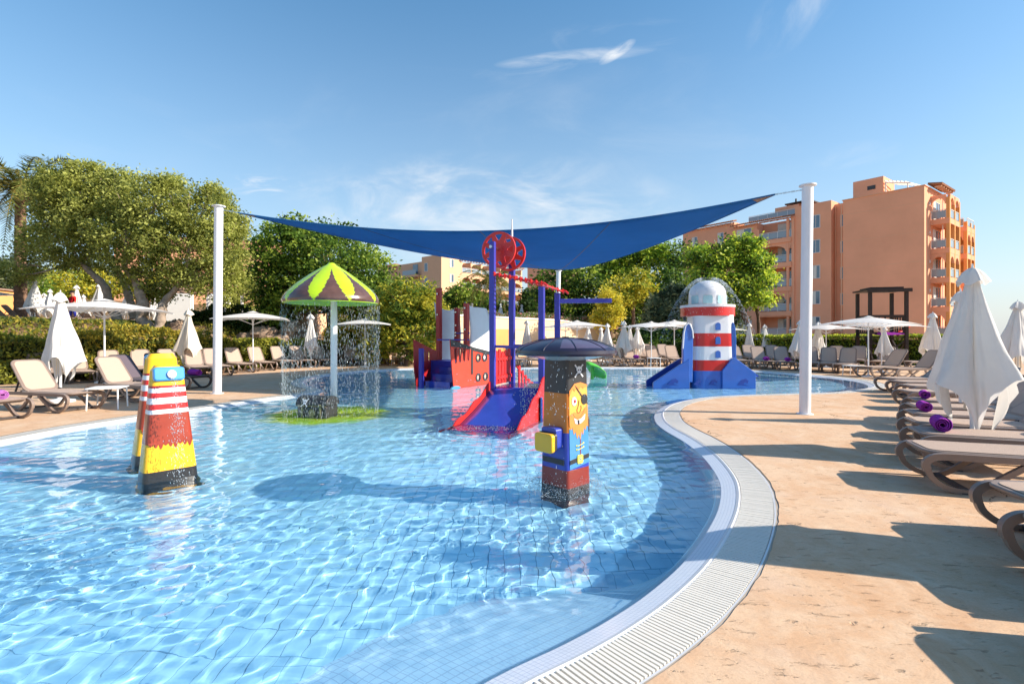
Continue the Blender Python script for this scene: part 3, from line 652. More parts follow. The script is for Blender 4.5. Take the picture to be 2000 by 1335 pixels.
mb = MB(); mb.box((-17.7, -.02, 8.62), (.7, .05, .62)); mb.build('towel', M['towel'], A); mb = MB(); mb.box((-16.6, -.02, 8.62), (.8, .05, .7)); mb.build('towel', M['blue'], A)
eave(A, -22.7, -13.9, 0, 17.45)
mb = MB(); mb.box((-20.8, 6.6, 8.7), (3.58, 12.8, 17.4)); mb.build('wall', M['terracotta'], A)
for z in FL: window(A, -20.9, .17, z + 1.3, 2.2, 1.9, mull=1, curtain=.5)
mb = MB(); mb.box((-16.5, 3.6, 19.2), (3.2, .24, 1.1)); mb.build('parapet', M['terracotta'], A); railing(A, [(-21.5, 2.6), (-14.6, 2.6)], 17.9, 1.1)
mb = MB(); mb.box((-15.2, 6, 19.0), (2.4, 3, 2.0)); mb.build('roof_room', M['terracotta'], A)
mb = MB(); mb.box((-15.2, 5.6, 20.1), (3.4, 3.6, .16)); mb.tube([(-15.9, 5, 20.1), (-15.9, 5, 20.9)], .12, 8); mb.build('roof_slab', M['wood_dark'], A)
mb = MB(); mb.box((-27.0, 7.1, 9.1), (8.7, 13, 18.2)); mb.build('wall', M['terracotta'], A)
for x in (-29.2, -24.8):
    for k in range(5): window(A, x, .59, 16.1 - 3.3 * k, .95, 1.75, mull=1, curtain=.4 if x < -26 else .5)
eave(A, -31.5, -22.5, .6, 18.3)
mb = MB(); mb.box((-31.6, 9, 7.8), (.5, 12, 15.6)); mb.build('wall', M['terracotta'], A)
# right-hand side: stacked balconies
def side_stack(xa, ya, xb, yb, top):
    n_ = [z for z in FL if z < top]
    mb = MB()
    for (x, y) in ((xb - .16, ya + .16), (xb - .16, (ya + yb) / 2), (xb - .16, yb - .16)): mb.box((x, y, top / 2), (.32, .32, top))
    mb.box(((xa + xb) / 2, yb - .12, top / 2 - .3), (xb - xa - .66, .24, top - .6)); mb.build('column', M['orange_wall'], A)
    for k, z in enumerate(n_):
        mb = MB(); mb.box(((xa + xb) / 2 - .005, (ya + yb) / 2, z - .25), (xb - xa + .0, yb - ya + .02, .6)); mb.build('balcony_slab', M['terracotta'], A)
        railing(A, [(xa + .05, ya + .07), (xb - .34, ya + .07)], z + .06, 1.0); railing(A, [(xb - .07, ya + .35), (xb - .07, yb - .35)], z + .06, 1.0)
        if k % 2 == (0 if top > 16 else 1):
            mb = MB(); arch_panel(mb, xa, xb - .34, z + 1.7, z + 2.74, z + 1.72, ya + .02, .25)
            for (u0, u1) in ((ya + .33, (ya + yb) / 2 - .17), ((ya + yb) / 2 + .17, yb - .33)):
                b2 = MB(); arch_panel(b2, u0, u1, z + 1.7, z + 2.74, z + 1.72, 0, .25)
                mb.add([(xb - .02 - p[1], p[0], p[2]) for p in b2.v], [f[::-1] for f in b2.f], 0)
            mb.build('arch', M['terracotta'], A)
        window(A, (ya + yb) / 2, 0.0, z + 1.3, 2.6, 2.2, ax='y', mull=2, curtain=.4)
side_stack(0.0, 2.3, 1.7, 6.6, 17.0)
side_stack(0.0, 9.6, 1.7, 13.4, 15.2)
mb = MB(); mb.box((-4.05, 13.2, 7.6), (8.08, 2.35, 15.2)); mb.build('wall', M['orange_wall'], A)
eave(A, 2.0, 7.4, .3, 18.6, .8, side=True)
mb = MB(); mb.box((.93, 2.45, 11.85), (1.4, .05, .8)); mb.build('towel', M['towel_pink'], A)
for (y, z) in ((3.6, 14.7), (3.4, 8.06), (3.6, 4.76)): plastic_chair(A, .8, y, z, M['white'] if z > 5 else M['black'], 1.0)
for (x, y) in ((-9.35, 1.1), (-8.25, -.07)): mb = MB(); mb.tube([(x, y, .2), (x, y, 17.9)], .06, 6); mb.build('drainpipe', M['terracotta_light'], A)
for (x, z) in ((-15.0, 4.78), (-18.2, 8.08), (-15.0, 11.38), (-18.2, 14.68)):
    mb = MB(); mb.box((x, 1.6, z + .35), (.8, .32, .6)); u_ = mb.build('air_unit', M['win_frame'], A); mb = MB(); mb.prism([(x + .22 * math.cos(k * .5), z + .35 + .22 * math.sin(k * .5)) for k in range(12)], (0, 1.44, 0), (1, 0, 0), (0, 0, 1), .012); mb.build('fan_grille', M['black'], u_)
for z in FL: mb = MB(); mb.box((.02, 1.9, z + 1.9), (.12, .14, .3)); mb.build('wall_lamp', M['white'], A)
mb = MB(); mb.tube([(.95, 2.9, 1.4), (.95, 2.9, 17.0)], .05, 6); mb.build('drainpipe', M['white'], A)

# ------------------------------------------------------------ middle building
B = thing('hotel_building', 'pale terracotta hotel block with arched balconies beyond the middle terrace', 'building', (-13.8, 100, 0), R(49))
FB = [2.3, 5.3, 8.3, 11.3, 14.3]
mb = MB(); mb.box((2.6, 3, 8.7), (5.2, 6, 17.4)); mb.build('wall', M['terracotta_light'], B)
for k in range(5): window(B, 2.7, -.005, 3.9 + 3 * k, 1.1, 1.6, mull=0, curtain=.4)
mb = MB(); mb.box((14.9, 6.2, 8.4), (19.4, 8, 16.8)); mb.build('wall', M['terracotta_light'], B)
mb = MB()
for x in (5.4, 8.2, 11.2, 14.2, 17.2, 20.2, 24.4): mb.box((x, 1.1, 8.3), (.36, 2.18, 16.6))
mb.build('column', M['terracotta_light'], B)
for k, z in enumerate(FB):
    mb = MB(); mb.box((14.9, 1.08, z - .25), (19.3, 2.22, .62)); mb.build('balcony_slab', M['terracotta_light'], B)
    for x in (5.4, 8.2, 11.2, 14.2, 17.2, 20.2):
        xe = {5.4: 8.2, 8.2: 11.2, 11.2: 14.2, 14.2: 17.2, 17.2: 20.2, 20.2: 24.4}[x]
        railing(B, [(x + .2, -.02), (xe - .2, -.02)], z + .07, .95)
        window(B, (x + xe) / 2, 2.18, z + 1.25, 1.7, 2.1, mull=1, curtain=.3)
        if k in (1, 3):
            mb = MB(); arch_panel(mb, x + .18, xe - .18, z + 1.5, z + 2.44, z + 1.52, 0, .25); mb.build('arch', M['terracotta_light'], B)
eave(B, 5.0, 24.8, 0, 16.95, .6)
mb = MB(); mb.box((.0, 3.05, 3), (.02, .02, .02)); 
def side_window(y, z, w=1.0, h=1.7):
    f = MB(); g = MB(); f.box((-.03, y, z), (.08, w, h)); o = f.build('window', M['win_frame'], B); g.box((-.08, y, z), (.02, w - .16, h - .16)); g.build('pane', M['glass'], o)
for z in (15.2, 12.2, 9.2): side_window(4.6, z)
mb = MB(); mb.box((2.8, 10.8, 8.3), (4.6, 9.56, 16.6)); mb.build('wall', M['terracotta_light'], B)
for z in (14.0, 11.0): 
    mb = MB(); mb.box((-.1, 9.2, z - .3), (1.3, 4.5, .5)); mb.build('balcony_slab', M['terracotta_light'], B)
    f = MB(); f.box((-.7, 9.2, z + .45), (.05, 4.4, .95)); f.build('railing', M['rail_glass'], B)
mb = MB(); mb.box((.44, 8.6, 15.2), (.05, 1.6, 2.0)); mb.box((.44, 11.0, 12.0), (.05, 1.6, 2.0)); mb.build('door_glass', M['glass'], B)
mb = MB(); mb.box((2.6, 18.4, 8.2), (6.2, 5.6, 16.4)); mb.build('wall', M['terracotta_light'], B)
for z in (14.8, 11.8): side_window(17.2, z); side_window(20.0, z)
mb = MB(); mb.lathe([(5.0, 0), (.2, 1.1), (0, 1.1)], 4, 0, (2.6, 18.4, 16.42), a0=R(45), a1=R(405)); mb.build('roof', M['roof_tile'], B)
C = thing('annex_building', 'shaded terracotta wall of the annex behind the small dark cypress', 'building', (2.9, 96, 0), R(-8))
mb = MB(); mb.box((5.0, 8, 8.0), (10, 16, 16)); mb.build('wall', M['terracotta'], C)
mb = MB(); mb.box((5.0, 8, 16.05), (10.3, 16.3, .1)); mb.build('parapet', M['terracotta_light'], C)
mb = MB(); mb.box((0.0, -.006, 5), (.02, .02, .02))
# village behind the left trees
hv = thing('hillside_house', 'low terracotta house half hidden behind the olive trees', 'building', (-37, 62, 6.0), R(20))
mb = MB(); mb.box((0, 0, 2.2), (16, 8, 6.4)); mb.build('wall', M['terracotta'], hv)
mb = MB(); mb.prism([(-4.4, 0), (4.4, 0), (0, 1.9)], (-8.3, 0, 5.4), (0, 1, 0), (0, 0, 1), 16.6); mb.build('roof', M['roof_tile'], hv)
for x in (-5, -1, 3): window(hv, x, -4.01, 3.4, 1.2, 1.5)
tv_ = thing('terrace_bar', 'orange walled poolside bar at the left edge under an open umbrella', 'building', (-36.2, 33.5, 2.1), R(10))
mb = MB(); mb.box((0, 0, 1.1), (5, 3, 2.6)); mb.build('wall', M['orange_wall'], tv_)
mb = MB(); mb.box((0, 0, 2.45), (5.3, 3.3, .1)); mb.build('roof', M['timber'], tv_)
pg = thing('pergola', 'white pergola with screens behind the olive trunks', 'pergola', (-23.5, 36, 2.1), R(12))
for x in (-1.2, .9, 3.3, 5.6):
    for y in (0, 3): MB().bar((x, y, -.2), (x, y, 2.5), .16).build('post', M['white_wall'], pg)
mb = MB(); mb.bar((-1.3, 0, 2.58), (5.8, 0, 2.58), .16); mb.bar((-1.3, 3, 2.58), (5.8, 3, 2.58), .16)
for k in range(14): mb.bar((-1.2 + k * .52, -.3, 2.72), (-1.2 + k * .52, 3.3, 2.72), .08, .12)
mb.build('beam', M['timber'], pg)
mb = MB(); mb.box((-.15, -.1, 1.2), (2.0, .04, 2.3)); mb.build('screen', M['white_wall'], pg)
mb = MB(); mb.bar((3.4, 0, 1.0), (5.5, 0, 1.0), .07); mb.bar((3.4, 0, .5), (5.5, 0, .5), .05); mb.build('railing', M['white_wall'], pg)

# ------------------------------------------------------------ lookout towers
def tower(name, label, loc, rz, w, d_, deck, top, mt, roof_out, stair):
    t = thing(name, label, 'lookout tower', loc, rz)
    for a in (-1, 1):
        for b_ in (-1, 1):
            mb = MB(); mb.bar((a * w / 2, b_ * d_ / 2, 0), (a * w / 2, b_ * d_ / 2, top), .14); mb.build('post', mt, t)
    for k in range(6):
        mb = MB(); mb.box((0, -d_ / 2 + d_ * (k + .5) / 6, deck), (w + .2, d_ / 6 - .02, .06)); mb.build('deck_board', mt, t)
    mb = MB(); mb.box((0, 0, top + .08), (w + roof_out, d_ + roof_out, .07)); mb.box((0, -(d_ + roof_out) / 2, top + .02), (w + roof_out, .05, .16)); mb.box((0, 0, top + .17), (w * .7 + roof_out, d_ * .6 + roof_out, .08)); mb.build('roof', mt, t)
    for (p, q) in (((-w / 2, -d_ / 2), (w / 2, -d_ / 2)), ((-w / 2, -d_ / 2), (-w / 2, d_ / 2)), ((w / 2, -d_ / 2), (w / 2, d_ / 2))):
        mb = MB(); mb.bar((*p, deck + 1.0), (*q, deck + 1.0), .07, .12); mb.bar((*p, deck + .18), (*q, deck + .18), .05, .08); mb.build('rail', mt, t)
        for k in range(6):
            u = (k + .5) / 6; x, y = p[0] + (q[0] - p[0]) * u, p[1] + (q[1] - p[1]) * u
            mb = MB(); mb.bar((x, y, deck + .2), (x, y, deck + .95), .09, .03); mb.build('baluster', mt, t)
    mb = MB()
    for (a, b_) in ((-1, 1), (1, -1)):
        mb.bar((a * w / 2, -d_ / 2, .1), (b_ * w / 2, -d_ / 2, deck - .15), .07, .05); mb.bar((w / 2, a * d_ / 2, .1), (w / 2, b_ * d_ / 2, deck - .15), .07, .05)
    mb.build('brace', mt, t)
    if stair:
        for s_ in (-.3, .3):
            mb = MB(); mb.bar((-w / 2 + .1 + s_, -d_ / 2 - 1.0, 0), (-w / 2 + .1 + s_, -d_ / 2, deck), .05, .12); mb.build('stringer', mt, t)
        for k in range(6):
            mb = MB(); mb.box((-w / 2 + .1, -d_ / 2 - 1.0 + (k + .5) / 6, (k + .5) / 6 * deck), (.58, .2, .04)); mb.build('tread', mt, t)
    return t
tower('lookout_tower', 'dark stained timber lifeguard tower in front of the big terracotta wall', (18.6, 25.8, 0), R(-14), 1.55, 1.5, 1.45, 3.68, M['wood_dark'], .35, True)
tower('lookout_tower', 'small warm timber lookout tower on the terrace right of the blue frame', (7.7, 51, ZT - .3), R(25), 1.55, 1.55, 1.2, 3.25, M['wood'], .12, False)
rt = MB(); rt.tube([(0, 0, .08), (.35, .1, .2), (.75, .2, .55)], .11, 10); o = rt.build('rescue_buoy', M['red'], None, 40); o.location = (18.95, 25.2, 1.50); tag(o, 'red rescue buoy leaning on the dark timber tower deck', 'buoy')
tw_ = MB(); tw_.box((0, 0, .07), (1.1, .5, .12)); o = tw_.build('towel', M['towel'], None); o.location = (18.5, 25.1, 1.50); tag(o, 'crumpled purple towel on the deck of the dark lifeguard tower', 'towel')
for vz in o.data.vertices: vz.co.z += random.uniform(-.03, .05)

# ------------------------------------------------------------ shade sail and its poles
def sail_pole(label, base, top, r):
    t = thing('sail_pole', label, 'pole', base, 0, 'white poles holding the shade sail')
    tp = Vector(top) - Vector(base)
    mb = MB(); mb.tube([(0, 0, 0), tp], r, 24); mb.build('shaft', M['pole'], t, 40)
    mb = MB(); mb.lathe([(0, .02), (r * 1.55, .02), (r * 1.55, 0), (r, 0)], 24, 0, tp); mb.build('cap_plate', M['pole'], t, 30)
    mb = MB(); mb.lathe([(r, .012), (r * 1.5, .012), (r * 1.5, 0)], 24); mb.build('base_plate', M['pole'], t, 30)
    return t
PL, PLt = G(424, 768), Vector((-7.59, 13.25, 4.83)); PR, PRt = G(1572, 808), Vector((5.66, 9.8, 4.36)); PB = Vector((2.2, 25.3, 0)); PBt = Vector((2.3, 25.3, 4.68))
sail_pole('thick white steel pole left, holding the left corner of the blue sail', PL, PLt, .104)
sail_pole('thick white steel pole right, rising from the deck in front of the terracotta building', PR, PRt, .099)
sail_pole('distant white steel pole behind the blue frame holding the rear sail corner', PB, PBt, .11)
cL = PLt + Vector((.42, .15, -.12)); cR = PRt + Vector((-.55, .15, -.12)); cB = PBt + Vector((0, -.25, .05))
ss = thing('shade_sail', 'large blue triangular shade sail stretched between three white poles', 'shade sail')
nS = 40
def sail_pt(u, v, w):
    p = cL * u + cR * v + cB * w; cen = (cL + cR + cB) / 3
    def inw(a, b): m = (a + b) / 2; d = cen - m; d.z = 0; return d.normalized()
    p = p + inw(cL, cR) * (4 * u * v * 1.0) + inw(cL, cB) * (4 * u * w * .25) + inw(cR, cB) * (4 * v * w * .35)
    p.z -= 4 * u * v * .40 + 4 * u * w * .34 + 4 * v * w * .42 + 27 * u * v * w * .05
    return p
V = []; idx = {}
for i in range(nS + 1):
    for j in range(nS + 1 - i):
        idx[i, j] = len(V); V.append(sail_pt(i / nS, j / nS, 1 - (i + j) / nS))
Fc = []
for i in range(nS):
    for j in range(nS - i):
        Fc.append((idx[i, j], idx[i + 1, j], idx[i, j + 1]))
        if j < nS - i - 1: Fc.append((idx[i + 1, j], idx[i + 1, j + 1], idx[i, j + 1]))
mb = MB(); mb.add(V, Fc); o = mb.build('cloth', M['sail_blue'], ss, 180); sd = o.modifiers.new('thickness', 'SOLIDIFY'); sd.thickness = .006
def edge(a, b, c): return [sail_pt(*(Vector(a) * (1 - t) + Vector(b) * t)) for t in [k / 30 for k in range(31)]]
for a, b in (((1, 0, 0), (0, 1, 0)), ((1, 0, 0), (0, 0, 1)), ((0, 1, 0), (0, 0, 1))):
    mb = MB(); mb.tube(edge(a, b, 0), .016, 6); mb.build('hem_cable', M['sail_blue'], ss, 60)
for t in (.25, .5, .75):
    pts = [sail_pt(1 - t - (1 - t) * k / 16, t * (1 - k / 16), k / 16) - Vector((0, 0, .008)) for k in range(17)]
    mb = MB(); mb.tube(pts, .010, 5); mb.build('seam', M['black'], ss, 60)
for (a, b) in ((cL, PLt), (cR, PRt), (cB, PBt)):
    b = Vector(b) - Vector((0, 0, .06)); mb = MB(); L = (b - a).length; n = max(3, int(L / .07))
    for k in range(n):
        p = a.lerp(b, k / n); q = a.lerp(b, (k + .9) / n); mb.bar(p, q, .028 if k % 2 else .014, .014 if k % 2 else .028)
    mb.build('tension_chain', M['steel'], ss)
for (a, e1, e2) in (((1, 0, 0), (.97, .03, 0), (.97, 0, .03)), ((0, 1, 0), (.03, .97, 0), (0, .97, .03)), ((0, 0, 1), (.05, 0, .95), (0, .05, .95))):
    up = Vector((0, 0, .012)); T3 = [sail_pt(*a) + up, sail_pt(*e1) + up, sail_pt(*e2) + up]; D3 = [p - up * 2 for p in T3]
    mb = MB(); mb.add(T3 + D3, [(0, 1, 2), (5, 4, 3), (0, 3, 4, 1), (1, 4, 5, 2), (2, 5, 3, 0)]); mb.build('corner_patch', M['timber'], ss)
# ------------------------------------------------------------ water drops (uncountable)
def drops(name, label, cat, pts, mt=None, size=(.006, .03), parent=None):
    """pts: list of (position, direction, scale); each a thin spindle"""
    n = len(pts); a = np.array([p[0][:] for p in pts]); d = np.array([Vector(p[1]).normalized()[:] for p in pts]); s = np.array([p[2] for p in pts])[:, None]
    ref = np.where(np.abs(d[:, 2:3]) < .9, np.array([[0, 0, 1.]]), np.array([[1., 0, 0]])); x = np.cross(d, ref); x /= np.linalg.norm(x, axis=1)[:, None]; y = np.cross(d, x)
    w, L = size; V = np.stack([a - d * L * s, a + x * w * s, a + (-.5 * x + .87 * y) * w * s, a + (-.5 * x - .87 * y) * w * s, a + d * L * s], 1).reshape(-1, 3)
    T = np.array([(0, 2, 1), (0, 3, 2), (0, 1, 3), (4, 1, 2), (4, 2, 3), (4, 3, 1)]); Q = (T[None] + 5 * np.arange(n)[:, None, None]).reshape(-1, 3)
    o = npmesh(name, V, Q, mt or M['drop'], smooth=True, parent=parent)
    if parent is None: tag(o, label, cat)
    o['kind'] = 'stuff'; return o
rd = random.Random(5)

# ------------------------------------------------------------ mushroom shower (lime and brown palm canopy)
MC = Vector((-3.72, 10.55, 0))
t = thing('mushroom_shower', 'lime and brown toadstool water shower on a white pole with painted palm leaves', 'water shower', MC)
mb = MB(); mb.tube([(.05, 0, ZF), (.05, 0, 2.35)], .066, 20); mb.build('pole', M['pole'], t, 40)
prof = [(.93, 0), (.955, .05), (.935, .12), (.885, .20), (.80, .29), (.70, .375), (.58, .465), (.46, .555), (.34, .64), (.24, .705), (.15, .76), (.10, .79), (.06, .83), (0, .84)]
pf = []
for (r0, z0), (r1, z1) in zip(prof, prof[1:]):
    for k in range(4): pf.append((r0 + (r1 - r0) * k / 4, z0 + (z1 - z0) * k / 4))
pf.append(prof[-1])
def leafy(i, k, n=320):
    a = (k + .5) / n * 9 + .25; fr = abs((a % 1) - .5) * 2      # 1 at leaf rib, 0 between leaves
    z = pf[i][1] / .84
    if z > .80: return 0
    wdt = (.10 + 1.30 * max(0, z - .02) ** .75)        # lime leaf widens upward
    jag = .10 * ((z * 9) % 1) * (1 if z > .1 else 0)
    return 0 if (1 - fr) < wdt * .80 + jag - .05 else 1
mb = MB(); mb.lathe(pf, 320, 0, (0, 0, 2.16), mf=leafy); mb.build('canopy', [M['lime'], M['brown_gloss']], t, 60)
mb = MB(); mb.lathe([(.07, .16), (.5, .13), (.85, .03), (.93, 0), (.935, .012)], 64, 0, (0, 0, 2.155)); mb.build('underside', M['lime'], t, 60)
pts = []
for _ in range(5200):
    a = rd.uniform(0, 2 * math.pi); h = rd.random() ** .8 * 2.2; r = .92 + rd.gauss(0, .02) + .03 * (1 - h / 2.2)
    pts.append((MC + Vector((r * math.cos(a), r * math.sin(a), 2.13 - h)), (rd.gauss(0, .05), rd.gauss(0, .05), -1), rd.uniform(.5, 1.25)))
drops('water_curtain', 'curtain of falling drops around the lime and brown mushroom shower', 'water', pts, size=(.0026, .040))
mb = MB(); mb.lathe([(1.35, ZF + .012), (1.15, ZF + .04), (.8, ZF + .06), (.4, ZF + .07), (0, ZF + .07)], 48, 0, (0, 0, 0))
ip = mat('island_paint', (.34, .66, .03), .5, .3, vscale=1.1, col2=(.72, .62, .04))
_n, _l = ip.node_tree.nodes, ip.node_tree.links; _b = _n['Principled BSDF']; _src = _b.inputs['Base Color'].links[0].from_socket
_c = _n.new('ShaderNodeTexCoord'); _g = _n.new('ShaderNodeVectorMath'); _g.operation = 'LENGTH'; _l.new(_c.outputs['Object'], _g.inputs[0]); _z = _n.new('ShaderNodeTexNoise'); _z.inputs['Scale'].default_value = 3.0; _z.inputs['Detail'].default_value = 6; _l.new(_c.outputs['Object'], _z.inputs['Vector'])
_a = _n.new('ShaderNodeMath'); _a.operation = 'MULTIPLY_ADD'; _l.new(_z.outputs[0], _a.inputs[0]); _a.inputs[1].default_value = .65; _l.new(_g.outputs['Value'], _a.inputs[2]); _r = _n.new('ShaderNodeMapRange'); _r.inputs[1].default_value = 1.40; _r.inputs[2].default_value = 1.72; _l.new(_a.outputs[0], _r.inputs[0])
_m = _n.new('ShaderNodeMix'); _m.data_type = 'RGBA'; _l.new(_r.outputs[0], _m.inputs['Factor']); _l.new(_src, _m.inputs[6]); _m.inputs[7].default_value = (*TB1, 1); _l.new(_m.outputs[2], _b.inputs['Base Color'])
o = mb.build('painted_island', ip, None, 60); o.location = (MC.x - .02, MC.y - .1, 0); tag(o, 'yellow green painted mound under the water around the black chest', 'mound'); o.cycles.is_caustics_receiver = True
# treasure chest
ch = thing('treasure_chest', 'black treasure chest with white skull and crossed bones standing in the pool', 'chest', (-3.84, 10.12, -.05), R(-14))
def rbox(x, y, z0, z1, r): 
    return rrect(-x / 2, x / 2, -y / 2, y / 2, r)
mb = MB(); mb.prism(rbox(.66, .42, 0, 0, .05), (0, 0, -.3), (1, 0, 0), (0, 1, 0), .48); mb.build('box', M['black'], ch, 40, bevel=.02)
lidp = [(-.22, 0)] + [(-.22 * math.cos(R(a)), .03 + .15 * math.sin(R(a))) for a in range(0, 181, 15)] + [(.22, 0)]
mb = MB(); mb.prism(lidp, (-.34, 0, .19), (0, 1, 0), (0, 0, 1), .68); mb.build('lid', M['black'], ch, 40, bevel=.01)
gold = mat('dull_gold_paint', (.30, .24, .12), .5, var=.2)
mb = MB()
for x in (-.2, .2): mb.box((x, -.213, .03), (.04, .02, .26)); mb.bar((x, -.225, .2), (x, -.15, .33), .04, .012)
mb.box((0, -.214, .185), (.64, .012, .016)); mb.build('strap', gold, ch)
mb = MB(); mb.prism(arc(0, 0, .07, 0, 360, 14)[:-1], (.02, -.212, .06), (1, 0, 0), (0, 0, 1), .012); mb.build('lock_plate', gold, ch)
def skull(parent, o, ux, uz, nrm, s):
    """flat painted skull with crossed bones, a few mm proud of the surface"""
    o, ux, uz, nrm = Vector(o), Vector(ux), Vector(uz), Vector(nrm)
    wm = M['lh_white']; base = o + nrm * .001
    sh = [(.42 * math.cos(R(a)), .22 + .40 * math.sin(R(a))) for a in range(-25, 206, 15)] + [(-.26, -.02), (-.26, -.28), (-.12, -.20), (-.1, -.30), (0, -.22), (.1, -.30), (.12, -.20), (.26, -.28), (.26, -.02)]
    mb = MB(); mb.prism([(a * s, b * s) for a, b in sh], base, ux, uz, .004); sk = mb.build('skull', wm, parent)
    mb = MB()
    for dx_ in (-.17, .17): mb.prism([(dx_ * s + .09 * s * math.cos(R(a)), .16 * s + .09 * s * math.sin(R(a))) for a in range(0, 360, 40)], base + nrm * .004, ux, uz, .003)
    mb.build('eye_hole', M['black'], sk)
    for sg in (-1, 1):
        dv = (ux * sg * .8 + uz * .95).normalized(); pv = nrm.cross(dv)
        bn = [(-1, .10), (-.86, .07), (.86, .07), (1, .10), (1.04, -.0), (1, -.10), (.86, -.07), (-.86, -.07), (-1, -.10), (-1.04, 0)]
        c0 = o + nrm * (.0005 if sg > 0 else .0012)
        mb = MB(); mb.prism([(a * s * .95, b * s * 1.2) for a, b in bn], c0 + uz * .05 * s, dv, pv, -.002); mb.build('bone', wm, parent)
q = R(24); dn_ = Vector((0, -math.cos(q), math.sin(q))); skull(ch, (-.13, -.226, .245), (1, 0, 0), (0, math.sin(q), math.cos(q)), dn_, .11)

# ------------------------------------------------------------ pirate spray post
PC = Vector((.545, 5.22, 0)); pz = lambda py, d=4.86: HC - (py - HOR) * d / F
pr = thing('pirate_spray_post', 'square pirate figure post with black umbrella hat, eye patch and orange beard in the pool', 'water shower', PC, R(42)); pr.scale = (1.17, 1.17, 1.0)
skyb = mat('jacket_blue', (.07, .27, .55), .3, coat=.3, var=.05); royal = mat('jacket_side_blue', (.03, .06, .40), .3, coat=.3)
org = mat('hair_orange', (.58, .17, .02), .35, coat=.3, var=.1, vscale=8); beard = mat('beard_orange', (.82, .27, .06), .4, coat=.3, var=.08, vscale=12)
face = mat('face_yellow', (.86, .50, .07), .35, coat=.3, col2=(.88, .40, .10), vscale=5); maroon = mat('trouser_maroon', (.26, .035, .02), .3, coat=.3)
yel = mat('bright_yellow', (.88, .47, .015), .3, coat=.4, var=.04); lyel = mat('buckle_yellow', (.86, .78, .10), .4)
bands = [(ZF, 4), (pz(962), 4), (pz(962), 3), (pz(926), 3), (pz(926), 2), (pz(851), 2), (pz(851), 1), (pz(772), 1), (pz(772), 0), (1.32, 0)]
mb = MB(); secs = []
for z, m_ in bands:
    hw = .158 - .022 * max(0, (z + .05)) / 1.35
    secs.append(([(a, b, z) for a, b in rrect(-hw, hw, -hw, hw, .035, 4)], m_))
n_ = len(secs[0][0])
for k in range(len(secs) - 1):
    (A_, m_), (B_, _) = secs[k], secs[k + 1]
    if abs(A_[0][2] - B_[0][2]) < 1e-6: continue
    mb.add(A_ + B_, [(i, (i + 1) % n_, n_ + (i + 1) % n_, n_ + i) for i in range(n_)], m_)
mb.add(secs[-1][0], [tuple(range(n_))], 0)
mb.build('body', [M['black'], org, royal, maroon, M['frame_dark']], pr, 50)
# front art lives on the local -y face (it looks to the right of the camera)
def hwz(z): return .158 - .022 * max(0, (z + .05)) / 1.35
def plate(name, poly, mt, lift=.0015, th=.0025, parent=pr):
    """poly in (u, z); placed on the front face, following its slight batter"""
    V = []; n = len(poly)
    for dl in (0, th): V += [(u, -hwz(z) - lift - dl, z) for u, z in poly]
    mb = MB(); mb.add(V, [tuple(range(n - 1, -1, -1)), tuple(range(n, 2 * n))][::-1] + [(i, (i + 1) % n, n + (i + 1) % n, n + i) for i in range(n)]); return mb.build(name, mt, parent)
def zz(py): return HC - (py - HOR) * 4.80 / F
W2 = .118
plate('jacket_front', [(-W2, zz(928)), (W2 + .012, zz(921)), (W2 + .004, zz(838)), (-W2, zz(846))], skyb)
plate('face', [(-W2, zz(850)), (W2, zz(850)), (W2 - .004, zz(760)), (.03, zz(755)), (-.05, zz(757)), (-W2 + .006, zz(768))], face, .001)
bd = [(-W2, zz(818)), (-.06, zz(812)), (0, zz(816)), (.06, zz(810)), (W2, zz(800)), (W2 + .003, zz(846)), (.100, zz(843)), (.085, zz(853)), (.068, zz(846)), (.052, zz(862)), (.035, zz(852)), (.018, zz(872)), (-.002, zz(858)), (-.022, zz(868)), (-.045, zz(852)), (-.065, zz(858)), (-.085, zz(842)), (-.102, zz(848)), (-W2, zz(838))]
plate('beard', bd, beard, .004)
plate('hairline', [(-W2 + .004, zz(768)), (-.05, zz(754)), (.03, zz(752)), (W2 - .004, zz(758)), (W2 - .004, zz(762)), (.06, zz(765)), (.04, zz(761)), (0, zz(768)), (-.02, zz(761)), (-.05, zz(770)), (-.07, zz(764)), (-W2 + .004, zz(779))], beard, .004)
ell = lambda cx, cy, rx, ry, n=20: [(cx + rx * math.cos(2 * math.pi * k / n), cy + ry * math.sin(2 * math.pi * k / n)) for k in range(n)]
e = plate('eye', ell(-.055, zz(790), .030, .044), M['lh_white'], .005); plate('pupil', ell(-.050, zz(790), .012, .018), M['red_dark'], .008, parent=e)
plate('eye_patch', ell(.075, zz(788), .040, .052), M['black'], .006)
plate('strap', [(-.045, zz(759)), (-.039, zz(758)), (.060, zz(783)), (.054, zz(786))], M['black'], .0055); plate('strap', [(.092, zz(793)), (.115, zz(799)), (.115, zz(797)), (.096, zz(790))], M['black'], .0055)
ln = MB(); 
def fline(pts, r=.0028): return MB().tube([(u, -hwz(z) - .006, z) for u, z in pts], r, 5)
fline([(.005, zz(789)), (-.003, zz(800)), (-.022, zz(808)), (-.018, zz(814)), (0, zz(815)), (.02, zz(812)), (.034, zz(806)), (.03, zz(800))]).build('nose', M['black'], pr)
fline([(-.075, zz(815)), (-.055, zz(822)), (-.03, zz(826)), (.02, zz(824)), (.06, zz(814)), (.075, zz(808))], .0022).build('smile_line', M['black'], pr)
sm_ = plate('teeth', [(-.062, zz(824)), (-.02, zz(829)), (.03, zz(827)), (.082, zz(818)), (.072, zz(830)), (.03, zz(836)), (-.02, zz(838)), (-.05, zz(835))], M['lh_white'], .007)
plate('gap_tooth', [(-.022, zz(829)), (.002, zz(829)), (.002, zz(838)), (-.018, zz(838))], M['black'], .0098, parent=sm_)
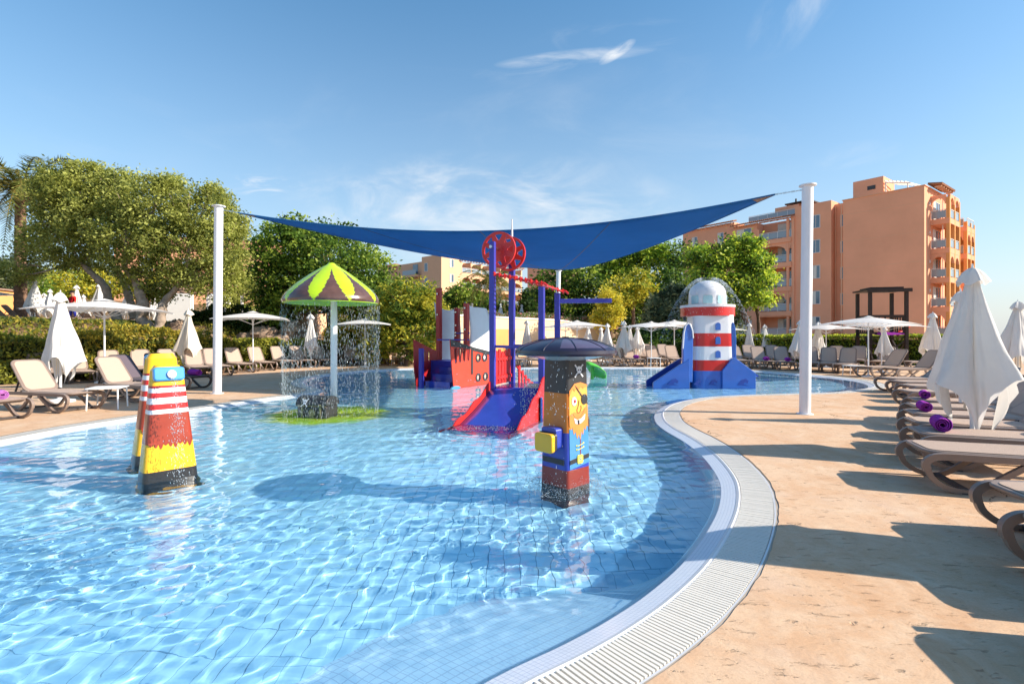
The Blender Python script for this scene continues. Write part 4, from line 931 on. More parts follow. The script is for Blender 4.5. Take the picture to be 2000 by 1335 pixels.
plate('belt', [(-W2, zz(918)), (W2 + .008, zz(911)), (W2 + .008, zz(902)), (-W2, zz(909))], M['black'], .005)
bk = plate('buckle', rrect(-.028, .042, zz(919), zz(901), .012), lyel, .008, .004)
for a, b_ in (((-.012, zz(914)), (.024, zz(906))), ((-.012, zz(906)), (.024, zz(914)))):
    MB().tube([(a[0], -hwz(zz(910)) - .0125, a[1]), (b_[0], -hwz(zz(910)) - .0125, b_[1])], .003, 5).build('cross_mark', skyb, bk)
plate('jacket_seam', [(.012, zz(921)), (.018, zz(921)), (.020, zz(870)), (.015, zz(870))], M['red_dark'], .005)
for py in (881, 889):
    MB().tube([(-.03, -hwz(0) - .010, zz(py + 1)), (.05, -hwz(0) - .010, zz(py - 3))], .0035, 5).build('lace', lyel, pr)
    for u, dz in ((-.033, 1), (.053, -3)): plate('button', ell(u, zz(py + dz), .008, .009, 8), lyel, .006)
# side belt
mb = MB(); z0, z1 = pz(916), pz(905); mb.box((-hwz(.26) - .003, 0, (z0 + z1) / 2), (.006, .25, z1 - z0)); mb.build('belt', M['black'], pr)
skull(pr, (.012, -hwz(1.05) - .003, zz(729)), (1, 0, 0), (0, 0, 1), (0, -1, 0), .082)
# arms
mb = MB(); mb.prism(rrect(-.085, .085, pz(883), pz(840), .03), (-.13, -.02, 0), (0, 1, 0), (0, 0, 1), -.10); mb.build('sleeve', royal, pr, 50)
mb = MB(); mb.prism(rrect(-.098, .098, pz(886), pz(849), .03), (-.232, -.02, 0), (0, 1, 0), (0, 0, 1), -.022); mb.build('cuff', M['black'], pr, 50)
mb = MB(); mb.prism(rrect(-.10, .10, pz(888), pz(850), .03), (-.256, -.02, 0), (0, 1, 0), (0, 0, 1), -.045); mb.build('hand', yel, pr, 50, bevel=.008)
mb = MB(); mb.prism(rrect(-.06, .06, pz(866), pz(824), .03), (.13, .01, 0), (0, 1, 0), (0, 0, 1), .09); mb.build('sleeve', skyb, pr, 50)
mb = MB(); mb.prism(rrect(-.07, .07, pz(864), pz(828), .03), (.222, .01, 0), (0, 1, 0), (0, 0, 1), .03); mb.build('cuff', M['black'], pr, 50)
mb = MB(); mb.prism(ell(.03, -.05, .028, .035, 12), (0, -.162, 0), (1, 0, 0), (0, 0, 1), .01); mb.build('drain', M['black'], pr)
# umbrella hat
hat_a = mat('hat_black', (.022, .015, .034), .28, coat=.3, var=.2); hat_b = mat('hat_purple', (.095, .075, .13), .3, coat=.3, var=.15)
mb = MB(); hp = [(.432, 0), (.440, .02), (.436, .052), (.405, .078), (.33, .115), (.24, .145), (.14, .163), (.05, .170), (0, .171)]
V = []; Fc = []; ms = []; na = 60
for (r, z) in hp:
    for k in range(na):
        a = 2 * math.pi * k / na; seg = 2 * math.pi / 10; loc = (a % seg) - seg / 2; rr_ = r * (1 if z < .06 else .985 + .02 * math.cos(loc * 5)); V.append((rr_ * math.cos(a), rr_ * math.sin(a), z))
for i in range(len(hp) - 1):
    for k in range(na):
        Fc.append((i * na + k, i * na + (k + 1) % na, (i + 1) * na + (k + 1) % na, (i + 1) * na + k)); ms.append(1 if (i > 2 and (k // 6) % 5 in (1, 2)) else 0)
mb.add(V, Fc, ms); ho = mb.build('hat', [hat_a, hat_b], pr, 16); ho.location = (0, 0, 1.305)
for k in range(10):
    a = 2 * math.pi * k / 10 - math.pi / 10; MB().tube([(r * .995 * math.cos(a), r * .995 * math.sin(a), z + .002) for r, z in hp[2:]], .005, 5).build('seam', hat_a, ho)
mb = MB(); mb.lathe([(.14, -.05), (.25, -.03), (.36, .0), (.425, .012)], 40, 0, (0, 0, 1.30)); mb.build('hat_underside', mat('milky_underside', (.45, .50, .52), .3, coat=.3), pr, 50)
mb = MB(); mb.tube([(0, 0, 1.47), (0, 0, 1.49)], .03, 10); mb.build('finial', M['black'], pr)
pts = []
for _ in range(420):
    a = rd.uniform(0, 2 * math.pi); h = rd.random() * 1.3; r = .46 + rd.gauss(0, .01)
    if rd.random() < .55: a = rd.choice((R(150), R(20), R(255), R(200))) + rd.gauss(0, .10)
    pts.append((PC + Vector((r * math.cos(a), r * math.sin(a), 1.29 - h * (1 if rd.random() < .35 else .45))), (0, 0, -1), rd.uniform(.4, 1.1)))
for _ in range(2600):
    a = rd.uniform(0, 2 * math.pi); r = abs(rd.gauss(.33, .10)); h = abs(rd.gauss(0, .05)) * (1.3 if r < .34 else .5)
    pts.append((PC + Vector((r * math.cos(a), r * math.sin(a), ZW + .01 + h)), (rd.gauss(0, 1), rd.gauss(0, 1), rd.gauss(.5, 1)), rd.uniform(.25, .8)))
drops('splash', 'drops falling from the pirate hat and splashing round its foot', 'water', pts, size=(.0042, .012))

# ------------------------------------------------------------ twin leaning spray cones
dkr = mat('rust_red_paint', (.30, .035, .015), .3, coat=.4, var=.2, vscale=5); cblk = mat('cone_black', (.018, .018, .02), .28, coat=.4)
cwh = M['lh_white']; crd = mat('cone_red', (.62, .02, .02), .28, coat=.4); cblu = mat('cone_blue', (.06, .30, .66), .28, coat=.4, var=.05)
def cone(label, loc, rz, spout, stream):
    t = thing('spray_cone', label, 'water shower', loc, rz, 'twin striped spray cones standing in the pool')
    zb = [(ZF, 5), (.06, 5), (.06, 0), (.345, 0), (.345, 4), (.66, 4), (.66, 2), (.705, 2), (.705, 3), (.765, 3), (.765, 2), (.83, 2), (.83, 3), (.885, 3), (.885, 2), (.935, 2), (.935, 1), (.96, 1), (.96, 0), (1.12, 0), (1.155, 0), (1.175, 0)]
    mb = MB(); prev = None
    for k, (z, m_) in enumerate(zb):
        f = (z - ZF) / (1.175 - ZF); hw = .315 - .165 * f; hd = .165 - .075 * f; r = .055
        if z > 1.13: hw -= (z - 1.12) * .5; hd -= (z - 1.12) * .5
        lean = .10 * f
        sec = [(a, b + lean, z) for a, b in rrect(-hw, hw, -hd, hd, min(r, hd * .8), 4)]
        if prev and prev[0][0][2] != z: mb.add(prev[0] + sec, [(i, (i + 1) % len(sec), len(sec) + (i + 1) % len(sec), len(sec) + i) for i in range(len(sec))], prev[1])
        prev = (sec, m_)
    mb.add(prev[0], [tuple(range(len(prev[0])))], 0)
    mb.build('body', [yel, M['red_dark'], cwh, crd, dkr, cblk], t, 55)
    # scalloped lower hem of the rust red coat, painted over the yellow
    def fy(z): f = (z - ZF) / (1.175 - ZF); return -(.165 - .075 * f) + .10 * f
    for s_ in (-1, 1):
        hz_ = .345; w_ = .315 - .165 * (hz_ - ZF) / (1.175 - ZF) - .02; pts = [(-w_, hz_ + .02)]; nn = 9
        for k in range(nn):
            for j in range(5):
                u = -w_ + 2 * w_ * (k + j / 4) / nn; pts.append((u, hz_ - (.022 + .018 * ((k * 7) % 3)) * math.sin(math.pi * j / 4)))
        pts.append((w_, hz_ + .02)); y_ = fy if s_ < 0 else (lambda z: (.165 - .075 * (z - ZF) / (1.175 - ZF)) + .10 * (z - ZF) / (1.175 - ZF))
        V = [(u, y_(z) + s_ * .0015, z) for u, z in pts] + [(u, y_(z) + s_ * .004, z) for u, z in pts]; n = len(pts)
        MB().add(V, [tuple(range(n)), tuple(range(2 * n - 1, n - 1, -1))] + [(i, (i + 1) % n, n + (i + 1) % n, n + i) for i in range(n)]).build('scalloped_hem', dkr, t)
    if spout:
        yb = fy(1.06); tilt = Vector((0, math.sin(R(12)), math.cos(R(12))))
        mb = MB(); mb.prism(rrect(-.155, .155, -.075, .075, .035, 5), (0, yb + .035, 1.075), (1, 0, 0), tilt, .065); pn = mb.build('spout_panel', cblu, t, 50, bevel=.015)
        mb = MB(); mb.prism(ell(.02, 0, .046, .046, 20), (0, yb - .030, 1.078), (1, 0, 0), tilt, .022); sh_ = mb.build('shower_head', M['steel'], t, 50)
        mb = MB()
        for rr_, nn in ((.012, 5), (.027, 9), (.039, 12)):
            for k in range(nn): a = 2 * math.pi * k / nn; mb.prism(ell(.02 + rr_ * math.cos(a), rr_ * math.sin(a), .0028, .0028, 5), (0, yb - .052, 1.078), (1, 0, 0), tilt, .002)
        mb.build('nozzle', M['black'], sh_)
    return t
c1 = cone('front red, white and yellow striped spray cone with blue spout', (-3.74, 5.58, 0), R(47), True, True); c1.scale = (.94, .94, 1.0)
c2 = cone('rear striped spray cone half hidden behind its twin, yellow cap showing', (-4.40, 6.38, 0), R(227), True, False)
pts = []; c2.scale = (1.0, 1.0, 1.09); fd = Vector((math.sin(R(47)), -math.cos(R(47)), 0))
for _ in range(420):
    s_ = rd.random(); p0 = Vector((-3.74, 5.58, 1.06)) + fd * (.08) ; z = 1.06 - 1.1 * s_; spread = .01 + .05 * s_
    pts.append((Vector((p0.x, p0.y, z)) + fd * (.06 + .26 * math.sqrt(s_)) + Vector((rd.gauss(0, spread), rd.gauss(0, spread), 0)), (fd.x * .3, fd.y * .3, -1), rd.uniform(.4, 1.2)))
drops('water_jet', 'thin broken jet falling from the blue spout of the front cone', 'water', pts, size=(.004, .013))

# ------------------------------------------------------------ blue play frame with slide
pf_ = thing('play_frame', 'tall blue post play frame with red wheels, picket panels and blue slide', 'play structure')
P1, P3, P2, P4 = Vector((-.38, 10, 0)), Vector((.56, 9.68, 0)), Vector((0.0, 10.95, 0)), Vector((.94, 10.6, 0))
def post(p, top, w=.105, mt='blue', parent=pf_, nm='post'):
    rz = math.atan2(P3.y - P1.y, P3.x - P1.x)
    return MB().box((p.x, p.y, (top + ZF) / 2), (w, w, top - ZF), rz).build(nm, M[mt], parent, bevel=.006)
post(P1, 3.33); post(P2, 3.33, .115); post(P3, 2.42); post(P4, 2.38)
MB().tube([(P2.x, P2.y, 3.33), (P2.x, P2.y, 3.7), (P2.x, P2.y, 3.98)], [.028, .022, .012], 10).build('mast', M['white'], pf_, 40)
MB().bar(P4 + Vector((0, 0, 2.21)), Vector((2.05, 10.55, 2.22)), .085, .09).build('arm', M['blue'], pf_, bevel=.005)
ax_ = (P2 - P1).normalized(); sidev = ax_.cross(Vector((0, 0, 1)))
def wheel(c, R_):
    ux, uy = sidev, Vector((0, 0, 1)); mb = MB(); n = 48
    def annulus(r0, r1, th, o=0):
        V = []
        for dlt in (-th / 2, th / 2):
            for r in (r0, r1):
                for k in range(n): a = 2 * math.pi * k / n; V.append(c + ux * r * math.cos(a) + uy * r * math.sin(a) + ax_ * (dlt + o))
        Fc = []
        for k in range(n):
            k2 = (k + 1) % n; Fc += [(k, k2, n + k2, n + k), (2 * n + k, 3 * n + k, 3 * n + k2, 2 * n + k2), (n + k, n + k2, 3 * n + k2, 3 * n + k), (k, 2 * n + k, 2 * n + k2, k2)]
        mb.add(V, Fc)
    annulus(R_ * .87, R_, .05); annulus(.03, R_ * .52, .035)
    for k in range(8):
        a = 2 * math.pi * (k + .5) / 8; d = ux * math.cos(a) + uy * math.sin(a); p = ax_.cross(d)
        V = [c + d * r + p * w + ax_ * s for s in (-.015, .015) for r, w in ((R_ * .48, -.10 * R_ * 1.6), (R_ * .48, .10 * R_ * 1.6), (R_ * .90, .10 * R_), (R_ * .90, -.10 * R_))]
        mb.add(V, [(0, 1, 2, 3), (7, 6, 5, 4), (0, 4, 5, 1), (1, 5, 6, 2), (2, 6, 7, 3), (3, 7, 4, 0)])
        mb.add([c + d * R_ * .30 + p * w2 + ax_ * s for s in (-.03, .03) for w2 in (-.03, .03)], [(0, 1, 3, 2)])
    return mb
for tt in (.30, .84):
    c = P1.lerp(P2, tt) + Vector((0, 0, 3.22)); wheel(c, .365).build('wheel', M['red'], pf_, 30)
MB().tube([P1 + Vector((0, 0, 3.22)) - ax_ * .1, P2 + Vector((0, 0, 3.22)) + ax_ * .1], .03, 12).build('axle', M['steel'], pf_, 40)
for i, (a, b) in enumerate(((P1 + Vector((-.06, 0, 2.72)), P3 + Vector((.10, -.03, 2.46))), (P2 + Vector((0, 0, 2.76)), P4 + Vector((.22, -.05, 2.38))))):
    mb = MB(); n = 11; pts = [a.lerp(b, k / 44) + Vector((0, 0, .018 * math.sin(k * 1.1))) for k in range(45)]; mb.tube(pts, .022, 8)
    for k in range(1, n):
        c = a.lerp(b, k / n); d = (b - a).normalized(); u = Vector((0, 0, 1)); s_ = d.cross(u)
        for j in range(6):
            an = 2 * math.pi * j / 6; e_ = u * math.cos(an) + s_ * math.sin(an); mb.bar(c + e_ * .01, c + e_ * .055, .024, .024)
    mb.build('knotted_rail', M['red'], pf_)
for k in range(1, 11):
    a = (P1 + Vector((-.06, 0, 2.72))).lerp(P3 + Vector((.10, -.03, 2.46)), k / 11); b = (P2 + Vector((0, 0, 2.76))).lerp(P4 + Vector((.22, -.05, 2.38)), k / 11)
    MB().bar(a, b, .022).build('rung', M['red'], pf_)
DZ = .50
e1 = (P3 - P1).normalized(); 
poly = [(p.x, p.y) for p in (P1, P3, P4, P2)]
MB().prism(poly, (0, 0, DZ - .10), (1, 0, 0), (0, 1, 0), .10).build('deck', M['blue_slide'], pf_, bevel=.01)
mb = MB(); cen = (P1 + P3 + P4 + P2) / 4; mb.prism([((p - cen) * .93 + cen)[:2] for p in (P1, P3, P4, P2)], (0, 0, ZF), (1, 0, 0), (0, 1, 0), DZ - .11 - ZF); mb.build('deck_base', M['blue'], pf_)
MB().bar(P1 + Vector((0, 0, 1.29)), P3 + Vector((0, 0, 1.27)), .05).build('handrail', M['blue'], pf_)
MB().bar(P2 + Vector((0, 0, 1.29)), P4 + Vector((0, 0, 1.27)), .05).build('handrail', M['blue'], pf_)
def pickets(a, b, z0, z1, n, mt='red', wavy=.03):
    a, b = Vector(a), Vector(b); d = (b - a).normalized(); L = (b - a).length; nrm = d.cross(Vector((0, 0, 1)))
    for k in range(n):
        u = (k + .5) / n; w = L / n * .40; c = a + d * L * u; t_ = z1 + wavy * math.sin(k * 2.1)
        MB().prism([(-w, z0), (w, z0), (w, t_ - .05), (w * .5, t_), (-w * .5, t_), (-w, t_ - .05)], c - nrm * .012, d, (0, 0, 1), .024).build('picket', M[mt], pf_)
    for z in (z0 + .13, z1 - .17):
        pts = [(L * k / 40, z + .035 + .012 * math.sin(k * .95)) for k in range(41)] + [(L * k / 40, z - .035 - .012 * math.sin(k * .95)) for k in range(40, -1, -1)]
        for s_ in (1,): MB().prism(pts, a + nrm * (.012 if s_ > 0 else -.036), d, (0, 0, 1), -.024 * -1).build('rail', M[mt], pf_)
i1 = (P2 - P1).normalized() * .09
pickets(P1 + i1, P2 - i1, DZ + .03, 1.20, 5)
i3 = (P4 - P3).normalized() * .09
pickets(P3 + i3, P4 - i3, DZ + .03, 1.05, 5)
# front slide
sd_ = Vector((-.40, -.917, 0)); Ls = 1.55
def slide_prof(u): # height of slide along u 0..1
    return DZ * (1 - u) ** 1.15 * (1 - .12 * math.sin(math.pi * u)) - .20 * u
V = []; ns2 = 24
lf = P1 - e1 * .02; rt_ = P3 + e1 * .02; wl = Vector((-.04, 0, 0)); wr_ = Vector((-.02, 0, 0))
for k in range(ns2 + 1):
    u = k / ns2
    for s_ in range(7):
        q_ = lf.lerp(rt_, s_ / 6) + sd_ * Ls * u + (Vector((-.10, 0, 0)) * u * (1 - s_ / 6) + Vector((.04, 0, 0)) * u * (s_ / 6)); V.append((q_.x, q_.y, slide_prof(u) + .0))
Fc = [(k * 7 + s_, (k + 1) * 7 + s_, (k + 1) * 7 + s_ + 1, k * 7 + s_ + 1) for k in range(ns2) for s_ in range(6)]
mb = MB(); mb.add(V, Fc); o = mb.build('slide', M['blue_slide'], pf_, 60); m_ = o.modifiers.new('t', 'SOLIDIFY'); m_.thickness = .05; m_.offset = -1
for side, base, sp in ((0, lf, -.10), (1, rt_, .04)):
    up_, lo_ = [], []
    for k in range(25):
        u = k / 24; q_ = base + sd_ * Ls * u * 1.12 + Vector((sp * u, 0, 0)) + e1 * (-.02 if side == 0 else .02)
        h = max(slide_prof(min(u * 1.1, 1)), -.2) + (.13 if side == 0 else .24) * (1 - u * .65) + .028 * math.sin(u * 21)
        up_.append((q_.x, q_.y, h)); lo_.append((q_.x, q_.y, min(slide_prof(min(u, 1)) - (.06 if side == 0 else .5), h - .05) if side == 0 else ZF + .05))
    V = up_ + lo_; V2 = [(x + e1.x * .025, y + e1.y * .025, z) for x, y, z in V]; n = 25; Fc = []
    for k in range(24):
        Fc += [(k, n + k, n + k + 1, k + 1), (2 * n + k, 2 * n + k + 1, 3 * n + k + 1, 3 * n + k), (k, k + 1, 2 * n + k + 1, 2 * n + k), (n + k, 3 * n + k, 3 * n + k + 1, n + k + 1)]
    Fc += [(0, 2 * n, 3 * n, n), (n - 1, 2 * n - 1, 4 * n - 1, 3 * n - 1)]
    MB().add(V + V2, Fc).build('slide_side', M['red'], pf_)
# rear slide seen past the back post
rb = Vector((.10, 10.98, 0)); rdv = Vector((.50, 1.0, 0)).normalized()
for k in range(6):
    u = k / 6; q_ = rb + rdv * (.1 + 1.0 * u); zt_ = .52 * (1 - u) ** 1.4 + .34; MB().prism([(-.045, -.3), (.045, -.3), (.045, zt_ - .03), (0, zt_), (-.045, zt_ - .03)], q_, rdv, (0, 0, 1), .025).build('picket', M['red'], pf_)
MB().tube([rb + rdv * (1.1 * k / 10) + Vector((0, -.03, .52 * (1 - k / 10) ** 1.4 + .32)) for k in range(11)], .02, 6).build('rail', M['red'], pf_)
o = MB().box(rb + rdv * .75 + Vector((.4, 0, .1)), (.8, 1.2, .1), math.atan2(-1, .5) + R(90)).build('rear_slide', M['blue_slide'], pf_)
MB().tube([(.50, 12.0, .35), (.62, 12.0, .35)], .07, 12).build('water_jet_nozzle', M['blue'], pf_)
MB().box((P3.x - .02, P3.y - .25, .12), (.04, .25, .5), 0).build('side_panel', M['lh_blue'], pf_)
pts = []
for _ in range(260):
    u = rd.random(); q_ = P3 + Vector((-.2 + rd.gauss(0, .12), -.25 - .4 * u + rd.gauss(0, .1), 0)); pts.append((Vector((q_.x, q_.y, rd.uniform(-.02, .75))), (0, 0, -1), rd.uniform(.4, 1)))
for _ in range(260):
    q_ = Vector((-.9 + rd.gauss(.4, .4), 8.5 + rd.gauss(0, .12), ZW + abs(rd.gauss(.01, .02)))); pts.append((q_, (rd.gauss(0, 1), rd.gauss(0, 1), .4), rd.uniform(.3, 1)))
drops('slide_spray', 'scattered drops over and at the foot of the blue slide', 'water', pts, size=(.006, .014))

# ------------------------------------------------------------ pirate ship play panels
sh = thing('pirate_ship', 'red pirate ship play panels with white sails, portholes and blue steps', 'play structure')
A1 = Vector((-1.78, 15.1, 0)); A2 = Vector((-.72, 16.75, 0)); hd_ = (A2 - A1).normalized(); HL = (A2 - A1).length; hn = hd_.cross(Vector((0, 0, 1)))
def hole_panel(poly, holes, o, ux, th, mt, name):
    pts = [[Vector((a, b, 0)) for a, b in poly]] + [[Vector((a, b, 0)) for a, b in h] for h in holes]; flat = [p for r_ in pts for p in r_]; tr = tessellate_polygon(pts); nrm = Vector(ux).cross(Vector((0, 0, 1))) * th
    V = [Vector(o) + Vector(ux) * p.x + Vector((0, 0, p.y)) for p in flat]; n = len(V); V2 = [p + nrm for p in V]; Fc = [t_ for t_ in tr] + [tuple(n + i for i in t_[::-1]) for t_ in tr]; b0 = 0
    for r_ in pts:
        m_ = len(r_); Fc += [(b0 + i, b0 + (i + 1) % m_, n + b0 + (i + 1) % m_, n + b0 + i) for i in range(m_)]; b0 += m_
    return MB().add(V + V2, Fc).build(name, mt, sh)
def slot(cx, z0, z1, w0, w1): return [(cx - w0, z1 - .03), (cx - w0 * .5, z1), (cx + w0 * .5, z1), (cx + w0, z1 - .03), (cx + w1, z0 + .05), (cx, z0), (cx - w1, z0 + .05)]
slots = [slot(.16 + .20 * k, .68 + .02 * k, 1.12 - .015 * k, .06, .035) for k in range(4)]
ports = [ell(1.27, .80, .085, .085, 16), ell(1.62, .80, .085, .085, 16), ell(1.27, .18, .085, .085, 16), ell(1.66, .19, .085, .085, 16)]
hole_panel([(.10, ZF + .1), (-.02, .55), (-.10, 1.38), (HL * .45, 1.13), (HL, .95), (HL, ZF + .1)], slots + ports, A1, hd_, .03, M['orange_red'], 'hull_panel')
hole_panel([(-.105, 1.39), (-.07, 1.18), (.9, .98 + .10), (.90, .30), (.99, .30), (.99, 1.03), (HL + .01, .86), (HL + .01, .97), (HL * .45, 1.16)], [], A1 + hn * .031, hd_, .014, M['black'], 'black_trim')
hole_panel([(HL - .08, .25), (HL, .25), (HL, .70), (HL - .08, .70)], [], A1 + hn * .031, hd_, .014, M['black'], 'black_trim')
for pt in ports:
    cx = sum(p[0] for p in pt) / 16; cz = sum(p[1] for p in pt) / 16
    rg = hole_panel(ell(cx, cz, .14, .14, 20), [ell(cx, cz, .083, .083, 20)], A1 + hn * .032, hd_, .016, M['black'], 'porthole')
    for k in range(8):
        a = math.pi * 2 * k / 8; c = A1 + hn * .05 + hd_ * (cx + .112 * math.cos(a)) + Vector((0, 0, cz + .112 * math.sin(a))); MB().box(c, (.018, .018, .018)).build('bolt', M['steel'], rg)
for s_ in slots:
    hole_panel([(x * 1.0 + (x - sum(p[0] for p in s_) / 7) * .30, z + (z - sum(p[1] for p in s_) / 7) * .10) for x, z in s_], [s_], A1 + hn * .031, hd_, .008, M['black'], 'window_trim')
mb = MB(); rdm = random.Random(3)
for (u, z) in ((.2, .35), (.2, .15), (.75, .12), (.88, .13), (1.1, .06)): mb.box(A1 + hd_ * u + hn * .038 + Vector((0, 0, z)), (.03, .03, .03))
for u in (.05, .35, .65, .85, 1.05, 1.35, 1.65, 1.85): mb.box(A1 + hd_ * u + hn * .052 + Vector((0, 0, 1.27 - .20 * u)), (.025, .025, .025))
mb.build('bolt_cap', M['steel'], sh)
MB().prism(arc(.05, -.04, .26, 0, 180, 16, .14), A1 + hn * .08 + Vector((0, 0, -.08)), hd_, (0, 0, 1), .05).build('wave_panel', mat('pale_blue_panel', (.08, .30, .52), .4), sh)
B1 = Vector((-2.98, 15.75, 0)); B2 = Vector((-2.52, 17.1, 0)); bd_ = (B2 - B1).normalized(); BL = (B2 - B1).length
hole_panel([(.10, ZF + .1), (-.10, .55), (-.12, 1.38), (BL * .5, 1.15), (BL, .98), (BL, ZF + .1)], [slot(.22 + .32 * k, .62, 1.0, .05, .03) for k in range(3)], B1, bd_, .03, M['red_dark'], 'hull_panel')
for k in range(3):
    cA = A1.lerp(B1, .5) + hd_ * (.35 + .32 * k); MB().box((cA.x, cA.y, (.10 + .2 * k + ZF) / 2), (.92, .33, .10 + .2 * k - ZF), math.atan2(B1.y - A1.y, B1.x - A1.x)).build('step', M['blue_slide'], sh)
MB().box((-2.15, 16.9, .24), (.95, .9, .9), math.atan2(B1.y - A1.y, B1.x - A1.x)).build('deck', M['blue'], sh)
def spost(px, d, y0, y1, mt, w=.13, nm='mast'):
    z0, z1 = HC - (y1 - HOR) * d / F, HC - (y0 - HOR) * d / F; c = Vector(((px - 1000) * d / F, d, 0))
    MB().box((c.x, c.y, (z0 + z1) / 2), (w, w, z1 - z0), math.atan2(hd_.y, hd_.x)).build(nm, mt, sh, bevel=.008); return c
spost(823, 15.55, 680, 778, M['blue'], .12, 'post')
m1 = spost(857.5, 17.3, 562, 762, M['red_dark'], .15); m2 = spost(893, 17.6, 602, 760, M['red_dark'], .15); m3 = spost(911, 16.8, 592, 760, M['red_dark'], .15)
MB().bar(Vector((-2.5, 17.2, 1.36)), Vector((-1.4, 16.7, 1.36)), .045).build('cross_bar', M['blue'], sh)
MB().bar(Vector((-1.9, 17.5, 1.58)), Vector((-1.4, 16.75, 1.58)), .045).build('cross_bar', M['blue'], sh)
for c, zs in ((m1, (2.9, 2.2)), (m2, (2.3, 1.85, 1.6, 1.5)), (m3, (2.4, 1.7))):
    mb = MB()
    for z in zs: mb.box((c.x - .05, c.y - .09, z), (.05, .05, .05))
    mb.build('clamp', M['steel'], sh)
def sail(pxs, d0, dslope, bulge, name='sail'):
    poly = [Vector((p[0], p[1], 0)) for p in pxs]; tr = tessellate_polygon([poly]); xs = [p[0] for p in pxs]; xa, xb = min(xs), max(xs)
    import mathutils
    # subdivide by gridding so the panel can bow
    me = bpy.data.meshes.new(name); import bmesh; bm = bmesh.new(); vs = [bm.verts.new(p) for p in poly]; [bm.faces.new([vs[i] for i in t_]) for t_ in tr]
    for _ in range(3): bmesh.ops.subdivide_edges(bm, edges=bm.edges[:], cuts=1, use_grid_fill=True)
    for v in bm.verts:
        u = (v.co.x - xa) / (xb - xa); d = d0 + dslope * u - bulge * math.sin(math.pi * u); v.co = P(v.co.x, v.co.y, d)
    bmesh.ops.recalc_face_normals(bm, faces=bm.faces); bm.to_mesh(me); bm.free(); me.materials.append(M['panel_white']); me.polygons.foreach_set('use_smooth', [True] * len(me.polygons))
    o = bpy.data.objects.new(name, me); link(o, sh); KIDS.setdefault(sh.name, []).append(o.name); s_ = o.modifiers.new('t', 'SOLIDIFY'); s_.thickness = .02; return o
sail([(848, 589), (856, 599), (866, 604), (878, 606), (892, 603), (898, 622), (901, 650), (898, 700), (886, 712), (862, 712), (860, 700)], 17.5, 1.0, .12)
sail([(908, 589), (914, 595), (926, 600), (940, 601), (950, 602), (955, 613), (958, 640), (957, 700), (948, 702), (936, 696), (924, 690), (917, 676), (919, 650), (918, 625), (914, 605)], 16.75, 1.1, .15)

# ------------------------------------------------------------ lighthouse
LC = Vector((6.10, 16.0, 0)); zl = lambda py: HC - (py - HOR) * 15.5 / F
lt = thing('toy_lighthouse', 'red and white striped toy lighthouse with blue side slides standing in the pool', 'play structure', LC)
prof = [(.70, ZF, 4), (.69, zl(723), 4), (.69, zl(723), 1), (.66, zl(702.5), 1), (.66, zl(702.5), 0), (.64, zl(676), 0), (.64, zl(676), 1), (.63, zl(650.5), 1), (.63, zl(650.5), 0), (.60, zl(618), 0), (.62, zl(615), 0)]
mb = MB()
for (r0, z0, m0), (r1, z1, _) in zip(prof, prof[1:]):
    if abs(z1 - z0) > 1e-6: mb.lathe([(r0, z0), (r1, z1)], 64, m0)
mb.build('tower', [M['lh_white'], M['lh_red'], M['lh_blue'], M['lh_blue2'], M['lh_blue']], lt, 50)
# softly square front buttress carrying the stripes
for (y0, y1, m_) in ((615, 650.5, 'lh_white'), (650.5, 676, 'lh_red'), (676, 702.5, 'lh_white'), (702.5, 723, 'lh_red'), (723, 785, 'lh_blue')):
    mb = MB(); za, zb_ = zl(y1), zl(y0)
    fl = lambda z: .60 + .07 * max(0, min(1, (1.9 - z) / 1.7)); s0, s1 = [], []
    for zq, acc in ((za, s0), (zb_, s1)):
        w = fl(zq); acc += [(a, b - .12, zq) for a, b in rrect(-w, w + .03, -.58, .30, .30, 6)]
    n = len(s0); mb.add(s0 + s1, [(i, (i + 1) % n, n + (i + 1) % n, n + i) for i in range(n)] + [tuple(range(n, 2 * n))]); mb.build('stripe', M[m_], lt, 50)
zg = zl(616.5); mb = MB(); mb.lathe([(.60, zg - .02), (.80, zg), (.80, zg + .26)], 64, 1); mb.lathe([(.80, zg + .26), (.815, zg + .27), (.815, zg + .34), (.60, zg + .35), (.58, zg + .30)], 64, 0)
mb.build('gallery', [M['lh_white'], M['lh_red']], lt, 40)
zd = zg + .30; mb = MB(); dome = [(.56, 0), (.56, .28), (.55, .38)] + [(.55 * math.cos(R(a)), .38 + .44 * math.sin(R(a))) for a in range(10, 91, 8)] + [(0, .82)]
mb.lathe(dome, 64, 0, (0, 0, zd)); mb.build('dome', M['lh_white'], lt, 50)
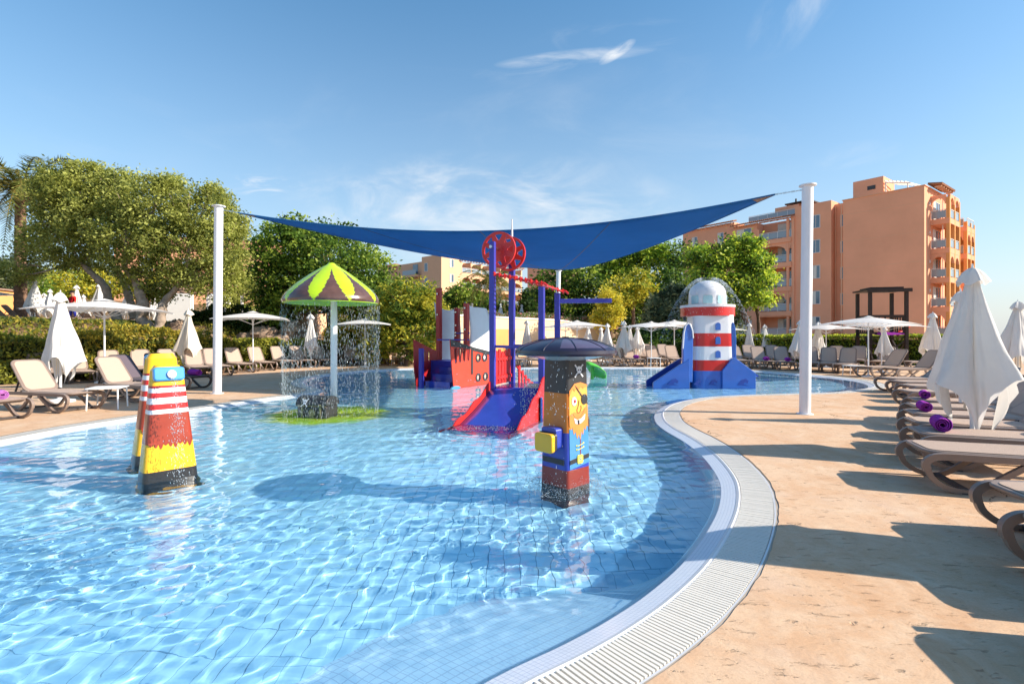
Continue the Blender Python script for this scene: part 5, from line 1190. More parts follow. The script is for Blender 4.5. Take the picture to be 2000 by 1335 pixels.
def curved_plate(name, a_c, z0, z1, half, r, mt, parent, top_arch=0.0, proud=.008):
    mb = MB(); n = 10; V = []; rows = 8
    for side in (0, 1):
        for j in range(rows + 1):
            v = j / rows; z = z0 + (z1 - z0) * v; hw = half
            if top_arch and v > .5: hw = half * math.sqrt(max(0, 1 - ((v - .5) / .5) ** 2)) + .001
            elif not top_arch: hw = half * (1 - .18 * (abs(v - .5) * 2) ** 6)
            for k in range(n + 1):
                a = a_c + hw * (2 * k / n - 1); rr_ = r + (proud if side else -.01); V.append((rr_ * math.cos(a), rr_ * math.sin(a), z))
    Lr = n + 1; off_ = (rows + 1) * Lr; Fc = []
    for j in range(rows):
        for k in range(n): Fc.append((off_ + j * Lr + k, off_ + j * Lr + k + 1, off_ + (j + 1) * Lr + k + 1, off_ + (j + 1) * Lr + k))
    for j in range(rows): Fc += [(j * Lr, off_ + j * Lr, off_ + (j + 1) * Lr, (j + 1) * Lr), (j * Lr + n, (j + 1) * Lr + n, off_ + (j + 1) * Lr + n, off_ + j * Lr + n)]
    for k in range(n): Fc += [(k, k + 1, off_ + k + 1, off_ + k), (rows * Lr + k, off_ + rows * Lr + k, off_ + rows * Lr + k + 1, rows * Lr + k + 1)]
    return mb.add(V, Fc).build(name, mt, parent, 60)
for a in (-150, -109, -66, -24, 20, 120):
    w = curved_plate('dome_window', R(a), zd + .06, zd + .34, .27, .56, M['win_frame'], lt); curved_plate('pane', R(a), zd + .08, zd + .32, .24, .568, M['teal_glass'], w)
def flat_arch(px, y0, y1, hw):
    z0, z1 = zl(y1), zl(y0); mid = z1 - hw; pts = [(-hw, z0), (hw, z0)] + [(hw * math.cos(R(a)), mid + hw * math.sin(R(a))) for a in range(0, 181, 18)]
    return MB().prism(pts, (.05, -.706 - .0, 0), (1, 0, 0), (0, 0, 1), .022).build('arched_window', M['lh_blue'], lt)
for y0, y1 in ((630, 644.5), (657, 671.5), (684, 698)): flat_arch(1388, y0, y1, .075)
# left slide: arched cheek wall with white rim and sloping chute
def lx(px, d): return (px - 1000) * d / F - LC.x
dL = 15.6 - LC.y
arch_w = [(lx(1326, 15.6), zl(745)), (lx(1345, 15.6), zl(745)), (lx(1346.5, 15.6), zl(660)), (lx(1345, 15.6), zl(645)), (lx(1341, 15.6), zl(634)), (lx(1336.5, 15.6), zl(631.5)), (lx(1331.5, 15.6), zl(636)), (lx(1328, 15.6), zl(650)), (lx(1326, 15.6), zl(680))]
MB().prism(arch_w, (0, dL - .1, 0), (1, .12, 0), (0, 0, 1), .12).build('slide_arch', M['lh_blue'], lt, bevel=.02)
rim = [Vector((x, dL - .24 + .12 * x, z)) for x, z in arch_w[2:]]; MB().tube(rim, .022, 8).build('arch_rim', M['lh_white'], lt, 50)
ch_l = [(lx(1275, 15.3), zl(749)), (lx(1275, 15.3), zl(745)), (lx(1327, 15.3), zl(711)), (lx(1346, 15.3), zl(700)), (lx(1346, 15.3), zl(775)), (lx(1275, 15.3), zl(775))]
MB().prism(ch_l, (0, 15.25 - LC.y, 0), (1, 0, 0), (0, 0, 1), -.08).build('slide_side', M['lh_blue'], lt, bevel=.012)
MB().prism([(x - .02, z + .0) for x, z in ch_l], (0, 15.95 - LC.y, 0), (1, 0, 0), (0, 0, 1), -.08).build('slide_side', M['lh_blue2'], lt, bevel=.012)
mb = MB(); a, b = Vector((lx(1276, 15.5), 15.6 - LC.y, -.12)), Vector((lx(1338, 15.5), 15.6 - LC.y, .42)); mb.bar(a, b, .62, .05); mb.build('chute', M['blue_slide'], lt)
# right wedge with waves
wd = [(lx(1409, 15.3), zl(775)), (lx(1409, 15.3), zl(722)), (lx(1430, 15.3), zl(697)), (lx(1436, 15.3), zl(699)), (lx(1474, 15.3), zl(727)), (lx(1474, 15.3), zl(775))]
MB().prism(wd, (0, 15.22 - LC.y, 0), (1, 0, 0), (0, 0, 1), -.10).build('slide_side', M['lh_blue'], lt, bevel=.012)
MB().prism([(x + .02, z) for x, z in wd[1:] + wd[:1]], (0, 15.95 - LC.y, 0), (1, 0, 0), (0, 0, 1), -.08).build('slide_side', M['lh_blue2'], lt, bevel=.012)
mb = MB(); mb.bar(Vector((lx(1432, 15.5), 15.6 - LC.y, .72)), Vector((lx(1474, 15.5), 15.6 - LC.y, .28)), .64, .05); mb.build('chute', M['blue_slide'], lt)
arch_r = [(lx(px, 15.6), zl(py)) for px, py in ((1424, 745), (1431, 745), (1431, 660), (1429.5, 640), (1426.5, 630), (1424, 629), (1421, 640))]
MB().prism(arch_r, (0, dL - .1, 0), (1, -.12, 0), (0, 0, 1), .12).build('slide_arch', M['lh_blue'], lt, bevel=.02)
for i, (px, s_) in enumerate(((1315, 1), (1365, .7), (1395, .8), (1452, 1))):
    cx, cz = lx(px, 15.2), zl(748); q_ = [(cx - .17 * s_, cz - .02), (cx - .05 * s_, cz + .12 * s_), (cx + .07 * s_, cz + .16 * s_), (cx + .16 * s_, cz + .10 * s_), (cx + .13 * s_, cz + .02), (cx + .05 * s_, cz + .06), (cx + .01, cz), (cx + .17 * s_, cz - .05)]
    MB().prism(q_, (0, (15.225 if i in (0, 3) else 15.295) - LC.y - (0 if i in (0, 3) else .0), 0), (1, 0, 0), (0, 0, 1), .012).build('wave_print', M['lh_blue2'], lt)
MB().tube([(-.78, -.2, zg - .02), (-.78, -.22, zg - .14)], .05, 10).build('lamp', M['black'], lt)
pts = []
for _ in range(5200):
    a = rd.uniform(0, 2 * math.pi); 
    if rd.random() < .6: a = rd.choice((R(180), R(170), R(5), R(350))) + rd.gauss(0, .6)
    s_ = rd.random(); r = .18 + s_ * 1.25; z = zd + .90 - 1.9 * s_ ** 1.9 - rd.random() ** 2 * .10
    if z < .1: continue
    if s_ > .45 and rd.random() < .4: continue
    pts.append((LC + Vector((r * math.cos(a), r * math.sin(a), z)), (math.cos(a), math.sin(a), .4 - 3.0 * s_), rd.uniform(.4, 1.1)))
drops('water_spray', 'fine arcs of water thrown outward from the lighthouse dome', 'water', pts, size=(.0036, .030))
# green spray leaf
gl = thing('green_spray_leaf', 'small bright green curved spray dish behind the pirate post', 'water shower', (2.95, 18.6, 0), R(35))
gm = mat('green_fibreglass', (.10, .48, .05), .3, coat=.3, var=.12)
V = []; nn = 14
for i in range(nn + 1):
    for j in range(nn + 1):
        u, v = i / nn, j / nn; a = R(95 * u); w = .42 * math.sin(math.pi * (.12 + .80 * (1 - u))) ; x = .72 * math.sin(a) - .36; z = .62 * math.cos(a) - .05; V.append((x, (v - .5) * 2 * w, z - .14 * (2 * v - 1) ** 2))
Fc = [(i * (nn + 1) + j, (i + 1) * (nn + 1) + j, (i + 1) * (nn + 1) + j + 1, i * (nn + 1) + j + 1) for i in range(nn) for j in range(nn)]
o = MB().add(V, Fc).build('dish', gm, gl, 60); s_ = o.modifiers.new('t', 'SOLIDIFY'); s_.thickness = .04
MB().tube([(-.05, 0, ZF), (-.05, 0, .45)], .06, 10).build('stem', gm, gl, 40)
# ------------------------------------------------------------ sun loungers
def catm2(pts, k=6):
    out = []; n = len(pts); P_ = [Vector(p) for p in pts]
    for i in range(n - 1):
        p0, p1, p2, p3 = P_[max(i - 1, 0)], P_[i], P_[i + 1], P_[min(i + 2, n - 1)]
        for j in range(k): t = j / k; out.append(.5 * ((2 * p1) + (p2 - p0) * t + (2 * p0 - 5 * p1 + 4 * p2 - p3) * t * t + (3 * p1 - p0 - 3 * p2 + p3) * t ** 3))
    return out + [P_[-1]]
def make_lounger(sling, frame, back_deg=50):
    t = thing('sun_lounger', 'taupe sun lounger', 'sun lounger')
    YO = .335
    mb = MB(); rail = catm2([(-.01, .20), (-.02, .27), (.03, .325), (.15, .345), (.6, .345), (1.25, .35), (1.7, .34), (1.86, .31), (1.90, .25)], 5)
    for s_ in (-1, 1): mb.band(rail, .062, s_ * YO - .024, s_ * YO + .024)
    for x in (.12, .7, 1.24, 1.8): mb.bar((x, -YO + .024, .33), (x, YO - .024, .33), .05, .035)
    mb.build('frame', frame, t, 40)
    fleg = catm2([(-.01, .22), (.03, .13), (.13, .055), (.26, .022), (.36, .03), (.46, .09), (.62, .21), (.78, .32)], 5)
    rleg = catm2([(1.02, .32), (1.12, .20), (1.24, .08), (1.34, .028), (1.46, .028), (1.60, .07), (1.76, .15), (1.90, .26)], 5)
    for s_ in (-1, 1):
        MB().band(fleg, .05, s_ * YO - .022, s_ * YO + .022).build('leg', frame, t, 40)
        MB().band(rleg, .05, s_ * YO - .022, s_ * YO + .022).build('leg', frame, t, 40)
    mb = MB()
    for x in (.30, 1.40): mb.bar((x, -YO + .022, .035), (x, YO - .022, .035), .05, .03)
    for x in (.30, 1.40):
        for s_ in (-1, 1): mb.box((x, s_ * YO, .008), (.09, .05, .016))
    mb.build('foot_bar', M['frame_dark'], t)
    # seat: rounded shell with inset sling
    pl = rrect(.0, 1.30, -.31, .31, .13, 5)
    seat = MB().prism(pl, (0, 0, .355), (1, 0, 0), (0, 1, 0), .028).build('seat', frame, t, 50, bevel=.010)
    MB().prism(rrect(.045, 1.27, -.262, .262, .11, 5), (0, 0, .3845), (1, 0, 0), (0, 1, 0), .005).build('sling', sling, seat, 60)
    c, s_ = math.cos(R(back_deg)), math.sin(R(back_deg)); o = Vector((1.26, 0, .375)); ux = Vector((c, 0, s_)); uy = Vector((0, 1, 0))
    bp = [(a, b * (1 - .10 * max(0, a / .80) ** 2)) for a, b in rrect(-.02, .80, -.315, .315, .12, 5)]
    back = MB().prism(bp, o, ux, uy, .030).build('backrest', frame, t, 50, bevel=.010)
    b2 = [(a, b * (1 - .10 * max(0, a / .80) ** 2)) for a, b in rrect(.02, .755, -.262, .262, .10, 5)]
    nn = ux.cross(uy); MB().prism(b2, o + nn * .0305, ux, uy, .005).build('sling', sling, back, 60); MB().prism(b2, o - nn * .0055, ux, uy, .005).build('sling', sling, back, 60)
    mb = MB()
    for y in (-.2, .2): mb.bar(o + ux * .42 + uy * y - nn * .02, (1.72, y, .33), .03, .02)
    mb.bar(o + ux * .42 - uy * .22 - nn * .015, o + ux * .42 + uy * .22 - nn * .015, .03, .02); mb.build('strut', M['frame_dark'], t)
    for y in (-.30, .30): MB().tube([(1.27, y - .02, .375), (1.27, y + .05 * (1 if y > 0 else -1), .375)], .035, 10).build('hinge', M['frame_dark'], t, 40)
    return t
proto = {'light': make_lounger(M['sling'], M['frame']), 'dark': make_lounger(M['sling_dark'], M['frame_dark']), 'low': make_lounger(M['sling'], M['frame'], 38)}
protos_used = set()
LOUNGERS = []
def lounger(x, y, deg, label, group, kind='light', z=0.0):
    p = proto[kind]
    o = p if kind not in protos_used else copy_tree(p); protos_used.add(kind)
    o.location = (x, y, z); o.rotation_euler = (0, 0, R(deg)); o['label'] = label; o['group'] = group; LOUNGERS.append(o); return o
def towel(lo, u, v, label, mt='towel', rz=90, s=1.0):
    """rolled towel on the seat of a lounger"""
    t = thing('rolled_towel', label, 'towel', (0, 0, 0), 0, 'rolled towels on the loungers')
    n = 46; V = []; th = .018
    for k in range(n + 1):
        a = k / n * 2 * math.pi * 3.1; r = .016 + .0098 * a / (2 * math.pi) * 2.0; V.append((r * math.cos(a), r * math.sin(a)))
    mb = MB(); L = .17; W_ = 12; vs = []
    for side in (0, 1):
        for (a, b) in V:
            rr_ = math.hypot(a, b); f = (rr_ + (.007 if side else -.005)) / rr_
            for j in range(W_ + 1):
                y = -L + 2 * L * j / W_; wob = 1 + .05 * math.sin(j * 1.7 + rr_ * 60); vs.append((a * f * wob, y + .012 * math.sin(math.atan2(b, a) * 2), b * f * wob))
    w = W_ + 1; m_ = (n + 1) * w; Fc = []
    for k in range(n):
        for j in range(W_): Fc += [(k * w + j, k * w + j + 1, (k + 1) * w + j + 1, (k + 1) * w + j), (m_ + k * w + j, m_ + (k + 1) * w + j, m_ + (k + 1) * w + j + 1, m_ + k * w + j + 1)]
        Fc += [(k * w, (k + 1) * w, m_ + (k + 1) * w, m_ + k * w), (k * w + W_, m_ + k * w + W_, m_ + (k + 1) * w + W_, (k + 1) * w + W_)]
    Fc += [tuple([n * w + j for j in range(w)] + [m_ + n * w + j for j in range(W_, -1, -1)])]
    mb.add(vs, Fc); o = mb.build('towel_roll', M[mt], t, 60); sb = o.modifiers.new('s', 'SUBSURF'); sb.levels = 1; sb.render_levels = 1
    Mx = Matrix.Translation(lo.location) @ Matrix.Rotation(lo.rotation_euler.z, 4, 'Z'); p = Mx @ Vector((u, v, .39 + .076 * s)); t.location = p; t.rotation_euler = (0, 0, lo.rotation_euler.z + R(rz)); t.scale = (s, s, s); return t
gL = 'sun loungers on the left deck'; gR = 'sun loungers in the rows on the right deck'; gF = 'sun loungers in the far rows beyond the pool'; gT = 'sun loungers on the upper left terrace'; gB = 'sun loungers in the row along the rear left hedge'
l0 = lounger(-8.75, 8.9, 164, 'taupe lounger at the left picture edge with a lilac towel, nearest on the left deck', gL)
la = lounger(-8.45, 10.15, 163, 'second lounger from the near left, broad pale back beside the white umbrella', gL)
lb = lounger(-8.1, 11.7, 160, 'pale lounger behind the white side table, a lilac towel across its foot', gL)
lc = lounger(-8.65, 12.9, 163, 'charcoal backed lounger between the pale one and the striped cones', gL, 'dark')
ld = lounger(-8.7, 14.3, 164, 'smaller charcoal lounger behind the striped cones with a purple towel at its foot', gL, 'dark')
towel(l0, .25, 0, 'lilac rolled towel on the lounger at the left picture edge', 'towel_pink', 78, 1.15); towel(lb, .18, 0, 'lilac rolled towel on the lounger behind the white side table', 'towel_pink', 100, 1.2); towel(ld, .2, 0, 'purple rolled towel on the charcoal lounger just left of the thick white pole', 'towel', 80, 1.2)
rowB = [(112, 752, 150, 'pale lounger behind the near left pair, its back showing at the picture edge'), (160, 750, 138, 'lounger half hidden behind the drooping white umbrella on the left'), (222, 747, 134, 'pale lounger with the open umbrella pole in front of its back'),
        (284, 742, 132, 'pale lounger behind the charcoal ones, against the gold hedge'), (336, 740, 130, 'pale lounger with its back half in shade above the yellow cone cap'), (392, 738, 130, 'lounger under the cream closed umbrella left of the thick pole'),
        (436, 735, 134, 'lounger directly behind the thick white pole'), (484, 729, 138, 'first full lounger right of the thick white pole'), (526, 725, 136, 'second lounger right of the thick pole, umbrella pole behind its back'), (568, 721, 134, 'third lounger right of the thick white pole'),
        (604, 719, 132, 'fourth lounger right of the thick pole, back striped by shadow'), (640, 717, 128, 'lounger just left of the mushroom shower pole with a shaded top'), (704, 714.5, 124, 'lounger just right of the mushroom shower pole'), (750, 713.5, 118, 'lounger right of the open umbrella pole before the yellow bush'),
        (796, 713, 108, 'lounger at the left end of the red ship, before the bush'), (822, 712.5, 104, 'lounger mostly hidden behind the red ship bow')]
for px, py, a, lb_ in rowB:
    g_ = G(px, py); lounger(g_.x - .12, g_.y + .2, a, lb_, gB)
# far side rows (facing the camera)
rowF = [(1052, 717, 98, 'far lounger seen left of the blue posts'), (1010, 717, 100, 'far lounger between the two tall blue posts'), (1246, 716, 96, 'far lounger with a purple towel left of the table beside the lighthouse'), (1205, 716, 100, 'far lounger right of the black hat rim'), (1291, 715.5, 92, 'far lounger standing alone left of the lighthouse'), (1330, 716, 90, 'far lounger touching the left edge of the lighthouse slide'),
        (1456, 720, 84, 'first far lounger right of the lighthouse'), (1500, 721.5, 80, 'far lounger right of the lighthouse with a purple towel'), (1541, 723.5, 74, 'far lounger just left of the right hand pole with a purple towel'), (1588, 726, 64, 'far lounger just right of the right hand pole'),
        (1618, 728, 58, 'far lounger second right of the right hand pole'), (1646, 730, 50, 'far lounger third right of the right hand pole, next to the low table'), (1686, 736, 14, 'lounger seen side on beside the low white table'), (1737, 740, 6, 'lounger in front of the side-on one, next towards the camera')]
for px, py, a, lb_ in rowF:
    g_ = G(px, py); o = lounger(g_.x, g_.y, a, lb_, gF)
    if 'towel' in lb_: towel(o, .25, 0, 'purple towel on the ' + lb_.replace(' with a purple towel', ''), 'towel', 90, 1.2)
rowF2 = [(1224, 709, 95, 'back row lounger behind the closed umbrellas left of the lighthouse'), (1262, 708.5, 95, 'back row lounger beside the open umbrella pole left of the lighthouse'), (1280, 708, 93, 'back row lounger behind the single far one'), (1312, 708, 92, 'back row lounger touching the second umbrella pole'),
         (1436, 710, 85, 'back row lounger peeping out right of the lighthouse'), (1478, 712, 80, 'back row lounger behind the towel one'), (1522, 713.5, 76, 'back row lounger left of the right hand pole'), (1567, 715, 70, 'back row lounger behind the right hand pole'),
         (1601, 716.5, 64, 'back row lounger in front of the clipped hedge left part'), (1634, 718, 58, 'back row lounger in front of the clipped hedge middle part'), (1672, 719, 52, 'back row lounger right of the umbrella pole'), (1712, 722, 40, 'back row lounger near the dark timber tower foot'), (1765, 722, 10, 'lounger beyond the side-on pair near the tower')]
for px, py, a, lb_ in rowF2:
    g_ = G(px, py); lounger(g_.x, g_.y, a, lb_, gF)
rowR = [(9.9, 13.6, 0, 'low lounger third in the fan on the right, beyond the towels', 0), (9.45, 12.6, -5, 'lounger fourth in the fan on the right, beyond the towels', 0), (8.9, 11.6, -10, 'lounger fifth in the fan, next but one beyond the first purple towel', 0), (8.0, 10.5, -15, 'lounger directly beyond the farthest purple towel one', 0),
        (7.10, 9.1, -20, 'right row lounger with the farthest of the three purple towels', 1), (6.48, 8.35, -21, 'right row lounger between the farthest and middle purple towels', 0), (5.88, 7.6, -22, 'right row lounger with the middle purple towel', 1), (5.31, 6.85, -22, 'right row lounger between the middle and nearest purple towels', 0),
        (4.78, 6.1, -22, 'right row lounger with the nearest and largest purple towel', 1), (4.12, 5.25, -19, 'right row lounger in front of the towels, its curved leg fully seen', 0), (3.58, 3.68, -12, 'second nearest lounger at the right picture edge', 0), (3.14, 2.98, -12, 'nearest lounger cut by the right picture edge', 0), (2.6, 2.2, -12, 'lounger just outside the lower right corner casting its shadow on the deck', 0)]
tn = ['farthest', 'middle', 'nearest']; ti = 0
for x, y, a, lb_, tw2 in rowR:
    o = lounger(x, y, a, lb_, gR, 'low' if y > 9 or y < 0 else 'low')
    if tw2: towel(o, .20 if ti < 2 else .27, .04, 'purple rolled towel, %s of the three on the right hand loungers' % tn[ti], 'towel', (-14, -6, -10)[ti], (1.0, 1.0, 1.15)[ti]); ti += 1
for k, (x, y) in enumerate(((11.3, 9.9), (10.3, 8.6), (13.2, 12.5), (14.4, 14.6))): lounger(x, y, -10, 'lounger behind the big white umbrella in the outer right row, %s' % ('near one', 'nearest one', 'far one', 'farthest one')[k], gR, 'low')
for k, (px, lab) in enumerate(((22, 'leftmost terrace lounger seen from behind'), (46, 'second terrace lounger from the left seen from behind'), (88, 'terrace lounger behind the white drooping umbrella'), (150, 'terrace lounger beside the man in the red shirt'), (178, 'terrace lounger left of the open umbrella pole'), (206, 'terrace lounger right of the open umbrella pole'), (236, 'terrace lounger nearest the olive trunk'))):
    d = 26.2 + .012 * px; lounger((px - 1000) * d / F, d + 1.2, 250 if k < 3 else 262, lab, gT, 'light', 2.08)

# ------------------------------------------------------------ umbrellas
def umb_base(t, r=.27): MB().lathe([(0, 0), (r, 0), (r, .04), (.06, .08), (.06, .12), (0, .12)], 20).build('base', M['white'], t, 40)
def make_closed(seed, flare=1.0, fabric='canvas'):
    rs = random.Random(seed); t = thing('closed_umbrella', 'closed white umbrella', 'umbrella'); umb_base(t)
    MB().tube([(0, 0, .05), (0, 0, 2.42)], .027, 12).build('pole', M['white'], t, 40)
    nth, nl = 96, 26; V = []; amp = [rs.uniform(.75, 1.25) for _ in range(4)]; ph = [rs.uniform(-.2, .2) for _ in range(8)]
    tw_ = rs.uniform(-.25, .25)
    for j in range(nl + 1):
        s_ = j / nl
        for k in range(nth):
            th = 2 * math.pi * k / nth; q = th % (math.pi / 2); q0 = min(q, math.pi / 2 - q); side = int(((th + math.pi / 4) % (2 * math.pi)) / (math.pi / 2))
            L = 1.50 / max(math.cos(q0), .70); Lc = L ** 1.0 * (.96 + .05 * math.sin(3 * th + seed)); l = Lc * s_
            m_ = math.cos(2 * q0) ** 1.0 if q0 < math.pi / 4 else 0                # 1 at the middle of a side, 0 at a corner rib
            fold = (.5 + .5 * math.cos(8 * th + ph[side])) ; taper = max(0, 1 - ((l - 1.35) / 1.1) ** 2) if l > 1.35 else 1
            rho = .055 + .065 * l + flare * amp[side] * (.30 * m_ ** .8 * (l / 1.5) ** 1.25) * taper + .085 * fold * (l / 1.5) + .018 * math.sin(17 * th + 4 * l + seed) * (l / 1.5)
            if l > 1.5: rho *= max(.35, 1 - .75 * (l - 1.5))
            a = th + tw_ * l * .4 + .10 * math.sin(2.0 * l + side)
            rho += .016 * math.sin(7 * th + 5 * l + seed) * math.sin(3.1 * l + side * 2) * (l / 1.5) + .010 * math.sin(23 * th - 6 * l) * (l / 1.5); V.append((rho * math.cos(a), rho * math.sin(a), 2.38 - l * .985 + .02 * math.sin(5 * th + seed)))
    Fc = [(j * nth + k, (j + 1) * nth + k, (j + 1) * nth + (k + 1) % nth, j * nth + (k + 1) % nth) for j in range(nl) for k in range(nth)]
    MB().add(V, Fc).build('canopy', M[fabric], t, 180)
    V = []
    for j in range(7):
        s_ = j / 6
        for k in range(48):
            th = 2 * math.pi * k / 48; q = th % (math.pi / 2); q0 = min(q, math.pi / 2 - q); Lr = .135 / max(math.cos(q0), .70); r = Lr * (s_ ** .8) * (1 + .10 * math.sin(3 * th + seed)); V.append((r * math.cos(th + .3), r * math.sin(th + .3), 2.47 - .21 * s_ ** 1.5 - .03 * s_ * math.sin(4 * th + 1)))
    Fc = [(j * 48 + k, (j + 1) * 48 + k, (j + 1) * 48 + (k + 1) % 48, j * 48 + (k + 1) % 48) for j in range(6) for k in range(48)]
    MB().add(V, Fc).build('top_flap', M[fabric], t, 180)
    for k in range(4):
        a = math.pi / 4 + k * math.pi / 2; MB().bar((.03 * math.cos(a), .03 * math.sin(a), 2.3), (.075 * math.cos(a), .075 * math.sin(a), .62), .022, .014).build('rib', M['cream'], t)
    MB().tube([(0, 0, 2.40), (0, 0, 2.52)], [.02, .008], 8).build('finial', M['white'], t)
    return t
def make_open(size=1.5):
    t = thing('open_umbrella', 'open white umbrella', 'umbrella'); umb_base(t)
    MB().tube([(0, 0, .05), (0, 0, 2.62)], .027, 12).build('pole', M['white'], t, 40)
    n = 24; V = []
    for j in range(n + 1):
        for i in range(n + 1):
            u, v = -1 + 2 * i / n, -1 + 2 * j / n; m_ = max(abs(u), abs(v)); lo = min(abs(u), abs(v)) / max(m_, 1e-6)
            z = 2.66 - .26 * m_ ** 1.35 - .07 * m_ * lo ** 2; inn = 1 - .035 * (1 - lo ** 2) * (m_ > .97); V.append((u * size * inn, v * size * inn, z))
    Fc = [(j * (n + 1) + i, j * (n + 1) + i + 1, (j + 1) * (n + 1) + i + 1, (j + 1) * (n + 1) + i) for j in range(n) for i in range(n)]
    MB().add(V, Fc).build('canopy', M['canvas'], t, 40)
    V = [(u * .22, v * .22, 2.74 - .07 * max(abs(u), abs(v))) for v in (-1, 0, 1) for u in (-1, 0, 1)]
    MB().add(V, [(0, 1, 4, 3), (1, 2, 5, 4), (3, 4, 7, 6), (4, 5, 8, 7)]).build('top_flap', M['canvas'], t)
    for k in range(8):
        a = k * math.pi / 4; L = size * (1.38 if k % 2 else .97); zt = 2.66 - .26 - (.07 if k % 2 else 0) - .02
        MB().bar((.03 * math.cos(a), .03 * math.sin(a), 2.60), (L * math.cos(a), L * math.sin(a), zt), .018, .022).build('rib', M['white'], t)
        MB().bar((.04 * math.cos(a), .04 * math.sin(a), 2.12), (L * .5 * math.cos(a), L * .5 * math.sin(a), (2.60 + zt) / 2 - .03), .012, .016).build('strut', M['white'], t)
    MB().tube([(0, 0, 2.08), (0, 0, 2.18)], .045, 12).build('hub', M['white'], t, 40)
    return t
cproto = [make_closed(1), make_closed(2, .66), make_closed(3, 1.15)]; cproto.append(make_closed(4, .9, 'cream')); oproto = make_open(); used = set()
def umb(kind, x, y, z, label, group, rz=0, sc=1.0):
    p = oproto if kind == 'open' else cproto[kind]; o = p if kind not in used else copy_tree(p); used.add(kind)
    o.location = (x, y, z); o.rotation_euler = (0, 0, R(rz)); o.scale = (sc, sc, sc); o['label'] = label; o['group'] = group; return o
gc = 'closed white umbrellas'; go = 'open white umbrellas'
def up(kind, px, d, label, z=0.0, rz=0, sc=1.0, ztop=None):
    if ztop is not None:   # ztop = image row of the top
        top = HC - (ztop - HOR) * d / F; sc = (top - z) / (2.5 if kind != 'open' else 2.74)
    return umb(kind, (px - 1000) * d / F, d, z, label, go if kind == 'open' else gc, rz, sc)
up(2, 1899, 6.3, 'largest closed white umbrella, drooping low over the right hand loungers', rz=8, ztop=518, sc=1)
up(1, 1876, 8.6, 'closed white umbrella half hidden behind the largest one', rz=30, ztop=565)
up(0, 1988, 13.5, 'closed umbrella at the right picture edge behind the largest one', rz=50, ztop=586)
up(0, 2300, 3.25, 'closed umbrella outside the right edge casting the broad shadow over the grate', rz=20, sc=1.0)
up(0, 1822, 20.5, 'closed umbrella right of the dark timber tower', rz=15, ztop=609)
up(1, 118, 11.6, 'big closed white umbrella with pointed folds on the left deck', rz=20, ztop=568)
up(3, 368, 19.5, 'cream closed umbrella left of the thick white pole', rz=40, ztop=603)
up(1, 607, 24.2, 'closed white umbrella seen through the mushroom water curtain', rz=65, ztop=612)
up('open', 204, 16.4, 'open white umbrella over the left deck loungers', rz=12, ztop=583)
up('open', 494, 21.9, 'open white umbrella right of the thick white pole', rz=20, ztop=607)
up('open', 713, 24.5, 'open white umbrella right of the mushroom shower', rz=10, ztop=621)
for px, d, zt, k, lab in ((1029, 29.5, 624.5, 1, 'closed umbrella against the cream wall behind the blue posts'), (1149, 30.2, 634, 0, 'closed umbrella above the right rim of the black hat'), (1174, 30.0, 638, 1, 'smaller closed umbrella just behind the middle one near the tower'),
                          (1186, 28.5, 631, 2, 'closed umbrella right of the timber lookout tower'), (1219, 26, 626, 0, 'tall closed umbrella left of the two open ones by the lighthouse'), (1230, 28.5, 634, 1, 'closed umbrella tucked behind the tall one'), (1245, 29, 637, 2, 'thin closed umbrella under the open canopy edge'),
                          (1463.5, 29.5, 630, 1, 'first closed umbrella right of the lighthouse'), (1493.6, 29.5, 633, 0, 'second closed umbrella right of the lighthouse'), (1562, 23, 625, 2, 'wide closed umbrella behind the right hand pole'), (1598, 25, 628, 1, 'closed umbrella just right of the right hand pole'),
                          (1727, 23.5, 637, 2, 'closed umbrella below the large open canopy'), (1425, 29.0, 627, 1, 'closed umbrella half hidden by the right side of the lighthouse')):
    up(k, px, d, lab, rz=px % 90, ztop=zt)
for px, d, zt, lab in ((1104.5, 29.0, 629, 'left one of the two open umbrellas behind the black hat'), (1127, 26.5, 625, 'right one of the two open umbrellas behind the black hat'), (1272, 25.5, 627, 'left one of the two open umbrellas beside the lighthouse'), (1317, 27, 624, 'right one of the two open umbrellas beside the lighthouse'),
                       (1412, 31, 636, 'open umbrella behind the right side of the lighthouse'), (1696, 18.6, 616, 'large open umbrella in front of the terracotta end wall'), (1722, 21.0, 624, 'open umbrella overlapping the large one on its right'), (1613.5, 24, 631, 'open umbrella just right of the right hand pole')):
    up('open', px, d, lab, rz=(px * 7) % 40, ztop=zt)
for px, d, zt, k, lab in ((68, 27.0, 545, 0, 'tallest closed umbrella on the left terrace by the palm trunk'), (86, 37, 572, 1, 'small closed umbrella right of the tallest terrace one'), (98, 32, 564, 2, 'closed umbrella between the palm and the man in red'), (150, 30.5, 556, 1, 'closed umbrella just right of the man in red'),
                          (163, 38, 575, 0, 'small distant closed umbrella above the open canopy'), (193, 29, 553, 2, 'closed umbrella above the middle of the open canopy'), (249, 31, 565, 0, 'closed umbrella beside the dark olive trunk'), (300, 34, 566, 1, 'closed umbrella behind the pale twin trunks'), (413, 31, 573, 0, 'terrace umbrella left of the thick white pole'), (437, 31, 569, 2, 'terrace umbrella right of the thick white pole')):
    up(k, px, d, lab, z=2.06, rz=(px * 3) % 90, ztop=zt)
up('open', -22, 27, 'open umbrella cut by the left picture edge on the terrace', z=2.06, ztop=566)
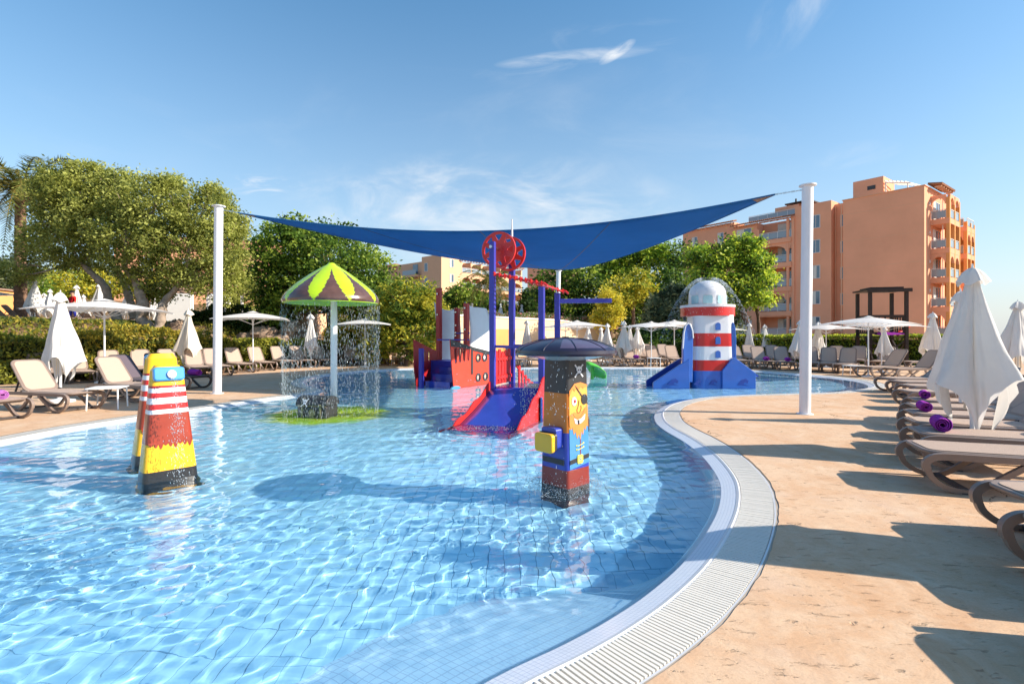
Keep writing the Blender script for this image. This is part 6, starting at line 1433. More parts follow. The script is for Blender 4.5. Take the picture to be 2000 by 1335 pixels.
for px, d, zt, k, lab in ((922, 55, 591, 0, 'terrace umbrella above the white ship sails'), (978, 52, 592, 1, 'upper terrace umbrella between the two tall blue posts'), (1019, 52, 594, 2, 'upper terrace umbrella right of the second blue post'), (1050, 54, 598, 0, 'upper terrace umbrella behind the third blue post'), (1081, 60, 603, 1, 'upper terrace umbrella beside the fourth blue post'), (1106, 70, 613, 2, 'tiny upper terrace umbrella left of the lookout tower')):
    up(k, px, d, lab, z=ZT, rz=px % 90, ztop=zt)

# ------------------------------------------------------------ side tables
def table(x, y, rz, label, w=.55, h=.42):
    t = thing('side_table', label, 'side table', (x, y, 0), R(rz), 'white poolside side tables')
    MB().prism(rrect(-w / 2, w / 2, -w / 2, w / 2, .05), (0, 0, h), (1, 0, 0), (0, 1, 0), .022).build('table_top', M['white'], t, 50, bevel=.004)
    for a in (-1, 1):
        for b in (-1, 1): MB().tube([(a * (w / 2 - .035), b * (w / 2 - .035), 0), (a * (w / 2 - .05), b * (w / 2 - .05), h)], .016, 8).build('leg', M['white'], t, 40)
g_ = G(210, 797); table(g_.x, g_.y, 20, 'white square side table between the near left loungers', .60)
g_ = G(1277, 716); table(g_.x, g_.y, 5, 'white side table beside the far lounger with a towel'); g_ = G(772, 714); table(g_.x, g_.y + .5, 0, 'small white table between the far left loungers near the bush')
g_ = G(1668, 733); table(g_.x, g_.y, 30, 'low white table left of the side-on lounger', .6, .36)

# ------------------------------------------------------------ people
def person(name, label, loc, rz, joints, radii, edges, shirt, trousers, seated=False):
    """one skinned body; shirt and trousers are material zones, hair and glasses are child meshes"""
    t = thing(name, label, 'person', loc, rz)
    me = bpy.data.meshes.new('body'); me.from_pydata(joints, edges, []); o = bpy.data.objects.new('body', me); link(o, t)
    o.modifiers.new('skin', 'SKIN'); me.skin_vertices
    for i, r in enumerate(radii): me.skin_vertices[0].data[i].radius = (r, r)
    me.skin_vertices[0].data[0].use_root = True
    sb = o.modifiers.new('sub', 'SUBSURF'); sb.levels = 1; sb.render_levels = 1
    dg = bpy.context.evaluated_depsgraph_get(); ev = bpy.data.meshes.new_from_object(o.evaluated_get(dg)); o.modifiers.clear(); o.data = ev; ev.materials.clear()
    for q in (M['skin'], shirt, trousers): ev.materials.append(q)
    return t, o, ev
J = [(0, 0, .95), (0, 0, 1.15), (0, 0, 1.38), (0, -.01, 1.50), (0, -.02, 1.60), (0, -.03, 1.70), (-.17, 0, 1.42), (-.24, -.02, 1.18), (-.22, -.12, .96), (-.21, -.17, .87), (.17, 0, 1.42), (.26, -.03, 1.18), (.20, -.20, 1.04), (.16, -.27, 1.00),
     (-.10, 0, .90), (-.12, -.05, .50), (-.13, .02, .09), (-.13, -.12, .04), (.10, 0, .90), (.12, .04, .50), (.13, .14, .12), (.13, .02, .04)]
Rr = [.135, .13, .15, .055, .085, .08, .065, .048, .036, .03, .065, .048, .036, .03, .095, .06, .042, .035, .095, .06, .042, .035]
Eg = [(0, 1), (1, 2), (2, 3), (3, 4), (4, 5), (2, 6), (6, 7), (7, 8), (8, 9), (2, 10), (10, 11), (11, 12), (12, 13), (0, 14), (14, 15), (15, 16), (16, 17), (0, 18), (18, 19), (19, 20), (20, 21)]
redshirt = mat('red_shirt', (.55, .02, .02), .9, .1)
d_ = 26.6; t, o, ev = person('person', 'man in a red shirt and sunglasses walking on the left terrace', ((142 - 1000) * d_ / F, d_, 2.06), R(-20), J, Rr, Eg, redshirt, M['blue'])
for p in ev.polygons:
    c = p.center; p.material_index = 1 if 1.02 < c.z < 1.47 and not (abs(c.x) > .2 and c.z < 1.2) else 2 if .45 < c.z <= 1.02 and abs(c.x) < .2 and c.y > -.12 else 0; p.use_smooth = True
hb = MB(); hb.lathe([(.088, -.02), (.093, .04), (.07, .085), (.03, .105), (0, .108)], 14, 0, (0, -.015, 1.68)); hb.build('hair', M['hair'], t, 60)
MB().box((0, -.115, 1.665), (.15, .03, .035)).build('sunglasses', M['black'], t)
MB().box((0, -.118, 1.625), (.02, .035, .035)).build('nose', M['skin'], t)
# seated guest on the fourth floor balcony of the terracotta block
J2 = [(0, 0, .52), (0, .02, .75), (0, .04, .98), (0, .03, 1.08), (0, .01, 1.17), (0, 0, 1.26), (-.17, .02, 1.0), (-.24, -.08, .80), (-.15, -.25, .72), (.17, .02, 1.0), (.25, -.08, .80), (.16, -.25, .74), (-.1, -.05, .52), (-.12, -.42, .50), (-.12, -.44, .1), (.1, -.05, .52), (.12, -.42, .50), (.12, -.44, .1)]
R2 = [.14, .13, .15, .055, .085, .08, .06, .045, .035, .06, .045, .035, .09, .06, .045, .09, .06, .045]
E2 = [(0, 1), (1, 2), (2, 3), (3, 4), (4, 5), (2, 6), (6, 7), (7, 8), (2, 9), (9, 10), (10, 11), (0, 12), (12, 13), (13, 14), (0, 15), (15, 16), (16, 17)]
Mx = Matrix.Translation(A.location) @ Matrix.Rotation(A.rotation_euler.z, 4, 'Z'); wp = Mx @ Vector((-15.6, .95, 4.80))
t, o, ev = person('person', 'seated guest in a pale blue shirt on a lower balcony of the terracotta block', wp, R(-53), J2, R2, E2, mat('pale_blue_shirt', (.35, .5, .65), .9), M['black'])
for p in ev.polygons: c = p.center; p.material_index = 1 if .62 < c.z < 1.06 else 2 if c.z <= .62 and c.z > .3 else 0; p.use_smooth = True
hb = MB(); hb.lathe([(.088, -.02), (.093, .04), (.07, .085), (0, .108)], 14, 0, (0, .03, 1.24)); hb.build('hair', M['hair'], t, 60)
plastic_seat = plastic_chair(A, -15.6, 1.0, 4.80, M['black'])
# ------------------------------------------------------------ vegetation
def leafcloud(name, blobs, leafsize, mats, seed, parent, dens=1.0, clump=.30, long_=2.0, droop=0.0, wts=(.5, .3, .2), shell=.55, kind=None, floor_z=None):
    """blobs: (cx, cy, cz, rx, ry, rz, leaves). Leaves sit in clumps through the outer part of each blob."""
    rs = np.random.RandomState(seed); Cs = []; Ms = []
    for (cx, cy, cz, rx, ry, rz, cnt) in blobs:
        cnt = int(cnt * dens); nc = max(3, cnt // 34); d = rs.normal(size=(nc, 3)); d /= np.linalg.norm(d, axis=1)[:, None]
        r = shell + (1 - shell) * rs.rand(nc) ** .7; r *= 1 + .20 * rs.normal(size=nc) * (rs.rand(nc) < .5)
        r = np.minimum(r, 1.16); cc = d * r[:, None] * np.array([rx, ry, rz]) + np.array([cx, cy, cz]); csz = clump * (.6 + .8 * rs.rand(nc)); cm = rs.choice(3, nc, p=wts); k = rs.randint(0, nc, cnt)
        o = rs.normal(size=(cnt, 3)) * csz[k][:, None] * np.array([1, 1, .75]); Cs.append(cc[k] + o)
        m_ = cm[k]; fl = rs.rand(cnt) < .22; m_[fl] = rs.choice(3, fl.sum(), p=wts); Ms.append(m_)
    Cn = np.concatenate(Cs); mi = np.concatenate(Ms)
    if floor_z is not None: q = Cn[:, 2] > floor_z; Cn, mi = Cn[q], mi[q]
    n = len(Cn); a = rs.normal(size=(n, 3)); a[:, 2] = a[:, 2] * .6 + .25 - droop; a /= np.linalg.norm(a, axis=1)[:, None]; b = np.cross(a, rs.normal(size=(n, 3))); b /= np.linalg.norm(b, axis=1)[:, None]
    s = leafsize * (.6 + .8 * rs.rand(n))[:, None]; a = a * s * long_ / 2; b = b * s / 2
    V = np.stack([Cn - a, Cn + b, Cn + a, Cn - b], 1).reshape(-1, 3)
    o = npmesh(name, V, np.arange(4 * n).reshape(-1, 4), mats, mi=mi, parent=parent)
    if kind: o['kind'] = kind
    return o
def limb(mb, p, q, r0, r1, bend=.15, rs=random, n=7, k=8):
    p, q = Vector(p), Vector(q); L = (q - p).length; o1 = Vector((rs.uniform(-1, 1), rs.uniform(-1, 1), rs.uniform(-.3, .3))) * L * bend
    pts = [p.lerp(q, t) + o1 * math.sin(math.pi * t) for t in [i / n for i in range(n + 1)]]; mb.tube(pts, [r0 + (r1 - r0) * i / n for i in range(n + 1)], k); return pts
def tree(name, label, base, trunks, blobs, leafs, lsize, mats, seed, bark='bark', cat='tree', group=None, limbs=True, **kw):
    """trunks: polyline lists [(x,y,z,r),...] relative to base; blobs relative to base"""
    t = thing(name, label, cat, base, 0, group); rs = random.Random(seed)
    ends = []
    for tr in trunks:
        mb = MB(); pts = [Vector(p[:3]) for p in tr]; rad = [p[3] for p in tr]; P3_ = [Vector(p) for p in catm3(pts, 5)]; rr_ = np.interp(np.linspace(0, len(rad) - 1, len(P3_)), range(len(rad)), rad)
        rr_ = [r * (1 + .13 * math.sin(i * 1.9 + seed)) for i, r in enumerate(rr_)]; mb.tube(P3_, rr_, 12); mb.build('trunk', M[bark], t, 70); ends.append((P3_[-1], rr_[-1]))
    if limbs and ends:
        mb = MB()
        for b in blobs:
            c = Vector(b[:3]); e, r = min(ends, key=lambda e_: (e_[0] - c).length); r = min(r, .16)
            limb(mb, e - Vector((0, 0, .1)), c + Vector((0, 0, -b[5] * .2)), r * .75, .02, .14, rs)
            for _ in range(3):
                q = c + Vector((rs.uniform(-1, 1) * b[3], rs.uniform(-1, 1) * b[4], rs.uniform(-.2, .9) * b[5])) * .8; limb(mb, e.lerp(c, .55), q, r * .32, .012, .12, rs, 5, 5)
        o = mb.build('limbs', M[bark], t, 70)
    leafcloud('crown', [b[:6] + (int(b[6] * leafs),) for b in blobs], lsize, mats, seed, t, **kw)
    return t
def catm3(pts, k):
    out = []; n = len(pts)
    for i in range(n - 1):
        p0, p1, p2, p3 = pts[max(i - 1, 0)], pts[i], pts[i + 1], pts[min(i + 2, n - 1)]
        for j in range(k): t = j / k; out.append(.5 * ((2 * p1) + (p2 - p0) * t + (2 * p0 - 5 * p1 + 4 * p2 - p3) * t * t + (3 * p1 - p0 - 3 * p2 + p3) * t ** 3))
    return out + [pts[-1]]
def pb(px, py, d, rpx, rpy, n, base, ry=None):
    """blob from picture position at distance d, relative to base"""
    c = P(px, py, d) - Vector(base); return (c.x, c.y, c.z, rpx * d / F, ry or (rpx + rpy) / 2 * d / F, rpy * d / F, n)
def loc(px, py, d, base): c = P(px, py, d) - Vector(base); return (c.x, c.y, c.z)
# olive trees (left)
bs = Vector((-16.3, 23.6, 1.35)); D = 23.6
tr = [[(*loc(304, 662, D, bs), .30), (*loc(292, 640, D, bs), .24), (*loc(276, 622, D, bs), .22), (*loc(280, 600, D, bs), .24), (*loc(272, 570, D, bs), .20), (*loc(262, 545, D, bs), .15), (*loc(240, 520, D, bs), .10)],
      [(*loc(304, 662, D - .2, bs), .28), (*loc(312, 632, D - .2, bs), .20), (*loc(316, 605, D - .2, bs), .21), (*loc(322, 588, D, bs), .16), (*loc(345, 562, D, bs), .11), (*loc(362, 540, D, bs), .08)]]
bl = [pb(300, 400, D, 75, 55, 1.3, bs), pb(395, 420, D, 70, 50, 1.1, bs), pb(350, 480, D, 85, 60, 1.3, bs), pb(255, 470, D, 70, 60, 1.1, bs), pb(430, 480, D, 48, 60, .9, bs), pb(300, 540, D + .6, 70, 26, .42, bs), pb(390, 545, D + .4, 60, 32, .5, bs), pb(450, 550, D + 1.5, 35, 45, .5, bs), pb(325, 362, D, 34, 20, .35, bs), pb(232, 352, D + .5, 34, 20, .3, bs), pb(410, 378, D, 26, 18, .25, bs), pb(463, 445, D + .5, 20, 26, .25, bs), pb(300, 575, D + .5, 30, 16, .3, bs)]
tree('olive_tree', 'large olive tree with pale gnarled twin trunks behind the left hedge', bs, tr, bl, 7000, .064, L_ol, 21, clump=.17, group='olive trees on the left slope', wts=(.55, .30, .15))
bs = Vector((-18.6, 24.4, 1.4)); D = 24.4
tr = [[(*loc(256, 664, D, bs), .22), (*loc(240, 640, D, bs), .20), (*loc(224, 612, D, bs), .2), (*loc(212, 590, D, bs), .19), (*loc(205, 560, D, bs), .17), (*loc(175, 530, D, bs), .13), (*loc(150, 505, D, bs), .08)],
      [(*loc(262, 622, D + 1, bs), .2), (*loc(252, 580, D + 1, bs), .18), (*loc(240, 545, D + 1, bs), .15), (*loc(215, 510, D + 1, bs), .12), (*loc(205, 480, D + 1, bs), .08)]]
bl = [pb(150, 375, D, 75, 50, 1.3, bs), pb(115, 400, D, 45, 60, 1.0, bs), pb(190, 430, D, 75, 60, 1.3, bs), pb(130, 470, D, 70, 50, 1.1, bs), pb(225, 390, D + .5, 60, 50, .9, bs), pb(70, 480, D + 1.5, 35, 40, .45, bs), pb(180, 512, D + .4, 50, 20, .25, bs), pb(30, 530, D + 2, 55, 24, .4, bs), pb(165, 332, D, 34, 16, .35, bs), pb(100, 350, D, 22, 16, .2, bs), pb(215, 348, D + .4, 24, 16, .2, bs)]
tree('olive_tree', 'wide olive tree with a leaning dark trunk near the palm', bs, tr, bl, 7000, .064, L_ol, 22, bark='bark', clump=.17, group='olive trees on the left slope', wts=(.55, .28, .17))
# palms
def frond(mb, base, yaw, L, rise, droop, seed, m0=0):
    rs = random.Random(seed); pts = []; n = 18
    for i in range(n + 1):
        u = i / n; x = L * (u - .12 * u * u); z = rise * L * math.sin(min(u * 1.5, 1.57)) * .8 - droop * L * u ** 2.2; pts.append(Vector(base) + Vector((x * math.cos(yaw), x * math.sin(yaw), z)))
    mb.tube(pts, [.035 * (1 - .8 * i / n) for i in range(n + 1)], 4, 1)
    for i in range(2, n * 3):
        u = i / (n * 3); k = min(int(u * n), n - 1); p = pts[k].lerp(pts[k + 1], u * n - k); d = (pts[k + 1] - pts[k]).normalized(); s0 = d.cross(Vector((0, 0, 1))).normalized(); ll = L * .20 * math.sin(math.pi * (.12 + .85 * u)) + .05
        for sg in (-1, 1):
            dr = (s0 * sg * .8 + d * .75 + Vector((0, 0, rs.uniform(-.55, .1)))).normalized(); w = d * .036; q = p + dr * ll
            mb.add([p - w, p + w, q], [(0, 1, 2)], rs.choice((0, 0, 0, 1, 2)) if m0 == 0 else m0)
def palm(label, base, h, r, nf, L, seed, lean=(0, 0), cat='palm tree'):
    t = thing('palm_tree', label, cat, base); rs = random.Random(seed); top = Vector((lean[0], lean[1], h))
    mb = MB(); n = 40; pts = [Vector((lean[0] * (i / n) ** 1.5, lean[1] * (i / n) ** 1.5, h * i / n)) for i in range(n + 1)]; mb.tube(pts, [r * (1.15 - .25 * i / n + .10 * (i % 2)) for i in range(n + 1)], 14); mb.build('trunk', M['palm_bark'], t, 60)
    for k in range(nf):
        mb = MB(); u = k / nf; yaw = k * 2.399; frond(mb, top, yaw, L * rs.uniform(.85, 1.1), rs.uniform(.75, 1.05) * (1 - u) + .05, .25 + 1.1 * u * rs.uniform(.8, 1.1), seed + k); mb.build('frond', L_pa, t)
    mb = MB()
    for k in range(26): a = rs.uniform(0, 6.28); z = rs.uniform(-.9, .1); mb.bar(top + Vector((r * .8 * math.cos(a), r * .8 * math.sin(a), z)), top + Vector((r * 1.7 * math.cos(a), r * 1.7 * math.sin(a), z + .25)), .07, .03)
    mb.build('leaf_stubs', M['palm_bark'], t); return t
palm('tall date palm at the left edge with a thick ringed trunk', (-26.3, 27.4, 1.95), 7.3, .24, 34, 3.5, 50)
palm('date palm in front of the hotel behind the blue posts', (-2.2, 56, ZT), 4.6, .32, 34, 3.9, 90)
# dense trees
def simple_tree(name, label, px, d, zb, blobs, mats, ls, seed, leafs=4000, trunk=.2, **kw):
    b = Vector(((px - 1000) * d / F, d, zb)); bl = [pb(x, y, dd if dd else d, rx, ry, n, b) for (x, y, dd, rx, ry, n) in blobs]
    tz = max(.6, min(q[2] for q in bl)); return tree(name, label, b, [[(0, 0, 0, trunk), (.1, 0, tz * .5, trunk * .8), (.0, .1, tz, trunk * .6)]], bl, leafs, ls, mats, seed, **kw)
simple_tree('carob_tree', 'dense glossy green carob tree behind the mushroom shower', 640, 27.5, .6, [(560, 490, 0, 70, 48, 1.2), (640, 500, 0, 75, 55, 1.3), (700, 525, 0, 60, 45, 1.1), (520, 550, 0, 42, 55, .9), (600, 560, 0, 70, 50, 1.1), (690, 575, 0, 65, 45, 1.0), (745, 575, 0, 30, 40, .5), (580, 455, 0, 45, 24, .5), (545, 605, 0, 30, 28, .4), (640, 455, 28.5, 40, 22, .4)], L_dk, .105, 31, 4300, bark='bark_dark', clump=.24, long_=1.7, wts=(.45, .35, .2))
simple_tree('willow_bush', 'tall yellow green bush behind the red ship bow', 795, 25.3, .0, [(790, 590, 0, 50, 45, 1.2), (830, 600, 0, 38, 45, .9), (760, 630, 0, 38, 50, .9), (810, 655, 0, 55, 45, 1.1), (735, 670, 0, 30, 34, .5), (850, 640, 0, 26, 50, .6)], L_ye, .075, 32, 4200, bark='bark_dark', clump=.17, long_=2.6, wts=(.42, .22, .36), cat='bush')
simple_tree('shrub', 'golden shrub under the right side of the mushroom canopy', 700, 27, .3, [(690, 640, 0, 36, 28, .8), (730, 625, 0, 26, 30, .6), (660, 660, 0, 30, 22, .5)], [L_ye[1], L_ye[0], L_dk[2]], .08, 33, 3200, bark='bark_dark', cat='bush', clump=.2)
for i, (px, d, zb, bb, mt, lab) in enumerate((
        (20, 36, 2.1, [(10, 545, 0, 50, 38, 1), (-20, 560, 0, 40, 40, .8)], L_gr, 'grey green shrub tree left of the palm trunk'), (75, 38, 2.1, [(60, 560, 0, 35, 32, .8), (30, 585, 0, 25, 22, .5)], L_dk, 'dark green shrub behind the palm trunk'),
        (130, 42, 2.1, [(120, 555, 0, 45, 30, 1), (100, 580, 0, 40, 25, .7)], L_ye, 'yellow green shrub tree behind the man in red'), (205, 44, 2.1, [(200, 560, 0, 45, 32, 1), (170, 535, 0, 35, 20, .6)], L_ye, 'yellow green shrub tree behind the terrace umbrellas'),
        (265, 46, 2.1, [(270, 555, 0, 40, 28, .9)], L_ye, 'yellow shrub tree between the olive trunks'), (350, 48, 2.1, [(350, 550, 0, 50, 28, 1)], L_gr, 'pale shrub tree behind the pergola'), (460, 44, 2.1, [(455, 530, 0, 32, 55, 1), (440, 590, 0, 36, 24, .7), (480, 580, 0, 30, 40, .7)], L_ol, 'loose olive shrub right of the thick white pole'))):
    simple_tree('shrub_tree', lab, px, d, zb, bb, mt, .13, 40 + i, 2300, bark='bark_dark', group='shrubs beyond the left terrace', clump=.33, trunk=.12)
# right hand trees
simple_tree('evergreen_tree', 'dark dense evergreen tree behind the white rear pole', 1085, 48, .5, [(1085, 560, 0, 40, 45, 1), (1130, 540, 0, 45, 40, 1), (1110, 600, 0, 45, 35, .9), (1165, 580, 0, 40, 45, .9), (1060, 600, 0, 25, 35, .5)], L_dk, .17, 60, 2300, bark='bark_dark', clump=.42, wts=(.4, .2, .4))
simple_tree('pine_tree', 'tall bright topped pine left of the terracotta block', 1220, 50, .3, [(1230, 500, 0, 45, 30, 1), (1190, 520, 0, 40, 28, .9), (1270, 490, 0, 42, 26, .9), (1215, 550, 0, 50, 34, 1), (1290, 520, 0, 34, 40, .8), (1240, 590, 0, 40, 30, .8)], L_pi, .16, 61, 2600, bark='bark_dark', clump=.38, wts=(.4, .38, .22))
simple_tree('evergreen_tree', 'dark evergreen tree directly behind the lighthouse', 1290, 46, .3, [(1280, 590, 0, 50, 40, 1.1), (1240, 620, 0, 45, 34, 1), (1310, 560, 0, 38, 42, .9), (1330, 510, 48, 26, 34, .6), (1320, 630, 0, 45, 26, .7)], L_dk, .16, 62, 2500, bark='bark_dark', clump=.4, wts=(.38, .12, .5))
simple_tree('flowering_tree', 'yellow flowering tree right of the lookout tower', 1190, 38, .5, [(1188, 610, 0, 24, 28, .8), (1192, 585, 0, 20, 20, .5), (1172, 625, 0, 16, 16, .3)], [L_ye[1], L_ye[1], L_ye[0]], .10, 63, 3000, bark='bark_dark', clump=.22)
simple_tree('flowering_tree', 'pale yellow crowned tree above the umbrellas left of the lighthouse', 1235, 44, .3, [(1215, 575, 0, 34, 30, .8), (1245, 555, 0, 34, 26, .8)], [L_ye[0], L_ye[1], L_dk[0]], .13, 64, 2400, bark='bark_dark', clump=.3)
simple_tree('bottlebrush_tree', 'grey green weeping tree left behind the lighthouse', 1300, 34, .2, [(1300, 605, 0, 34, 34, 1), (1325, 580, 0, 24, 24, .7), (1285, 635, 0, 26, 24, .6), (1425, 620, 0, 20, 34, .7)], L_gr, .10, 65, 2800, bark='bark_dark', clump=.24, long_=3, droop=.6)
b = Vector((14.3, 32.5, 0)); D = 32.5
simple_trunk = [[(*loc(1462, 700, D, b), .16), (*loc(1466, 650, D, b), .15), (*loc(1452, 615, D, b), .14), (*loc(1440, 585, D, b), .12), (*loc(1430, 560, D, b), .10)], [(*loc(1478, 690, D + .5, b), .12), (*loc(1482, 640, D + .5, b), .11), (*loc(1476, 600, D + .5, b), .09), (*loc(1455, 570, D + .5, b), .07)]]
tree('pine_tree', 'umbrella shaped bright pine between the lighthouse and the right pole', b, simple_trunk, [pb(1400, 505, D, 42, 24, 1.1, b), pb(1450, 480, D, 38, 20, .9, b), pb(1470, 510, D, 38, 22, .9, b), pb(1380, 545, D, 38, 26, .9, b), pb(1435, 555, D, 45, 24, 1, b), pb(1480, 545, D, 34, 22, .8, b), pb(1470, 580, D, 42, 18, .8, b), pb(1360, 500, D + 1, 22, 16, .4, b), pb(1415, 590, D, 30, 18, .5, b)], 3600, .10, L_pi, 66, bark='bark_dark', clump=.22, wts=(.42, .36, .22))
simple_tree('shrub_tree', 'round dark tree in front of the hotel arches', 903, 72, ZT, [(905, 575, 0, 36, 24, 1), (880, 592, 0, 24, 18, .6), (930, 590, 0, 26, 20, .6)], L_dk, .22, 67, 2600, bark='bark_dark', clump=.5, wts=(.45, .35, .2))
simple_tree('shrub_tree', 'low dark shrubs left of the blue posts on the upper terrace', 975, 60, ZT, [(960, 600, 0, 26, 12, .5), (990, 605, 0, 30, 9, .5)], L_dk, .2, 68, 2200, bark='bark_dark', clump=.45, wts=(.4, .1, .5))
simple_tree('cypress_tree', 'small dark conical conifer before the annex wall', 1031, 58, ZT, [(1031, 580, 0, 8, 14, .4), (1031, 595, 0, 14, 12, .5), (1036, 606, 0, 18, 8, .5)], [L_pi[2], L_pi[2], L_dk[2]], .16, 69, 2600, bark='bark_dark', clump=.26)
simple_tree('shrub', 'dark hedge mass behind the two open umbrellas by the lighthouse', 1270, 33, .0, [(1270, 670, 0, 60, 26, 1.2), (1330, 668, 0, 50, 28, 1), (1400, 672, 0, 50, 26, 1)], [L_dk[2], L_dk[0], L_dk[2]], .11, 70, 3600, bark='bark_dark', clump=.3, cat='bush')
# hedges and planting: clipped or loose masses
def hedge(name, label, pts, w, h, mats, seed, ls=.07, n_per=900, wts=(.5, .25, .25), zb=None, lump=.16, cat='hedge', top_bright=True):
    t = thing(name, label, cat, (pts[0][0], pts[0][1], 0)); core = MB(); rs = np.random.RandomState(seed); Cs = []; mi = []
    for (x0, y0), (x1, y1) in zip(pts, pts[1:]):
        L = math.hypot(x1 - x0, y1 - y0); z0 = zb if zb is not None else 0; d = Vector(((x1 - x0) / L, (y1 - y0) / L, 0)); nrm = Vector((-d.y, d.x, 0)); hh = h
        core.box(((x0 + x1) / 2 - pts[0][0], (y0 + y1) / 2 - pts[0][1], z0 + h * .44), (L, w * .72, h * .86), math.atan2(d.y, d.x))  # solid dark box added inside the leaves to stop see-through
        n = int(L * n_per); u = rs.rand(n) * L; side = rs.rand(n)
        wv = lump * (np.sin(u * 2.3 + seed) + np.sin(u * 5.1 + 2 * seed) * .6 + np.sin(u * .9 + seed * 3) * .8); z = rs.rand(n) * (h + wv * .8); off_ = np.where(rs.rand(n) < .6, -1, 1) * (w / 2) * (1 + lump * .6 * np.sin(u * 3.1 + z * 4)) ; topm = side < .42
        off_ = np.where(topm, (rs.rand(n) - .5) * w, off_); z = np.where(topm, h + wv * .8 + rs.normal(size=n) * .04, z)
        X = x0 - pts[0][0] + d.x * u + nrm.x * off_ + rs.normal(size=n) * .05; Y = y0 - pts[0][1] + d.y * u + nrm.y * off_ + rs.normal(size=n) * .05; Cs.append(np.c_[X, Y, z0 + z])
        m_ = rs.choice(3, n, p=wts)
        patch = np.sin(u * 1.7 + z * 3 + seed) > .2; m_ = np.where(patch & (rs.rand(n) < .5), 0, m_)
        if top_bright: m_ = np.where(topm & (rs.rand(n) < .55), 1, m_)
        mi.append(m_)
    core.build('dark_filler', M['hedge_core'], t); Cn = np.concatenate(Cs); mi = np.concatenate(mi); n = len(Cn); a = rs.normal(size=(n, 3)); a[:, 2] += .5; a /= np.linalg.norm(a, axis=1)[:, None]; b = np.cross(a, rs.normal(size=(n, 3))); b /= np.linalg.norm(b, axis=1)[:, None]
    s = ls * (.6 + .8 * rs.rand(n))[:, None]; V = np.stack([Cn - a * s, Cn + b * s * .5, Cn + a * s, Cn - b * s * .5], 1).reshape(-1, 3); npmesh('foliage', V, np.arange(4 * n).reshape(-1, 4), mats, mi=mi, parent=t); return t
M['hedge_core'] = mat('hedge_filler_dark', (.03, .035, .012), .95, .05, var=.4, vscale=8)  # dark tone for the added filler box, no twigs modelled
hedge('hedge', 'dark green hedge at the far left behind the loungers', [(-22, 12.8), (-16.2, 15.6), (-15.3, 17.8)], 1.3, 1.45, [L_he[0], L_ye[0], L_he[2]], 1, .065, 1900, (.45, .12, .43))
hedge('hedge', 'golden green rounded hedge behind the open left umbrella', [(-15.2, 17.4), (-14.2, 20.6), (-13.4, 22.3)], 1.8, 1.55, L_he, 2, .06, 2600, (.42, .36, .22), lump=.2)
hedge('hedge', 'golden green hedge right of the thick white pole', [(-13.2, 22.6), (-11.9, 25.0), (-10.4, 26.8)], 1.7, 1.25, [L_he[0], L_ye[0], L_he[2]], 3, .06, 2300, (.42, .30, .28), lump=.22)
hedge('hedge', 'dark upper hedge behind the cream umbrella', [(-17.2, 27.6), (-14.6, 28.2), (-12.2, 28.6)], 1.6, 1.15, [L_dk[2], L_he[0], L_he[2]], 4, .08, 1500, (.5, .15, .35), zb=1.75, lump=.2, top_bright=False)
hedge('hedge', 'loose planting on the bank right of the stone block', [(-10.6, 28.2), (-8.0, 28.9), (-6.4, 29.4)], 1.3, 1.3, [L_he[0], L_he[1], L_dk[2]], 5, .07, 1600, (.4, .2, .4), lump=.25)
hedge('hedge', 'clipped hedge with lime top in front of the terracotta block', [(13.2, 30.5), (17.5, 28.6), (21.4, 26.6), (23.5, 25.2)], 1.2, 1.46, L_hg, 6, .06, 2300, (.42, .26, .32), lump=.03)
hedge('flower_bed', 'flower bed with pink and white blooms on top of the cream wall', [(-6.6, 28.4), (3.0, 41.5), (8.0, 48.3)], .8, .42, L_fl, 7, .07, 700, (.66, .18, .16), zb=ZT, lump=.12, cat='flower bed', top_bright=False)
# bank ground cover, grass
rs = np.random.RandomState(8); pts = []
while len(pts) < 12000:
    x, y = rs.uniform(-24, -7), rs.uniform(13, 31); d = dist_b(x, y)
    if .6 < d < 5.5 and math.sin(x * 1.3) + math.sin(y * 1.7) + rs.rand() * 2 > .6: pts.append((x, y, land(x, y) + rs.uniform(0, .16)))
Cn = np.array(pts); n = len(Cn); a = rs.normal(size=(n, 3)); a[:, 2] += 1; a /= np.linalg.norm(a, axis=1)[:, None]; b = np.cross(a, rs.normal(size=(n, 3))); b /= np.linalg.norm(b, axis=1)[:, None]; s = .08 * (.5 + rs.rand(n))[:, None]
o = npmesh('ground_cover', np.stack([Cn - a * s, Cn + b * s * .5, Cn + a * s, Cn - b * s * .5], 1).reshape(-1, 3), np.arange(4 * n).reshape(-1, 4), [L_he[0], L_he[1], L_he[2]], mi=rs.choice(3, n, p=(.45, .25, .3))); tag(o, 'low planting covering the bank below the left terrace', 'ground cover', kind='stuff')
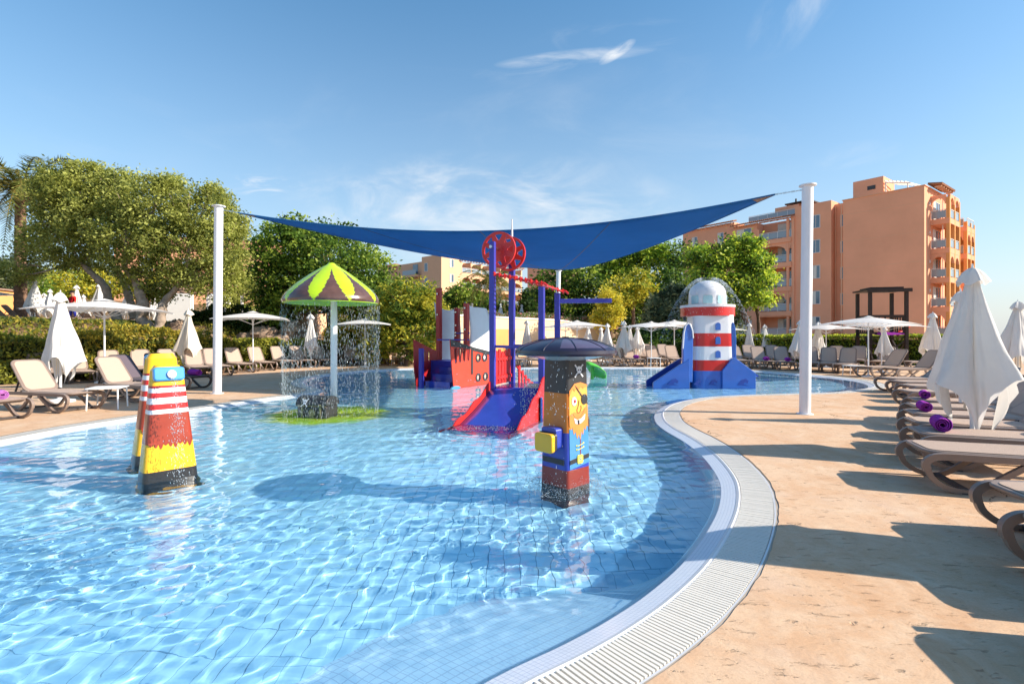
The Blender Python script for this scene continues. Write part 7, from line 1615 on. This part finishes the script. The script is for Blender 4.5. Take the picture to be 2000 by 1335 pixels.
# rocks
def rock(x, y, z, s, label, group, seed):
    r_ = random.Random(seed); mb = MB(); nlat, nlon = 7, 11; V = []; f = [r_.uniform(.75, 1.25) for _ in range(nlat * nlon)]
    for i in range(nlat):
        for j in range(nlon):
            th = math.pi * (i + .5) / nlat; a = 2 * math.pi * j / nlon; k = f[i * nlon + j]; V.append((s[0] * k * math.sin(th) * math.cos(a), s[1] * k * math.sin(th) * math.sin(a), s[2] * (.4 + k * math.cos(th))))
    Fc = [(i * nlon + j, (i + 1) * nlon + j, (i + 1) * nlon + (j + 1) % nlon, i * nlon + (j + 1) % nlon) for i in range(nlat - 1) for j in range(nlon)] + [tuple(range(nlon)), tuple(range((nlat - 1) * nlon, nlat * nlon))[::-1]]
    o = mb.add(V, Fc).build('rock', M['rock'], None, 35); o.location = (x, y, z); o.rotation_euler = (0, 0, seed); tag(o, label, 'rock', group)
gr = 'rocks on the bank'
for i, (px, py, d, s, lab) in enumerate(((515, 655, 26.8, (.75, .5, .42), 'reddish boulder left below the brown block'), (545, 668, 26.6, (.55, .5, .36), 'boulder right below the brown block'), (500, 680, 26.4, (.5, .4, .28), 'lower boulder on the bank behind the golden hedge'), (566, 650, 27.2, (.6, .5, .5), 'slab of rock leaning at the right foot of the brown block'), (482, 662, 26.8, (.5, .4, .34), 'dark boulder beside the open umbrella pole'),
                                         (675, 697, 27.4, (.5, .35, .30), 'low rock behind the lounger right of the mushroom pole'), (700, 690, 27.8, (.42, .3, .30), 'small rock left of the open umbrella pole base'), (728, 697, 27.6, (.6, .35, .26), 'flat pale rock between two far left loungers'), (758, 700, 27.4, (.5, .3, .22), 'low rock in front of the golden shrub'), (640, 694, 27.2, (.5, .35, .35), 'rock behind the mushroom pole'), (785, 703, 27.2, (.45, .3, .18), 'flat rock before the yellow green bush'),
                                         (162, 652, 22.5, (.9, .5, .5), 'orange boulder right of the drooping left umbrella'), (345, 640, 25.0, (.6, .5, .35), 'orange rock on the bank right of the twin trunks'), (405, 655, 25.0, (.5, .4, .3), 'small rock left of the thick white pole'))):
    c = P(px, py, d); rock(c.x, c.y, c.z - .1, s, lab, gr, i + 3)
